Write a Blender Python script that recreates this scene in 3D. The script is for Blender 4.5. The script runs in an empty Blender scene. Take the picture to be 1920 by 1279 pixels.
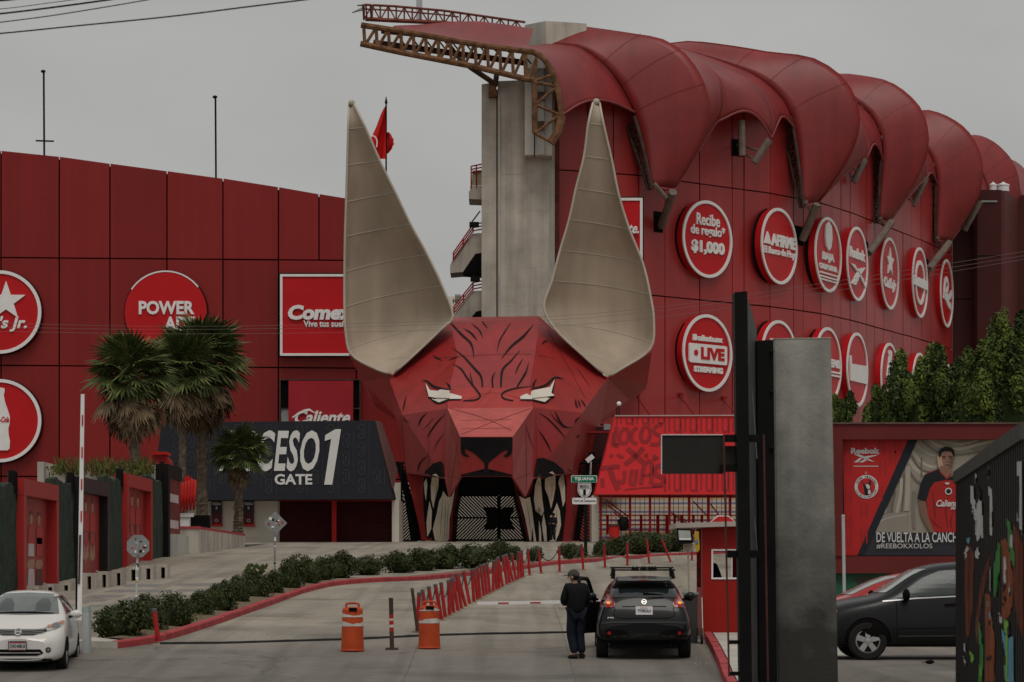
import bpy, bmesh, math, random
from mathutils import Vector, Matrix
from mathutils.bvhtree import BVHTree
rnd = random.Random(7)
S = bpy.context.scene
COL = S.collection
R = math.radians
# ---------------------------------------------------------------- camera, sky, sun, exposure
FPX, HZ, HC = 5000.0, 1082.0, 1.6          # focal length in photo pixels, horizon row, eye height
cam_d = bpy.data.cameras.new('camera')
cam = bpy.data.objects.new('camera', cam_d); COL.objects.link(cam)
cam.location = (0, 0, HC); cam.rotation_euler = (R(90), 0, 0)
cam_d.sensor_width = 36.0; cam_d.lens = FPX / 1920 * 36.0
cam_d.shift_y = (HZ - 639.5) / 1920.0
cam_d.clip_start = 0.5; cam_d.clip_end = 5000
cam_d.dof.use_dof = True; cam_d.dof.focus_distance = 95; cam_d.dof.aperture_fstop = 4.5
S.camera = cam
W = bpy.data.worlds.new('World'); S.world = W; W.use_nodes = True
nt = W.node_tree; nt.nodes.clear()
out = nt.nodes.new('ShaderNodeOutputWorld'); bg = nt.nodes.new('ShaderNodeBackground')
sky = nt.nodes.new('ShaderNodeTexSky'); sky.sky_type = 'NISHITA'; sky.sun_disc = False
sky.sun_elevation = R(60); sky.sun_rotation = R(172)
hsv = nt.nodes.new('ShaderNodeHueSaturation'); hsv.inputs['Saturation'].default_value = 0.06
mx = nt.nodes.new('ShaderNodeMix'); mx.data_type = 'RGBA'
mx.inputs[0].default_value = 0.93; mx.inputs[7].default_value = (3.80, 3.80, 3.69, 1)
# soft, large overcast cloud mottling
tcw = nt.nodes.new('ShaderNodeTexCoord'); nzw = nt.nodes.new('ShaderNodeTexNoise')
nzw.inputs['Scale'].default_value = 5.0; nzw.inputs['Detail'].default_value = 4
mpw = nt.nodes.new('ShaderNodeMapping'); mpw.inputs['Scale'].default_value = (1, 1, 2.2)
rmw = nt.nodes.new('ShaderNodeMapRange')
rmw.inputs[1].default_value = 0.3; rmw.inputs[2].default_value = 0.7; rmw.inputs[3].default_value = 0.90; rmw.inputs[4].default_value = 1.10
mulw = nt.nodes.new('ShaderNodeMix'); mulw.data_type = 'RGBA'; mulw.blend_type = 'MULTIPLY'; mulw.inputs[0].default_value = 1
nt.links.new(tcw.outputs['Generated'], mpw.inputs[0]); nt.links.new(mpw.outputs[0], nzw.inputs['Vector'])
nt.links.new(nzw.outputs[0], rmw.inputs[0])
nt.links.new(sky.outputs[0], hsv.inputs['Color']); nt.links.new(hsv.outputs[0], mx.inputs[6])
nt.links.new(mx.outputs[2], mulw.inputs[6]); nt.links.new(rmw.outputs[0], mulw.inputs[7])
# overcast skies grow brighter towards the zenith (CIE overcast law, softened)
sep = nt.nodes.new('ShaderNodeSeparateXYZ'); nt.links.new(tcw.outputs['Generated'], sep.inputs[0])
zc = nt.nodes.new('ShaderNodeMapRange'); zc.inputs[1].default_value = 0; zc.inputs[2].default_value = 1
zc.inputs[3].default_value = 0.98; zc.inputs[4].default_value = 1.3; nt.links.new(sep.outputs[2], zc.inputs[0])
mul2 = nt.nodes.new('ShaderNodeMix'); mul2.data_type = 'RGBA'; mul2.blend_type = 'MULTIPLY'; mul2.inputs[0].default_value = 1
nt.links.new(mulw.outputs[2], mul2.inputs[6]); nt.links.new(zc.outputs[0], mul2.inputs[7])
nt.links.new(mul2.outputs[2], bg.inputs['Color']); bg.inputs['Strength'].default_value = 0.1
nt.links.new(bg.outputs[0], out.inputs[0])
sun_d = bpy.data.lights.new('sun', 'SUN'); sun_d.energy = 1.15; sun_d.angle = R(28); sun_d.color = (1, .95, .88)
sun = bpy.data.objects.new('sun', sun_d); COL.objects.link(sun)
el, az = R(60), R(172)     # veiled sun high behind the camera, spread wide by the cloud
dirv = Vector((math.sin(az) * math.cos(el), math.cos(az) * math.cos(el), math.sin(el)))
sun.rotation_euler = dirv.to_track_quat('Z', 'Y').to_euler(); sun.location = (0, 0, 60)
S.view_settings.view_transform = 'Standard'; S.view_settings.look = 'None'
S.view_settings.exposure = 0.0; S.view_settings.gamma = 1.0; S.view_settings.use_curve_mapping = False
S.render.engine = 'CYCLES'
S.cycles.max_bounces = 6; S.cycles.use_denoising = True

# ---------------------------------------------------------------- helpers
def P(u, v, Y):
    """the point at depth Y that the photo shows at pixel (u, v)"""
    return Vector(((u - 960) * Y / FPX, Y, HC + (HZ - v) * Y / FPX))
_gp = [(-60, -.3), (40, -.32), (44, -.28), (47, -.19), (49, -.10), (51, .05), (53, .17), (57, .40), (66, .70), (74, .92), (80, 1.2), (86, 1.46), (92, 1.66),
       (97, 1.82), (105, 2.2), (112, 2.45), (130, 3.02), (140, 3.3), (152, 3.6), (158, 3.7), (3000, 3.7)]
def gz0(Y):
    for (a, za), (b, zb) in zip(_gp, _gp[1:]):
        if Y <= b:
            return za + (zb - za) * (Y - a) / (b - a)
    return _gp[-1][1]
def gz(X, Y):
    z = sum(gz0(Y + d) for d in (-2, -1, 0, 1, 2)) / 5
    k = min(1, max(0, (X - 4.6) / 1.0))
    if k > 0:
        flat = .11 + .006 * max(0, Y - 47) if Y < 100 else z
        if Y < 44: flat = .11
        if 90 < Y < 120:
            t = (Y - 90) / 30; flat = (.11 + .006 * 43) * (1 - t) + z * t
        elif Y >= 120: flat = z
        z = z * (1 - k) + flat * k
    return z
def G(u, v):
    """the ground point that the photo shows at pixel (u, v)"""
    lo, hi = 44.5, 158.0
    for _ in range(40):
        m = (lo + hi) / 2
        X = (u - 960) * m / FPX
        vv = HZ + (HC - gz(X, m)) * FPX / m
        if vv > v: lo = m
        else: hi = m
    X = (u - 960) * lo / FPX
    return Vector((X, lo, gz(X, lo)))
def onG(u, Y, dz=0.0):
    X = (u - 960) * Y / FPX
    return Vector((X, Y, gz(X, Y) + dz))

MATS = {}
def mat(name, col, rough=.6, var=.12, scale=.6, metal=0, bump=0, streak=0, spec=None, clear=0, emit=0, trans=0, fine=0, orand=0):
    """procedural paint: base colour broken by two scales of noise, optional vertical streaks and fine bump"""
    if name in MATS: return MATS[name]
    m = bpy.data.materials.new(name); m.use_nodes = True
    n = m.node_tree.nodes; l = m.node_tree.links
    b = n['Principled BSDF']
    b.inputs['Roughness'].default_value = rough; b.inputs['Metallic'].default_value = metal
    b.inputs['Specular IOR Level'].default_value = .16 if spec is None else spec
    if clear: b.inputs['Coat Weight'].default_value = clear; b.inputs['Coat Roughness'].default_value = .06
    geo = n.new('ShaderNodeNewGeometry')
    nz = n.new('ShaderNodeTexNoise'); nz.inputs['Scale'].default_value = scale; nz.inputs['Detail'].default_value = 6
    nz.inputs['Roughness'].default_value = .6
    l.new(geo.outputs['Position'], nz.inputs['Vector'])
    fac = nz.outputs[0]
    if streak:
        mp = n.new('ShaderNodeMapping'); mp.inputs['Scale'].default_value = (streak, streak, streak * .04)
        n2 = n.new('ShaderNodeTexNoise'); n2.inputs['Scale'].default_value = 1; n2.inputs['Detail'].default_value = 4
        l.new(geo.outputs['Position'], mp.inputs[0]); l.new(mp.outputs[0], n2.inputs['Vector'])
        av = n.new('ShaderNodeMath'); av.operation = 'ADD'; l.new(fac, av.inputs[0]); l.new(n2.outputs[0], av.inputs[1])
        hv = n.new('ShaderNodeMath'); hv.operation = 'MULTIPLY'; hv.inputs[1].default_value = .5; l.new(av.outputs[0], hv.inputs[0])
        fac = hv.outputs[0]
    mr = n.new('ShaderNodeMapRange'); mr.inputs[1].default_value = .3; mr.inputs[2].default_value = .7
    mr.inputs[3].default_value = 0; mr.inputs[4].default_value = 1; l.new(fac, mr.inputs[0])
    mix = n.new('ShaderNodeMix'); mix.data_type = 'RGBA'
    c0 = [max(0, c * (1 - var)) for c in col]; c1 = [min(1, c * (1 + var)) for c in col]
    mix.inputs[6].default_value = (*c0, 1); mix.inputs[7].default_value = (*c1, 1)
    l.new(mr.outputs[0], mix.inputs[0]); l.new(mix.outputs[2], b.inputs['Base Color'])
    if orand:      # each panel has weathered a little differently
        oi = n.new('ShaderNodeObjectInfo'); rr = n.new('ShaderNodeMapRange'); rr.inputs[3].default_value = 1 - orand; rr.inputs[4].default_value = 1 + orand; l.new(oi.outputs['Random'], rr.inputs[0])
        mu = n.new('ShaderNodeMix'); mu.data_type = 'RGBA'; mu.blend_type = 'MULTIPLY'; mu.inputs[0].default_value = 1; l.new(mix.outputs[2], mu.inputs[6]); l.new(rr.outputs[0], mu.inputs[7]); l.new(mu.outputs[2], b.inputs['Base Color'])
    if bump or fine:
        n3 = n.new('ShaderNodeTexNoise'); n3.inputs['Scale'].default_value = fine or 18; n3.inputs['Detail'].default_value = 5
        l.new(geo.outputs['Position'], n3.inputs['Vector'])
        bp = n.new('ShaderNodeBump'); bp.inputs['Strength'].default_value = bump or .2; bp.inputs['Distance'].default_value = .05
        l.new(n3.outputs[0], bp.inputs['Height']); l.new(bp.outputs[0], b.inputs['Normal'])
    if emit:
        b.inputs['Emission Color'].default_value = (*col, 1); b.inputs['Emission Strength'].default_value = emit
    if trans:
        b.inputs['Transmission Weight'].default_value = trans
    MATS[name] = m
    return m

ORG = {}
def thing(name, label, cat, loc=(0, 0, 0), group=None, rot=0.0, local=False):
    o = bpy.data.objects.new(name, None); COL.objects.link(o)
    o.empty_display_size = .3
    o.location = loc; o.rotation_euler = (0, 0, rot)
    o['label'] = label; o['category'] = cat
    if group: o['group'] = group
    ORG[o.name] = Vector((0, 0, 0)) if local else Vector(loc)
    return o
def tag(o, label=None, cat=None, group=None, kind=None):
    for k, v in (('label', label), ('category', cat), ('group', group), ('kind', kind)):
        if v: o[k] = v
    return o
def link(name, me, parent=None, org=None):
    o = bpy.data.objects.new(name, me); COL.objects.link(o)
    if parent is not None:
        o.parent = parent; ORG[o.name] = ORG[parent.name]
    else:
        ORG[o.name] = Vector(org) if org is not None else Vector((0, 0, 0))
    return o
def copy_tree(o, parent=None):
    c = o.copy(); COL.objects.link(c); c.parent = parent; ORG[c.name] = ORG[o.name]
    for ch in o.children: copy_tree(ch, c)
    return c

class MB:
    """collects shapes, then links them as one mesh object"""
    def __init__(s): s.v = []; s.f = []; s.mi = []; s.m = 0
    def add(s, vs, fs):
        b = len(s.v); s.v += [Vector(p) for p in vs]
        for f in fs: s.f.append([b + i for i in f]); s.mi.append(s.m)
        return s
    def box(s, c, size, rz=0.0, mtx=None):
        x, y, z = [d / 2 for d in size]
        vs = [Vector((a, b, d)) for a in (-x, x) for b in (-y, y) for d in (-z, z)]
        if rz: vs = [Matrix.Rotation(rz, 3, 'Z') @ p for p in vs]
        if mtx is not None: vs = [mtx @ p for p in vs]
        c = Vector(c)
        return s.add([p + c for p in vs], [(0, 1, 3, 2), (4, 6, 7, 5), (0, 4, 5, 1), (2, 3, 7, 6), (0, 2, 6, 4), (1, 5, 7, 3)])
    def bx(s, x0, x1, y0, y1, z0, z1):
        return s.box(((x0 + x1) / 2, (y0 + y1) / 2, (z0 + z1) / 2), (x1 - x0, y1 - y0, z1 - z0))
    def pbox(s, u0, v0, u1, v1, Y, d):
        """box whose front face fills the pixel rectangle at depth Y, d metres deep behind it"""
        a = P(u0, v1, Y); b = P(u1, v0, Y)
        return s.bx(a.x, b.x, Y, Y + d, a.z, b.z)
    def poly(s, pts): return s.add(pts, [list(range(len(pts)))])
    def slab(s, pts, off):
        """polygon extruded along the vector off"""
        off = Vector(off); n = len(pts)
        vs = [Vector(p) for p in pts] + [Vector(p) + off for p in pts]
        return s.add(vs, [list(range(n))[::-1], list(range(n, 2 * n))] + [(i, (i + 1) % n, n + (i + 1) % n, n + i) for i in range(n)])
    def tube(s, pts, r, n=6, cap=True):
        pts = [Vector(p) for p in pts]; rs = r if isinstance(r, (list, tuple)) else [r] * len(pts)
        rings = []; up0 = None
        for i, p in enumerate(pts):
            d = (pts[min(i + 1, len(pts) - 1)] - pts[max(i - 1, 0)])
            d = d.normalized() if d.length > 1e-9 else Vector((0, 0, 1))
            if up0 is None:
                up0 = Vector((0, 0, 1)) if abs(d.z) < .9 else Vector((1, 0, 0))
            a = d.cross(up0)
            if a.length < 1e-6: a = d.orthogonal()
            a.normalize(); b = a.cross(d).normalized(); up0 = b
            rings.append([p + (a * math.cos(2 * math.pi * k / n) + b * math.sin(2 * math.pi * k / n)) * rs[i] for k in range(n)])
        vs = [q for rg in rings for q in rg]; fs = []
        for i in range(len(pts) - 1):
            for k in range(n):
                fs.append((i * n + k, i * n + (k + 1) % n, (i + 1) * n + (k + 1) % n, (i + 1) * n + k))
        if cap: fs += [list(range(n))[::-1], [(len(pts) - 1) * n + k for k in range(n)]]
        return s.add(vs, fs)
    def lathe(s, prof, c, n=16, axis=None):
        """profile of (radius, height) turned about the z axis (or the matrix axis) at c"""
        c = Vector(c); vs = []; fs = []
        for (r, z) in prof:
            for k in range(n):
                a = 2 * math.pi * k / n; p = Vector((r * math.cos(a), r * math.sin(a), z))
                if axis is not None: p = axis @ p
                vs.append(p + c)
        for i in range(len(prof) - 1):
            for k in range(n):
                fs.append((i * n + k, i * n + (k + 1) % n, (i + 1) * n + (k + 1) % n, (i + 1) * n + k))
        fs += [list(range(n))[::-1], [(len(prof) - 1) * n + k for k in range(n)]]
        return s.add(vs, fs)
    def grid(s, rows, closed=False):
        n = len(rows[0]); vs = [p for r in rows for p in r]; fs = []
        for i in range(len(rows) - 1):
            for k in range(n - 1 + (1 if closed else 0)):
                fs.append((i * n + k, i * n + (k + 1) % n, (i + 1) * n + (k + 1) % n, (i + 1) * n + k))
        return s.add(vs, fs)
    def build(s, name, mats, parent=None, org=None, smooth=False, norm=True, tri=True, bevel=0):
        o_ = ORG[parent.name] if parent is not None else (Vector(org) if org is not None else Vector((0, 0, 0)))
        me = bpy.data.meshes.new(name)
        me.from_pydata([tuple(p - o_) for p in s.v], [], s.f)
        for m in (mats if isinstance(mats, (list, tuple)) else [mats]): me.materials.append(m)
        me.polygons.foreach_set('material_index', s.mi)
        if norm or bevel:
            bm = bmesh.new(); bm.from_mesh(me)
            if bevel:
                bmesh.ops.remove_doubles(bm, verts=bm.verts, dist=1e-5)
                bmesh.ops.bevel(bm, geom=list(bm.edges), offset=bevel, segments=2, affect='EDGES', clamp_overlap=True)
            if norm: bmesh.ops.recalc_face_normals(bm, faces=bm.faces)
            ng = [f for f in bm.faces if len(f.verts) > 4]
            if ng and tri: bmesh.ops.triangulate(bm, faces=ng)
            bm.to_mesh(me); bm.free()
        if smooth:
            me.polygons.foreach_set('use_smooth', [True] * len(me.polygons))
        o = link(name, me, parent, org)
        if parent is None: o.location = o_
        return o

def lerp(a, b, t): return a + (b - a) * t
def resample(pts, n):
    pts = [Vector(p) for p in pts]
    L = [0]
    for a, b in zip(pts, pts[1:]): L.append(L[-1] + (b - a).length)
    out = []
    for i in range(n):
        d = L[-1] * i / (n - 1); k = 0
        while k < len(L) - 2 and L[k + 1] < d: k += 1
        t = (d - L[k]) / max(1e-9, L[k + 1] - L[k])
        out.append(pts[k].lerp(pts[k + 1], min(1, max(0, t))))
    return out
def smoothpts(pts, n):
    """Catmull-Rom through pts (tuples of any length), n samples"""
    pts = [Vector(p) for p in pts]
    if len(pts) < 3: return resample(pts, n)
    q = []
    for i in range(len(pts) - 1):
        p0 = pts[max(0, i - 1)]; p1 = pts[i]; p2 = pts[i + 1]; p3 = pts[min(len(pts) - 1, i + 2)]
        for k in range(8):
            t = k / 8
            q.append(.5 * ((2 * p1) + (p2 - p0) * t + (2 * p0 - 5 * p1 + 4 * p2 - p3) * t * t + (3 * p1 - p0 - 3 * p2 + p3) * t ** 3))
    q.append(pts[-1])
    return resample(q, n)

def text2d(s, bold=0.0, shear=0.0, space=1.0, align='CENTER'):
    """text as 2-D triangles scaled to the unit box 0..1 x 0..1"""
    cu = bpy.data.curves.new('t', 'FONT'); cu.body = s; cu.size = 1; cu.offset = bold; cu.space_character = space
    cu.align_x = align; cu.resolution_u = 3; cu.fill_mode = 'FRONT'; cu.space_line = .8
    ob = bpy.data.objects.new('t', cu)
    me = bpy.data.meshes.new_from_object(ob)
    vs = [Vector((v.co.x + shear * v.co.y, v.co.y)) for v in me.vertices]; fs = [list(p.vertices) for p in me.polygons]
    bpy.data.objects.remove(ob); bpy.data.curves.remove(cu); bpy.data.meshes.remove(me)
    x0 = min(v.x for v in vs); x1 = max(v.x for v in vs); y0 = min(v.y for v in vs); y1 = max(v.y for v in vs)
    return [((v.x - x0) / (x1 - x0), (v.y - y0) / (y1 - y0)) for v in vs], fs
def text_on(mb, s, o, rx, uy, bold=.02, shear=0., depth=None, space=1.0):
    """letters filling the parallelogram at corner o, width vector rx, height vector uy; depth = vector the letters stand proud by"""
    vs, fs = text2d(s, bold, shear, space)
    o = Vector(o); rx = Vector(rx); uy = Vector(uy)
    pts = [o + rx * a + uy * b for a, b in vs]
    if depth is None: return mb.add(pts, fs)
    depth = Vector(depth); n = len(pts)
    ed = {}
    for f in fs:
        for i in range(len(f)):
            e = (f[i], f[(i + 1) % len(f)])
            ed[e] = 1
    side = [(a, b) for (a, b) in ed if (b, a) not in ed]
    return mb.add(pts + [p + depth for p in pts], [[n + i for i in f] for f in fs] + [(a, b, n + b, n + a) for a, b in side])
def text_px(mb, s, u0, v0, u1, v1, Y, **k):
    """letters filling the pixel rectangle on the plane at depth Y"""
    a = P(u0, v1, Y); b = P(u1, v0, Y)
    return text_on(mb, s, a, (b.x - a.x, 0, 0), (0, 0, b.z - a.z), **k)
def stroke2(pts, w):
    """tapered ribbon outline of a 2-D polyline; w = one width or one per point; returns quads"""
    pts = [Vector(p[:2]) for p in pts]; n = len(pts)
    ws = w if isinstance(w, (list, tuple)) else [w] * n
    if len(ws) != n:
        ws = [lerp(ws[int(i * (len(ws) - 1) / max(1, n - 1))], ws[min(len(ws) - 1, int(i * (len(ws) - 1) / max(1, n - 1)) + 1)], (i * (len(ws) - 1) / max(1, n - 1)) % 1) for i in range(n)]
    L = []; Rr = []
    for i, p in enumerate(pts):
        d = pts[min(n - 1, i + 1)] - pts[max(0, i - 1)]
        d = d.normalized() if d.length > 1e-9 else Vector((1, 0))
        q = Vector((-d.y, d.x)) * ws[i] / 2
        L.append(p + q); Rr.append(p - q)
    return [[L[i], L[i + 1], Rr[i + 1], Rr[i]] for i in range(n - 1)]
def cut_grid(polys, step):
    """2-D polygons -> vertices and faces, cut along a grid so they can be laid on a curved body"""
    bm = bmesh.new()
    for pg in polys:
        vs = [bm.verts.new((p[0], p[1], 0)) for p in pg]
        try: bm.faces.new(vs)
        except ValueError: pass
    bmesh.ops.triangulate(bm, faces=[f for f in bm.faces if len(f.verts) > 4])
    if step:
        for ax in (0, 1):
            cs = [v.co[ax] for v in bm.verts]
            lo, hi = min(cs), max(cs); k = math.ceil(lo / step)
            while k * step < hi:
                co = [0, 0, 0]; co[ax] = k * step; no = [0, 0, 0]; no[ax] = 1
                bmesh.ops.bisect_plane(bm, geom=bm.verts[:] + bm.edges[:] + bm.faces[:], plane_co=co, plane_no=no, dist=1e-6)
                k += 1
    bm.verts.index_update()
    out = [(v.co.x, v.co.y) for v in bm.verts], [[v.index for v in f.verts] for f in bm.faces]
    bm.free()
    return out
def bvh_of(objs):
    vs = []; fs = []
    for o in (objs if isinstance(objs, (list, tuple)) else [objs]):
        b = len(vs); og = ORG[o.name]
        vs += [v.co + og for v in o.data.vertices]; fs += [[b + i for i in p.vertices] for p in o.data.polygons]
    return BVHTree.FromPolygons(vs, fs)
def drape(mb, polys, ray, tree, off=.02, step=None):
    """lay 2-D polygons on a body: ray(x, y) gives origin and direction; the vertices sit off metres proud of what they meet"""
    vs, fs = cut_grid(polys, step)
    hit = []
    for (x, y) in vs:
        o, d = ray(x, y); d = d.normalized()
        loc, no, ix, dist = tree.ray_cast(o, d)
        if loc is None: hit.append(None); continue
        if no.dot(d) > 0: no = -no
        hit.append(loc + no * off)
    mb.add([h if h is not None else Vector((0, 0, -50)) for h in hit], [f for f in fs if all(hit[i] is not None for i in f)])
    return mb
def camray(u, v): return Vector((0, 0, HC)), P(u, v, 100) - Vector((0, 0, HC))
def on_plane(mb, polys, Y, off=0.0):
    for pg in polys: mb.poly([P(p[0], p[1], Y) - Vector((0, off, 0)) for p in pg])
    return mb
def circle2(cx, cy, rx, ry=None, n=28): return [(cx + rx * math.cos(2 * math.pi * i / n), cy + (ry or rx) * math.sin(2 * math.pi * i / n)) for i in range(n)]
def star2(cx, cy, r, r2=None, n=5, rot=-90):
    return [(cx + (r if i % 2 == 0 else (r2 or r * .42)) * math.cos(R(rot + i * 180 / n)), cy + (r if i % 2 == 0 else (r2 or r * .42)) * math.sin(R(rot + i * 180 / n))) for i in range(2 * n)]

# ---------------------------------------------------------------- palette
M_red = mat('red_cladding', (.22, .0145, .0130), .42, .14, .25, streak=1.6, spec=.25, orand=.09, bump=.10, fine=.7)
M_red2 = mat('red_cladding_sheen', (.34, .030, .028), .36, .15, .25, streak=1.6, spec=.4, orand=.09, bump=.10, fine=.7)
M_red_dark = mat('dark_red_cladding', (.06, .013, .012), .4, .12, .25, streak=1.0)
M_gap = mat('dark_gap', (.007, .006, .006), .9, spec=.05)
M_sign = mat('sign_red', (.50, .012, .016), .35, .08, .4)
M_white = mat('sign_white', (.78, .76, .75), .5, .05, 2)
M_conc = mat('raw_concrete', (.43, .385, .33), .9, .45, .45, streak=1.6, bump=.4)
M_concl = mat('light_concrete', (.43, .405, .36), .9, .25, .8, streak=1.5, bump=.2)
M_mem = mat('red_membrane', (.205, .0165, .0165), .45, .28, .4, spec=.42, streak=1.0, bump=.28, fine=.9)
M_rust = mat('rusty_steel', (.155, .078, .040), .85, .6, 2.2, bump=.2)
M_brown = mat('dark_brown_steel', (.07, .042, .034), .7, .4, 1.5)
M_black = mat('black_paint', (.0075, .0072, .0072), .6, .3, 2, spec=.10)
M_dogred = mat('painted_red_steel', (.295, .0185, .0185), .40, .24, .5, streak=1.1, spec=.5)
M_ear = mat('beige_fabric', (.40, .325, .25), .75, .24, .25, streak=.8)
M_mark = mat('black_marking', (.011, .010, .011), .6, .3, 1, spec=.1)
M_tooth = mat('painted_bone', (.78, .70, .57), .6, .2, 1, streak=2)
M_cream = mat('cream_render', (.66, .61, .53), .85, .08, .8, streak=1.5)
M_road = mat('road_concrete', (.42, .385, .34), .9, .12, .35, bump=.15)
M_steel = mat('grey_steel', (.30, .31, .31), .5, .2, 3, metal=.6)
M_grey = mat('grey_paint', (.42, .44, .45), .5, .1, 2)
M_glass = mat('dark_glass', (.015, .018, .02), .05, .1, 1, spec=.8)
M_green = mat('green_signboard', (.0, .18, .09), .4, .05)
M_redp = mat('bright_red_paint', (.50, .022, .018), .5, .15, 1.5)
M_kerb = mat('red_kerb_paint', (.36, .055, .06), .75, .28, 2.5, bump=.2)
# ---------------------------------------------------------------- ground, kerbs
def ground_material():
    m = bpy.data.materials.new('concrete_ground'); m.use_nodes = True
    n = m.node_tree.nodes; l = m.node_tree.links; b = n['Principled BSDF']; b.inputs['Roughness'].default_value = .92
    geo = n.new('ShaderNodeNewGeometry')
    def noise(scale, det=5, sc=(1, 1, 1)):
        mp = n.new('ShaderNodeMapping'); mp.inputs['Scale'].default_value = sc
        t = n.new('ShaderNodeTexNoise'); t.inputs['Scale'].default_value = scale; t.inputs['Detail'].default_value = det
        l.new(geo.outputs['Position'], mp.inputs[0]); l.new(mp.outputs[0], t.inputs['Vector']); return t.outputs[0]
    def ramp(x, a, c0, d, c1):
        r = n.new('ShaderNodeValToRGB'); r.color_ramp.elements[0].position = a; r.color_ramp.elements[0].color = (*c0, 1)
        r.color_ramp.elements[1].position = d; r.color_ramp.elements[1].color = (*c1, 1); l.new(x, r.inputs[0]); return r.outputs[0]
    def mul(a, c):
        x = n.new('ShaderNodeMix'); x.data_type = 'RGBA'; x.blend_type = 'MULTIPLY'; x.inputs[0].default_value = 1
        l.new(a, x.inputs[6]); l.new(c, x.inputs[7]); return x.outputs[2]
    base = ramp(noise(.22), .3, (.185, .166, .142), .7, (.240, .218, .187))
    # the older apron in front of the cable strip is greyer than the newer ramp and plaza behind it
    sx = n.new('ShaderNodeSeparateXYZ'); l.new(geo.outputs['Position'], sx.inputs[0])
    wob = n.new('ShaderNodeMath'); wob.operation = 'MULTIPLY_ADD'; wob.inputs[1].default_value = 9; l.new(noise(.15), wob.inputs[0]); l.new(sx.outputs[1], wob.inputs[2])
    mrg = n.new('ShaderNodeMapRange'); mrg.inputs[1].default_value = 54; mrg.inputs[2].default_value = 66; l.new(wob.outputs[0], mrg.inputs[0])
    base = mul(base, ramp(mrg.outputs[0], .0, (.84, .84, .86), 1, (1.46, 1.41, 1.32)))
    c = mul(base, ramp(noise(2.5, 6), .3, (.88, .88, .88), .65, (1.03, 1.03, 1.03)))
    c = mul(c, ramp(noise(.5, 4, (1.4, .12, 1)), .32, (.80, .79, .77), .55, (1, 1, 1)))   # tyre-worn lanes along the road
    c = mul(c, ramp(noise(.33, 7), .54, (1, 1, 1), .68, (.68, .67, .66)))      # old oil and water stains
    c = mul(c, ramp(noise(.9, 3, (2.2, .05, 1)), .48, (1, 1, 1), .64, (.80, .795, .79)))      # tyre marks
    c = mul(c, ramp(noise(30, 3), .35, (.9, .9, .9), .6, (1.04, 1.04, 1.04)))
    vo = n.new('ShaderNodeTexVoronoi'); vo.feature = 'DISTANCE_TO_EDGE'; vo.inputs['Scale'].default_value = .09; vo.inputs['Randomness'].default_value = 1
    dn = n.new('ShaderNodeTexNoise'); dn.inputs['Scale'].default_value = .6; dn.inputs['Detail'].default_value = 6
    ad = n.new('ShaderNodeVectorMath'); ad.operation = 'ADD'; sc = n.new('ShaderNodeVectorMath'); sc.operation = 'SCALE'; sc.inputs[3].default_value = 2.2
    l.new(geo.outputs['Position'], dn.inputs['Vector']); l.new(dn.outputs['Color'], sc.inputs[0]); l.new(sc.outputs[0], ad.inputs[0]); l.new(geo.outputs['Position'], ad.inputs[1])
    l.new(ad.outputs[0], vo.inputs['Vector'])
    c = mul(c, ramp(vo.outputs[0], .0, (.66, .64, .62), .006, (1, 1, 1)))
    l.new(c, b.inputs['Base Color'])
    bp = n.new('ShaderNodeBump'); bp.inputs['Strength'].default_value = .25; bp.inputs['Distance'].default_value = .02
    l.new(noise(14, 6), bp.inputs['Height']); l.new(bp.outputs[0], b.inputs['Normal'])
    return m
M_ground = ground_material()
xs = [-2000, -400, -120, -60, -30] + [x * 1.0 for x in range(-24, 4)] + [4 + .2 * i for i in range(9)] + [6, 7, 8, 10, 14, 20, 30, 60, 120, 400, 2000]
ys = [-60, 0, 20, 30] + [36 + i for i in range(0, 128)] + [170, 200, 300, 600, 1500, 3000]
g = MB(); g.grid([[Vector((x, y, gz(x, y))) for x in xs] for y in ys])
tag(g.build('ground', M_ground, smooth=True), 'pale worn concrete road and plaza rising to the stadium', kind='structure')

# expansion joints cut across the ramp, and the dark rubber strip
M_joint = mat('joint_filler', (.13, .12, .11), .95, .3, 4)
M_rub = mat('black_rubber', (.018, .018, .018), .8, .3, 3)
jr = bpy.data.objects.new('road_joints', None); COL.objects.link(jr); jr['kind'] = 'structure'; ORG[jr.name] = Vector((0, 0, 0))
for Y in (63, 69, 75, 81, 88, 95):
    x0, x1 = (420 + (Y - 60) * 6 - 960) * Y / FPX, 3.6
    m = MB(); m.grid([[Vector((x, Y + d, gz(x, Y + d) + .004)) for x in [lerp(x0, x1, i / 14) for i in range(15)]] for d in (-.018, .018)])
    m.build('joint', M_joint, jr)
for X in (-1.9, 1.1):
    m = MB(); m.grid([[Vector((X + d, y, gz(X + d, y) + .004)) for y in range(46, 72)] for d in (-.008, .008)])
    m.build('joint', M_joint, jr)
dr = MB()
pts = [G(u, v) for u, v in ((300, 1208), (420, 1207), (520, 1204), (660, 1200), (800, 1193), (900, 1190), (1000, 1188.5), (1070, 1187))]
pts = resample(pts, 46)
dr.tube([p + Vector((0, 0, .012 + rnd.uniform(-.004, .004))) for p in pts], .035, 5)
tag(dr.build('rubber_strip', M_rub), 'dark rubber cable strip laid across the ramp', 'cable strip')
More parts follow.
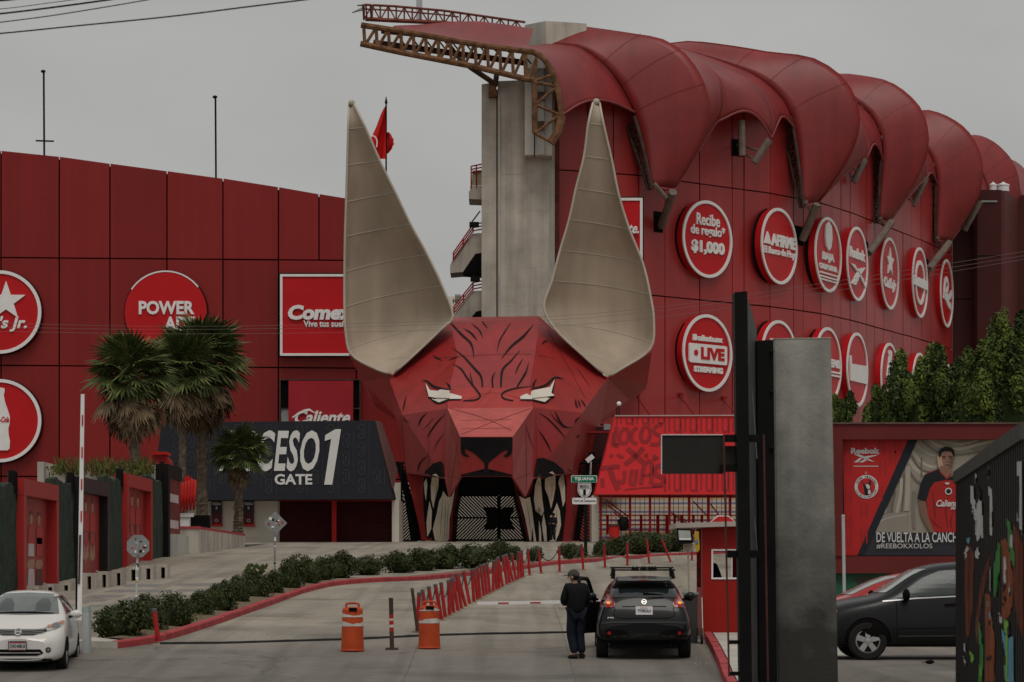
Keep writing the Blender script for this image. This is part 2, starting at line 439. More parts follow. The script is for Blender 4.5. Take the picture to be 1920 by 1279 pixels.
# dark paver bands in the plaza on the left
M_band = mat('grey_paver', (.20, .185, .18), .9, .15, 3, bump=.1)
pv = bpy.data.objects.new('plaza_paving', None); COL.objects.link(pv); pv['kind'] = 'structure'; ORG[pv.name] = Vector((0, 0, 0))
for (u0, u1, v) in ((235, 300, 1098), (330, 440, 1096), (200, 320, 1108), (330, 420, 1107), (165, 230, 1118), (260, 345, 1117), (352, 425, 1117), (160, 200, 1126), (225, 330, 1125),
                    (165, 215, 1136), (228, 300, 1134), (162, 230, 1146), (160, 196, 1157), (205, 245, 1156), (162, 205, 1169), (164, 200, 1181)):
    a = G(u0, v); b = G(u1, v); dY = .42 + .012 * (a.y - 55)
    m = MB(); n = 6
    m.grid([[Vector((lerp(a.x, b.x, i / n), a.y + d * dY, gz(a.x, a.y + d * dY) + .004)) for i in range(n + 1)] for d in (-1, -.33, .33, 1)])
    m.build('paver_band', M_band, pv)

def kerb(name, label, pts, w=.16, h=.15, seg=2.2, m=M_kerb):
    """row of kerb stones along ground points, each stone its own part with an open joint"""
    root = bpy.data.objects.new(name, None); COL.objects.link(root); root['kind'] = 'structure'; root['label'] = label; ORG[root.name] = Vector((0, 0, 0))
    L = sum((b - a).length for a, b in zip(pts, pts[1:])); n = max(2, int(L / .55)); q = resample(pts, n)
    per = max(1, int(round(seg / .55))); i = 0
    while i < n - 1:
        j = min(n - 1, i + per); sub = [v.copy() for v in q[i:j + 1]]
        e = (sub[-1] - sub[-2]).normalized(); sub[-1] = sub[-1] - e * .025
        jit = rnd.uniform(-.008, .008); rows = []
        for k, p in enumerate(sub):
            t = (sub[min(k + 1, len(sub) - 1)] - sub[max(0, k - 1)]); t.z = 0; t.normalize(); nn = Vector((-t.y, t.x, 0))
            rows.append([p + nn * a + Vector((0, 0, b)) for a, b in ((0, -.12), (0, h - .03 + jit), (.03, h + jit), (w, h + jit), (w, -.12))])
        mb = MB(); mb.grid(rows); mb.poly(rows[0]); mb.poly(rows[-1][::-1]); mb.build('kerb_stone', m, root)
        i = j
    return root
kp = [G(u, v) for u, v in ((222, 1216), (300, 1204), (380, 1180), (460, 1152), (540, 1123), (590, 1107), (640, 1097), (720, 1091), (793, 1088), (870, 1081), (930, 1073), (985, 1067), (1040, 1059), (1120, 1053), (1200, 1047), (1300, 1041), (1400, 1036))]
kp = smoothpts(kp, 60)
KERB = kp
kerb('kerb', 'red painted kerb curving up beside the bushes', kp)
# concrete apron stub at the kerb's near end
a0 = kp[0]
m = MB(); m.slab([a0 + Vector((-1.0, .5, 0)), a0 + Vector((-.02, 0, 0)), a0 + Vector((.1, .5, 0)), a0 + Vector((-.8, 1.8, 0.05))], (0, 0, .14))
tag(m.build('pavement', M_concl), kind='structure')
# planting bed soil behind the kerb
M_soil = mat('dry_soil', (.16, .12, .08), .95, .4, 5, bump=.5)
m = MB(); rows = []
for k, p in enumerate(kp[1:-1]):
    t = (kp[k + 2] - kp[k]); t.z = 0; t.normalize(); nn = Vector((-t.y, t.x, 0))
    rows.append([p + nn * a + Vector((0, 0, b)) for a, b in ((.17, .06), (.9, .12), (1.5, .03))])
m.grid(rows); tag(m.build('soil', M_soil), kind='structure')
# booth island on the right
ip = [Vector((3.52, 43.5, gz(3.5, 43.5))), Vector((3.66, 46.3, gz(3.66, 46.3))), Vector((3.80, 49, gz(3.8, 49))), Vector((3.90, 52, gz(3.9, 52))), Vector((3.98, 55, gz(3.98, 55))), Vector((4.0, 62, gz(4, 62)))]
kerb('kerb', 'red kerb edging the booth island', [Vector((p.x + .16, p.y, p.z)) for p in ip][::1], seg=1.1) if False else None
kerb('kerb', 'red kerb edging the booth island', [p + Vector((.17, 0, 0)) for p in ip], w=.17, h=.17, seg=1.1)
m = MB(); rows = [[Vector((p.x + .18, p.y, p.z + .15)), Vector((p.x + 1.0, p.y, p.z + .155)), Vector((p.x + 2.6, p.y, p.z + .15)), Vector((p.x + 2.61, p.y, p.z - .4))] for p in ip]
m.grid(rows); tag(m.build('island_pavement', M_concl), kind='structure')
# ---------------------------------------------------------------- stadium, left facade
LY = 178.0
st = thing('stadium_building', 'dark red panelled stadium wall with sloping top behind the palms', 'stadium', P(330, HZ - 30, LY + 4))
cols = [-110, 2, 111, 206, 313, 418, 522, 598, 668, 760]
tops = [(-110, 270), (2, 283), (111, 294), (206, 307), (313, 321), (418, 335), (522, 351), (598, 364), (668, 375), (760, 391)]
def topv(u):
    for (a, va), (b, vb) in zip(tops, tops[1:]):
        if u <= b: return va + (vb - va) * (u - a) / (b - a)
    return tops[-1][1]
m = MB(); m.slab([P(u, topv(u) + 5, LY + .3) for u in cols] + [P(760, 1010, LY + .3), P(-110, 1010, LY + .3)], (0, 14, 0)); m.build('wall', M_gap, st)
jt = [0, 483, 685, 893, 1010]
for a, b in zip(cols, cols[1:]):
    for r in range(4):
        if r in (1, 2, 3) and a == 598: continue
        bb = 668 if (r > 0 and a == 522) else b
        e = 1.3
        v0l, v0r = (topv(a), topv(bb)) if r == 0 else (jt[r] + a * .008, jt[r] + bb * .008)
        v1l, v1r = jt[r + 1] + a * .008, jt[r + 1] + bb * .008
        k = 0 if r == 0 else e
        q = [P(a + e, v0l + k, LY), P(bb - e, v0r + k, LY), P(bb - e, v1r - e, LY), P(a + e, v1l - e, LY)]
        dy = Vector((0, rnd.uniform(-.03, .03), 0))
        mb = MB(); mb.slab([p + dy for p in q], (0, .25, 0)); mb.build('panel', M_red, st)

def mast(label, u, vt, vb, Y, cross=None):
    t = thing('antenna_mast', label, 'mast', P(u, vb, Y))
    m = MB(); m.tube([P(u + 1, vb + 8, Y), P(u, vt, Y)], .07, 6); m.build('pole', M_black, t)
    m = MB(); m.lathe([(.05, 0), (.16, .06), (.16, .16), (.04, .22)], P(u - 1, vt + 2, Y), 8); m.build('cap', M_black, t)
    if cross:
        m = MB(); m.tube([P(u - 15, cross, Y), P(u + 19, cross + 1, Y)], .06, 5); m.build('crossbar', M_black, t)
mast('thin black rooftop mast with a crossbar near its foot', 82, 135, 287, LY + 1.5, 264)
mast('thin plain black rooftop mast without a crossbar, above the round power sign', 404, 183, 332, LY + 1.5)

def round_sign(label, C, T, N, r, ring=True, depth=.6, name='round_sign', ringw=.035):
    """drum standing off a wall: C centre on the wall, T tangent (to the right), N outward normal"""
    t = thing(name, label, 'sign', C)
    ax = Matrix((T, Vector((0, 0, 1)), N)).transposed()
    m = MB(); m.lathe([(r * .97, .15), (r, .2), (r, depth), (r * .97, depth)], C, 48, ax); m.build('face', M_sign, t)
    if ring:
        m = MB(); q = []
        for (a, b) in ((r * .93, depth), (r * .93, depth + .1), (r * 1.01, depth + .1), (r * 1.01, depth)):
            q.append([C + ax @ Vector((a * math.cos(2 * math.pi * k / 56), a * math.sin(2 * math.pi * k / 56), b)) for k in range(56)])
        m.grid(q, closed=True); m.build('ring', M_white, t)
    m = MB(); m.lathe([(r * 1.03, .02), (r * 1.03, .16), (r * .9, .17)], C, 40, ax); m.build('backing', M_black, t)
    def at2(x, y, d=0): return C + ax @ Vector((x * r, y * r, depth + d))
    return t, at2
def sign_text(mb, at2, s, x0, x1, y0, y1, bold=.02, shear=0, d=.09):
    o = at2(x0, y0, .0); return text_on(mb, s, o, at2(x1, y0) - at2(x0, y0), at2(x0, y1) - at2(x0, y0), bold=bold, shear=shear, depth=at2(0, 0, d) - at2(0, 0, 0))
def sign_poly(mb, at2, pts, d=.12): return mb.slab([at2(x, y, .0) for x, y in pts], at2(0, 0, d) - at2(0, 0, 0))
XV, NV = Vector((1, 0, 0)), Vector((0, -1, 0))
rl = 77 * LY / FPX
t, a2 = round_sign('round red sign with white star and script lettering, cut by the left picture edge', P(3, 587, LY), XV, NV, rl)
m = MB(); sign_poly(m, a2, [(x / 77, -y / 77) for x, y in star2(12, -20, 38, 15)]); m.build('star_emblem', M_white, t)
m = MB(); sign_text(m, a2, "Carl's Jr.", -.75, .66, -.48, -.10, .03, .25); m.build('lettering', M_white, t)
t, a2 = round_sign('round red sign with a white bottle shape, below the star sign', P(3, 790, LY), XV, NV, rl)
bp_ = [(.06, .80), (.12, .78), (.12, .70), (.10, .62), (.13, .45), (.20, .25), (.25, .08), (.24, -.08), (.21, -.2), (.22, -.35), (.25, -.5), (.24, -.68), (.19, -.72)]
m = MB(); sign_poly(m, a2, bp_ + [(-x, y) for x, y in bp_[::-1]]); m.build('bottle_emblem', M_white, t)
m = MB(); sign_text(m, a2, 'Coca-Cola', -.2, .23, -.04, .1, .02, .3, d=.16); m.build('lettering', M_sign, t)
t, a2 = round_sign('round red sign with white block capitals and a broken rim, behind the palms', P(312, 587, LY), XV, NV, rl, ring=False, depth=.35)
m = MB(); sign_text(m, a2, 'POWER', -.65, .70, -.05, .28, .035); sign_text(m, a2, 'ADE', -.03, .72, -.44, -.10, .035); m.build('lettering', M_white, t)
m = MB(); q = []
for rr, d in ((rl * .985, .36), (rl * 1.02, .36)):
    q.append([a2(0, 0) + Vector((rr * math.cos(R(k)), -.03, rr * math.sin(R(k)))) for k in range(38, 150, 4)])
m.grid(q); m.build('rim', M_white, t)
def rect_sign(name, label, u0, v0, u1, v1, Y, frame=True, d=.4, fw=4.5):
    t = thing(name, label, 'sign', P((u0 + u1) / 2, v1, Y))
    m = MB(); m.pbox(u0 + 1, v0 + 1, u1 - 1, v1 - 1, Y, d); m.build('face', M_sign, t)
    m = MB(); m.pbox(u0 - 2, v0 - 2, u1 + 2, v1 + 2, Y + d * .6, d * .7); m.build('backing', M_black, t)
    if frame:
        m = MB(); a, b = P(u0, v1, Y - .08), P(u1, v0, Y - .08); w = fw * Y / FPX
        m.bx(a.x, b.x, Y - .08, Y + .1, b.z - w, b.z); m.bx(a.x, b.x, Y - .08, Y + .1, a.z, a.z + w)
        m.bx(a.x, a.x + w, Y - .08, Y + .1, a.z + w, b.z - w); m.bx(b.x - w, b.x, Y - .08, Y + .1, a.z + w, b.z - w); m.build('frame', M_white, t)
    return t
t = rect_sign('paint_sign', 'square red sign with white frame and slanted white lettering beside the large ear', 525, 514, 678, 667, LY - .7)
m = MB(); text_px(m, 'Comex', 540, 572, 664, 600, LY - .75, bold=.05, shear=.15, depth=(0, -.1, 0)); text_px(m, 'Vive tus sueños', 569, 601, 662, 613, LY - .75, bold=.03, depth=(0, -.05, 0)); m.build('lettering', M_white, t)
# recess above the gate building with the script sign
t = thing('sign_recess', 'dark recess framing a plain red board above the black gate building', 'recess', P(600, 800, LY - .3))
m = MB(); m.pbox(524, 711, 676, 830, LY - .35, .3); m.build('back_panel', M_gap, t)
m = MB(); [m.pbox(u, 711, u + 2, 800, LY - .6, .2) for u in (524, 674)]; m.pbox(526, 711, 674, 713, LY - .6, .2); m.pbox(526, 765, 541, 767, LY - .6, .2); m.pbox(662, 765, 674, 767, LY - .6, .2); m.build('frame', M_brown, t)
m = MB(); m.pbox(527, 768, 541, 790, LY - .5, .1); m.build('grille', M_steel, t)
t = thing('script_sign', 'plain red board with white script lettering just above the black gate building', 'sign', P(600, 815, LY - 1))
m = MB(); m.pbox(541, 714, 662, 820, LY - 1.0, .4); m.build('face', M_sign if False else mat('muted_red_board', (.34, .02, .028), .4, .1, .6), t)
m = MB(); text_px(m, 'Caliente', 553, 770, 657, 795, LY - 1.02, bold=.03, shear=.3, depth=(0, -.1, 0))
on_plane(m, stroke2([(548, 783), (560, 775), (572, 770), (580, 768), (592, 775)], [2, 4, 5, 4, 1]), LY - 1.15); m.build('lettering', M_white, t)

# ---------------------------------------------------------------- stadium, right facade
_fy = [(1046, 184), (1100, 184.8), (1200, 186.6), (1320, 190.8), (1452, 195.5), (1545, 200.8), (1602, 206.3), (1662, 213.8), (1718, 221), (1768, 229), (1790, 233)]
def FY(u):
    for (a, ya), (b, yb) in zip(_fy, _fy[1:]):
        if u <= b: return ya + (yb - ya) * (u - a) / (b - a)
    return _fy[-1][1]
def facT(u):
    a, b = P(u - 25, 0, FY(u - 25)), P(min(u + 25, 1790), 0, FY(min(1790, u + 25)))
    d = b - a; d.z = 0; return d.normalized()
def fac(u, z, out=0.0):
    Y = FY(u); p = Vector(((u - 960) * Y / FPX, Y, z)); T = facT(u)
    return p + Vector((T.y, -T.x, 0)) * out
st2 = thing('stadium_building', 'curved dark red panelled stand with round signs under the scalloped canopy', 'stadium', fac(1400, 3.5, -3))
fc = [1047, 1102, 1150, 1198, 1247, 1312, 1373, 1395, 1444, 1488, 1506, 1539, 1560, 1577, 1594, 1609, 1625, 1640, 1657, 1673, 1693, 1709, 1727, 1745, 1765, 1786]
zl = [3.4, 12.2, 21.4, 29.7, 36.6]
m = MB(); m.grid([[fac(u, z, -.28) for u in fc] for z in (3.4, 36.6)]); m.grid([[fac(u, 36.6, o) for u in fc] for o in (-.28, -9)]); m.build('wall', M_gap, st2)
for a, b in zip(fc, fc[1:]):
    T = facT((a + b) / 2); N = Vector((T.y, -T.x, 0))
    for z0, z1 in zip(zl, zl[1:]):
        g_ = .045; o = rnd.uniform(-.02, .02)
        pa0, pb0 = fac(a, z0, o), fac(b, z0, o)
        q = [pa0 + T * g_ + Vector((0, 0, g_)), pb0 - T * g_ + Vector((0, 0, g_)), pb0 - T * g_ + Vector((0, 0, z1 - z0 - g_)), pa0 + T * g_ + Vector((0, 0, z1 - z0 - g_))]
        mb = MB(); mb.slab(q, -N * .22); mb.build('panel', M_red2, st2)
SG = [(1322, .64, 143), (1456, .47, 141), (1547.5, .35, 139), (1602, .28, 137), (1663, .245, 133), (1719.6, .215, 130), (1770, .185, 126)]
def fsign(label, u, v, ring=True, rpx=71):
    k = min(range(7), key=lambda i: abs(SG[i][0] - u)); uc, ratio, hp = SG[k]; Y = FY(uc)
    ph = math.acos(ratio) - (uc - 960) / FPX; T = Vector((math.cos(ph), math.sin(ph), 0)); N = Vector((T.y, -T.x, 0))
    C = P(uc, v, Y) - N * .55 - Vector((0, .3, 0))
    return round_sign(label, C, T, N, hp / 2 * Y / FPX, ring, depth=.7)
t, a = fsign('round sign of large raised white price lettering, first in the upper row', 1320, 450)
m = MB(); sign_text(m, a, 'Recibe', -.45, .50, .35, .66); sign_text(m, a, 'de regalo*', -.68, .72, .02, .36); sign_text(m, a, '$1,000', -.65, .70, -.42, -.05, .05); m.build('lettering', M_white, t)
t, a = fsign('round sign with bank lettering and a small mountain emblem, second in the upper row', 1452, 463)
m = MB(); sign_text(m, a, 'AFIRME', -.45, .92, -.02, .30, .05); sign_text(m, a, 'El Banco de Hoy', -.86, .88, -.30, -.06, .03)
sign_poly(m, a, [(-.85, 0), (-.68, .32), (-.60, .22), (-.5, 0)]); m.build('lettering', M_white, t)
t, a = fsign('round sign with a white crest above two lines of capitals, third in the upper row', 1546, 479)
m = MB(); sign_poly(m, a, [(-.22, .78), (0, .9), (.22, .78), (.26, .45), (.18, .22), (0, .1), (-.18, .22), (-.26, .45)]); m.build('crest_emblem', M_white, t)
m = MB(); sign_text(m, a, 'BAJA', -.45, .45, -.22, .05, .06); sign_text(m, a, 'CALIFORNIA', -.68, .68, -.42, -.27, .05)
for y in (-.5, -.6, -.68): sign_poly(m, a, [(-.66, y), (.66, y), (.66, y - .04), (-.66, y - .04)])
m.build('lettering', M_white, t)
t, a = fsign('round sign with sports lettering over a crossed vector emblem, fourth in the upper row', 1604, 496)
m = MB(); sign_text(m, a, 'Reebok', -.75, .75, .12, .42, .06); sign_poly(m, a, [(-.7, -.05), (-.3, -.05), (.8, -.62), (.55, -.36)]); sign_poly(m, a, [(.75, -.02), (.1, -.12), (-.6, -.6), (-.2, -.6), (.2, -.3)])
m.build('lettering', M_white, t)
t, a = fsign('round sign with a raised white star over script, fifth in the upper row', 1662, 514)
m = MB(); sign_poly(m, a, [(x, -y) for x, y in star2(0, -.32, .42, .18)]); sign_text(m, a, "Carl's Jr", -.65, .7, -.5, -.12, .05, .2); m.build('lettering', M_white, t)
t, a = fsign('round sign with a white double ring and cross band, sixth in the upper row', 1718, 531)
m = MB(); q = []
for aa, b in ((.52, 0), (.52, .1), (.64, .1), (.64, 0)): q.append([a(aa * math.cos(2 * math.pi * k / 32), aa * math.sin(2 * math.pi * k / 32), b) for k in range(32)])
m.grid(q, closed=True); sign_poly(m, a, [(-.9, .12), (.9, .12), (.9, -.14), (-.9, -.14)], .16); m.build('ring_emblem', M_white, t)
t, a = fsign('round sign with a white scribbled script emblem, last in the upper row', 1767, 551)
m = MB()
for s_, w in (([(-.45, -.2), (-.3, .3), (0, .42), (.2, .2), (-.1, 0), (.3, -.1), (.75, .1)], .16), ([(-.5, -.1), (-.2, -.12), (.2, -.28), (.6, -.35)], .2)):
    for qd in stroke2(smoothpts([(x, y, 0) for x, y in s_], 14), w): sign_poly(m, a, [(p.x, p.y) for p in qd], .1)
m.build('script_emblem', M_white, t)
t, a = fsign('round sign with a white streaming badge, first in the lower row', 1322, 663)
m = MB(); sign_text(m, a, 'caliente.mx', -.42, .62, .30, .46, .06); sign_poly(m, a, [(-.6, .3), (-.46, .3), (-.46, .46), (-.6, .46)]); sign_text(m, a, 'STREAMING', -.55, .62, -.52, -.36, .07)
m.build('lettering', M_white, t)
rc = [(-.72, .22), (.74, .22), (.78, .18), (.78, -.24), (.74, -.28), (-.72, -.28), (-.76, -.24), (-.76, .18)]
m = MB(); sign_poly(m, a, rc); m.build('badge', M_white, t)
m = MB(); sign_text(m, a, 'LIVE', -.3, .66, -.18, .14, .05, d=.16); sign_poly(m, a, circle2(-.5, -.02, .08, n=12), .16); m.build('badge_lettering', M_sign, t)
for lab, u, v, kind in (('round sign mostly hidden behind the grey plate, second in the lower row', 1453, 673, 0), ('round sign showing only its far edge beside the grey plate, third in the lower row', 1547, 685, 1),
                        ('round sign with a broad white banded word, fourth in the lower row', 1607, 694, 2), ('round sign with a white bottle half behind foliage, fifth in the lower row', 1661, 711, 3),
                        ('round sign peeping over foliage, sixth in the lower row', 1722, 728, 4), ('round sign almost lost in foliage, last in the lower row', 1768, 745, 4)):
    t, a = fsign(lab, u, v)
    m = MB()
    if kind == 0: sign_poly(m, a, [(-.5, .5), (-.35, .5), (-.3, .3), (-.5, .3)])
    if kind == 1:
        sign_text(m, a, 'TOKENS', -.8, .9, -.05, .18, .06)
        for y in (-.15, -.24): sign_poly(m, a, [(-.8, y), (.9, y), (.9, y - .05), (-.8, y - .05)])
    if kind == 2: sign_poly(m, a, [(-.78, .34), (-.62, .34), (-.6, .12), (.92, .16), (.92, -.34), (-.7, -.34)])
    if kind == 3: sign_poly(m, a, [(x * 1.4 , y * 1.0) for x, y in bp_ + [(-x, y) for x, y in bp_[::-1]]])
    if kind == 4: sign_poly(m, a, [(-.3, .1), (.3, .1), (.3, -.1), (-.3, -.1)])
    m.build('lettering', M_white, t)
# tall rectangular signs at the left end of the curved stand, half behind the ear
for lab, u0, v0, u1, v1, tx in (('tall red framed sign with white script, upper one beside the right ear', 1120, 371, 1205, 512, 'Caliente.'), ('tall red framed sign, its lower corner showing under the right ear', 1130, 590, 1208, 727, None)):
    t = rect_sign('framed_sign', lab, u0, v0, u1, v1, 184.3, fw=5)
    if tx:
        m = MB(); text_px(m, 'Caliente.', 1128, 418, 1198, 438, 184.15, bold=.03, shear=.3, depth=(0, -.08, 0)); text_px(m, 'sports', 1150, 452, 1192, 466, 184.15, bold=.03, shear=.3, depth=(0, -.08, 0)); m.build('lettering', M_white, t)
# thin stay rods above the red gate building
for lab, p0, p1 in (('thin red stay rod on the stand wall, nearest to the ball lamp', (1193, 741), (1222, 783)), ('thin red stay rod on the stand wall, middle of three', (1275, 743), (1305, 780)), ('thin red stay rod on the stand wall, beside the black post', (1356, 749), (1380, 775))):
    m = MB(); m.tube([fac(p0[0], P(*p0, FY(p0[0])).z, .0), P(p1[0], p1[1], 176)], .07, 6); m.lathe([(.22, 0), (.22, .2), (.1, .25)], fac(p0[0], P(*p0, FY(p0[0])).z, .1), 8)
    tag(m.build('stay_rod', M_red), lab, 'rod', 'stay rods above the red gate')
# dark block beyond the stand
t = thing('stair_block', 'dark maroon stair block with white tanks at the far right end of the stand', 'building', P(1840, HZ - 60, 236))
m = MB(); Y = 234
m.pbox(1786, 398, 1834, 1010, Y, 6); m.build('wall', M_red_dark, t)
m = MB(); m.pbox(1833, 356, 1877.6, 1010, Y - 2.5, 9); m.build('tower_wall', M_red_dark, t)
m = MB(); m.slab([P(1876.5, 357, Y - 2.4), P(1902, 372, Y + 6), P(1902, 1010, Y + 6), P(1876.5, 1010, Y - 2.4)], (.4, .4, 0)); m.build('side_wall', mat('maroon_side', (.10, .022, .02), .6), t)
m = MB(); m.pbox(1902, 366, 2010, 1010, Y + 8, 6); m.build('rear_wall', M_red_dark, t)
for u, v in ((1833, 479), (1786, 560), (1833, 640)):
    m = MB(); m.pbox(u, v, u + 43, v + 1.6, Y - 2.53 if u == 1833 else Y - .03, .1); m.build('joint', M_gap, t)
m = MB(); m.pbox(1840, 376, 1870, 379, Y - 2.6, .12); m.build('rail', M_steel, t)
for u, w in ((1862, 7), (1881, 11)):
    tk = thing('roof_tank', 'small white roof tank on the dark stair block, ' + ('narrower of the two' if w < 9 else 'wider of the two'), 'tank', P(u, 357, Y))
    m = MB(); r = w * Y / FPX; m.lathe([(r, -.1), (r, .35), (r * 1.08, .38), (r * 1.08, .5), (r * .4, .62)], P(u, 357, Y), 16); m.build('body', M_white, tk)
    m = MB(); m.lathe([(r * .3, .6), (r * .3, .72), (.05, .74)], P(u, 357, Y), 10); m.build('lid', M_white, tk)

# ---------------------------------------------------------------- concrete tower and stairs
tw = thing('concrete_tower', 'tall raw concrete stair tower between the two ears', 'tower', P(975, 1000, 182))
def lifts(name, u0, u1, v0, v1, Y, d, n, mtl, slope=0):
    """stack of concrete pours with recessed joints"""
    for i in range(n):
        a, b = lerp(v0, v1, i / n), lerp(v0, v1, (i + 1) / n)
        m = MB(); q = rnd.uniform(-.008, .008)
        sl = slope if i == 0 else 0
        A = [P(u0, a + .12 + sl, Y + q), P(u1, a + .12, Y + q), P(u1, b, Y + q), P(u0, b, Y + q)]
        m.slab(A, (0, d, 0)); m.build('concrete_lift', mtl, tw)
lifts('shaft', 903, 930.6, 154, 1000, 180.0, 8, 24, M_conc, 4)
lifts('shaft', 933, 981.9, 150, 1000, 180.0, 8, 24, M_conc, 2)
lifts('shaft', 982, 1030, 146, 1000, 180.0, 8, 24, M_conc)
m = MB(); m.pbox(930, 168, 934.2, 1000, 180.5, 3); m.build('drain_slot', mat('stained_concrete', (.10, .09, .07), .9, .3, 1, streak=2), tw)
m = MB(); m.tube([P(936, 178, 179.9), P(936, 1000, 179.9)], .07, 8); m.build('downpipe', M_concl, tw)
m = MB(); m.pbox(1030, 120, 1040, 1000, 180.4, 7); m.build('edge_column', M_concl, tw)
m = MB(); m.pbox(1040, 130, 1049, 1000, 182.2, 1.5); m.build('rust_edge', mat('rust_red', (.12, .03, .025), .8, .4, 2), tw)
# pylon head: angled block on top
for (ua, ub, va, vb) in ((984, 1021.5, 45.5, 100), ):
    m = MB(); m.slab([P(984, 47, 188.6), P(1022, 39.5, 187), P(1022, 128, 187), P(984, 128, 188.6)], (0, 5, 0)); m.build('head_block', M_concl, tw)
m = MB(); m.slab([P(1022.4, 39.5, 187), P(1061, 41.5, 187.2), P(1061, 128, 187.2), P(1022.4, 128, 187)], (0, 5, 0)); m.build('head_block', M_conc, tw)
m = MB(); m.slab([P(1061.3, 41.5, 187.2), P(1100, 44.5, 187.4), P(1100, 128, 187.4), P(1061.3, 128, 187.2)], (0, 5, 0)); m.build('head_block', M_conc, tw)
for u in (984, 1003, 1018):
    m = MB(); m.slab([P(u, 128, 178.6), P(u + 17, 128, 178.4), P(u + 17, 290 if u < 1010 else 292, 178.4), P(u, 291, 178.6)], (0, 2, 0)); m.build('corbel_column', M_concl, tw)
for v in (180, 235):
    m = MB(); m.pbox(1006, v - 8, 1021, v + 8, 178.2, .3); m.build('anchor_plate', M_brown, tw)
m = MB(); m.pbox(916, 155, 931, 182, 179.5, .6); m.build('bearing_frame', M_rust, tw)
# stair flights cantilevered on the left of the tower
Ys = 181.0
def quad_slab(name, pts, m_, d=3.0, par=tw):
    m = MB(); m.slab([P(u, v, Ys) for u, v in pts], (0, d, 0)); return m.build(name, m_, par)
quad_slab('landing', [(879, 358), (903, 358), (903, 374), (879, 373)], M_conc); quad_slab('landing_parapet', [(881.5, 349), (903, 348), (903, 358), (881.5, 358)], M_conc)
quad_slab('notice_board', [(886, 320), (903, 319), (903, 347), (884, 348)], mat('pale_yellow', (.38, .35, .22), .7), .1)
quad_slab('stair_flight', [(844, 497), (850, 485), (886, 438), (903, 437), (903, 474), (891, 476), (868, 510), (844, 512)], M_conc)
quad_slab('stair_soffit', [(868, 511.5), (892, 477), (903, 475.5), (903, 514)], M_gap, 2.5)
quad_slab('stair_flight', [(848, 600), (855, 585), (886, 546), (903, 545), (903, 582), (893, 584), (880, 600)], M_conc)
quad_slab('stair_soffit', [(885, 593), (893, 585), (903, 584), (903, 594)], M_gap, 2.5)
for pa, posts in (([(850, 474), (887, 421), (903, 418)], (0, .5, 1)), ([(851, 575), (887, 530), (903, 527)], (0, .5, 1)), ([(883.5, 312), (903, 308)], (0,))):
    m = MB()
    for dv in (0, 6, 12): m.tube([P(u, v + dv, Ys - .1) for u, v in pa], .05, 5)
    for (u, v) in pa[:-1] + [((pa[0][0] + pa[1][0]) / 2, (pa[0][1] + pa[1][1]) / 2)]: m.tube([P(u, v, Ys - .1), P(u, v + (15 if len(pa) > 2 else 40), Ys - .1)], .05, 5)
    m.build('handrail', mat('red_railing', (.30, .02, .02), .5), tw)
for (u0, v0) in ((880, 416), (882, 518)):
    m = MB(); m.pbox(u0, v0, u0 + 18, v0 + 9, Ys - .4, .5); m.tube([P(u0 + 5, v0, Ys), P(u0 + 20, v0 - 20, Ys + .5)], .05, 5); m.build('floodlight', M_black, tw)

# ---------------------------------------------------------------- scalloped membrane canopy
can = thing('stadium_canopy', 'red scalloped fabric canopy on steel trusses over the stand', 'canopy', P(1300, 400, 186))
NT = 22
def rib(pts, Yb, k=.35, n=NT):
    q = smoothpts([(u, v, 0) for u, v in pts], n)
    ue = pts[-1][0]; res = []
    for p in q:
        dX = (p.x - ue) * Yb / FPX
        res.append(P(p.x, p.y, Yb - k * dX))
    return res
def rpt(rb, t):
    x = min(max(t, 0), 1) * (len(rb) - 1); i = min(int(x), len(rb) - 2); return rb[i].lerp(rb[i + 1], x - i)
def membrane(ra, rb, arch=0.0, sag=0.0, ns=10, name='membrane', bulge=(0, 0, 0), edge=True):
    rows = []; bv = Vector(bulge)
    for i in range(ns + 1):
        s_ = i / ns; k = math.sin(math.pi * s_); row = []
        for j in range(NT):
            t = j / (NT - 1) * (1 - arch * k)
            p = rpt(ra, t).lerp(rpt(rb, t), s_)
            p = p + Vector((0, 0, -sag * k * math.sin(math.pi * min(1, t * 1.1)))) + bv * k * math.sin(math.pi * t)
            row.append(p)
        rows.append(row)
    m = MB(); m.grid(rows); o = m.build(name, M_mem, can, smooth=True)
    md = o.modifiers.new('thick', 'SOLIDIFY'); md.thickness = .06; md.offset = -1
    if edge:
        e = MB(); e.tube([r[-1] for r in rows], .09, 6); e.build('edge_cable', mat('membrane_hem', (.25, .06, .06), .5), o)
    return o
def seam_lines(L, R_, ts, bulge=-.2):
    for t in ts:
        m = MB(); q = []
        for i in range(9):
            s_ = i / 8; k = math.sin(math.pi * s_); q.append(rpt(L, t).lerp(rpt(R_, t), s_) + Vector((.04, -.05, -bulge * k * math.sin(math.pi * t * 1.1) + .05)))
        m.tube(q, .012, 4); m.build('membrane_seam', mat('seam_red', (.17, .02, .021), .5), can)
A0 = rib([(960, 88), (1000, 97), (1018, 108), (1034, 135), (1043, 165), (1049, 200), (1051, 217)], 177.2, 0)
L1 = rib([(1030, 82), (1070, 84), (1096, 92), (1130, 118), (1160, 153), (1180, 188), (1190, 208), (1207, 265), (1226, 352)], 184.6)
R1 = rib([(1040, 44), (1100, 50), (1190, 63), (1245, 74), (1290, 105), (1320, 155), (1331, 205), (1318, 262), (1290, 315), (1264, 356)], 185.6)
L1u = rib([(1030, 82), (1070, 84), (1096, 92), (1130, 118), (1160, 153), (1180, 188), (1191, 211)], 185.2)
V1 = rib([(1180, 66), (1250, 84), (1306, 112), (1333, 128), (1350, 155), (1355, 180), (1354, 205), (1343, 229)], 188.4)
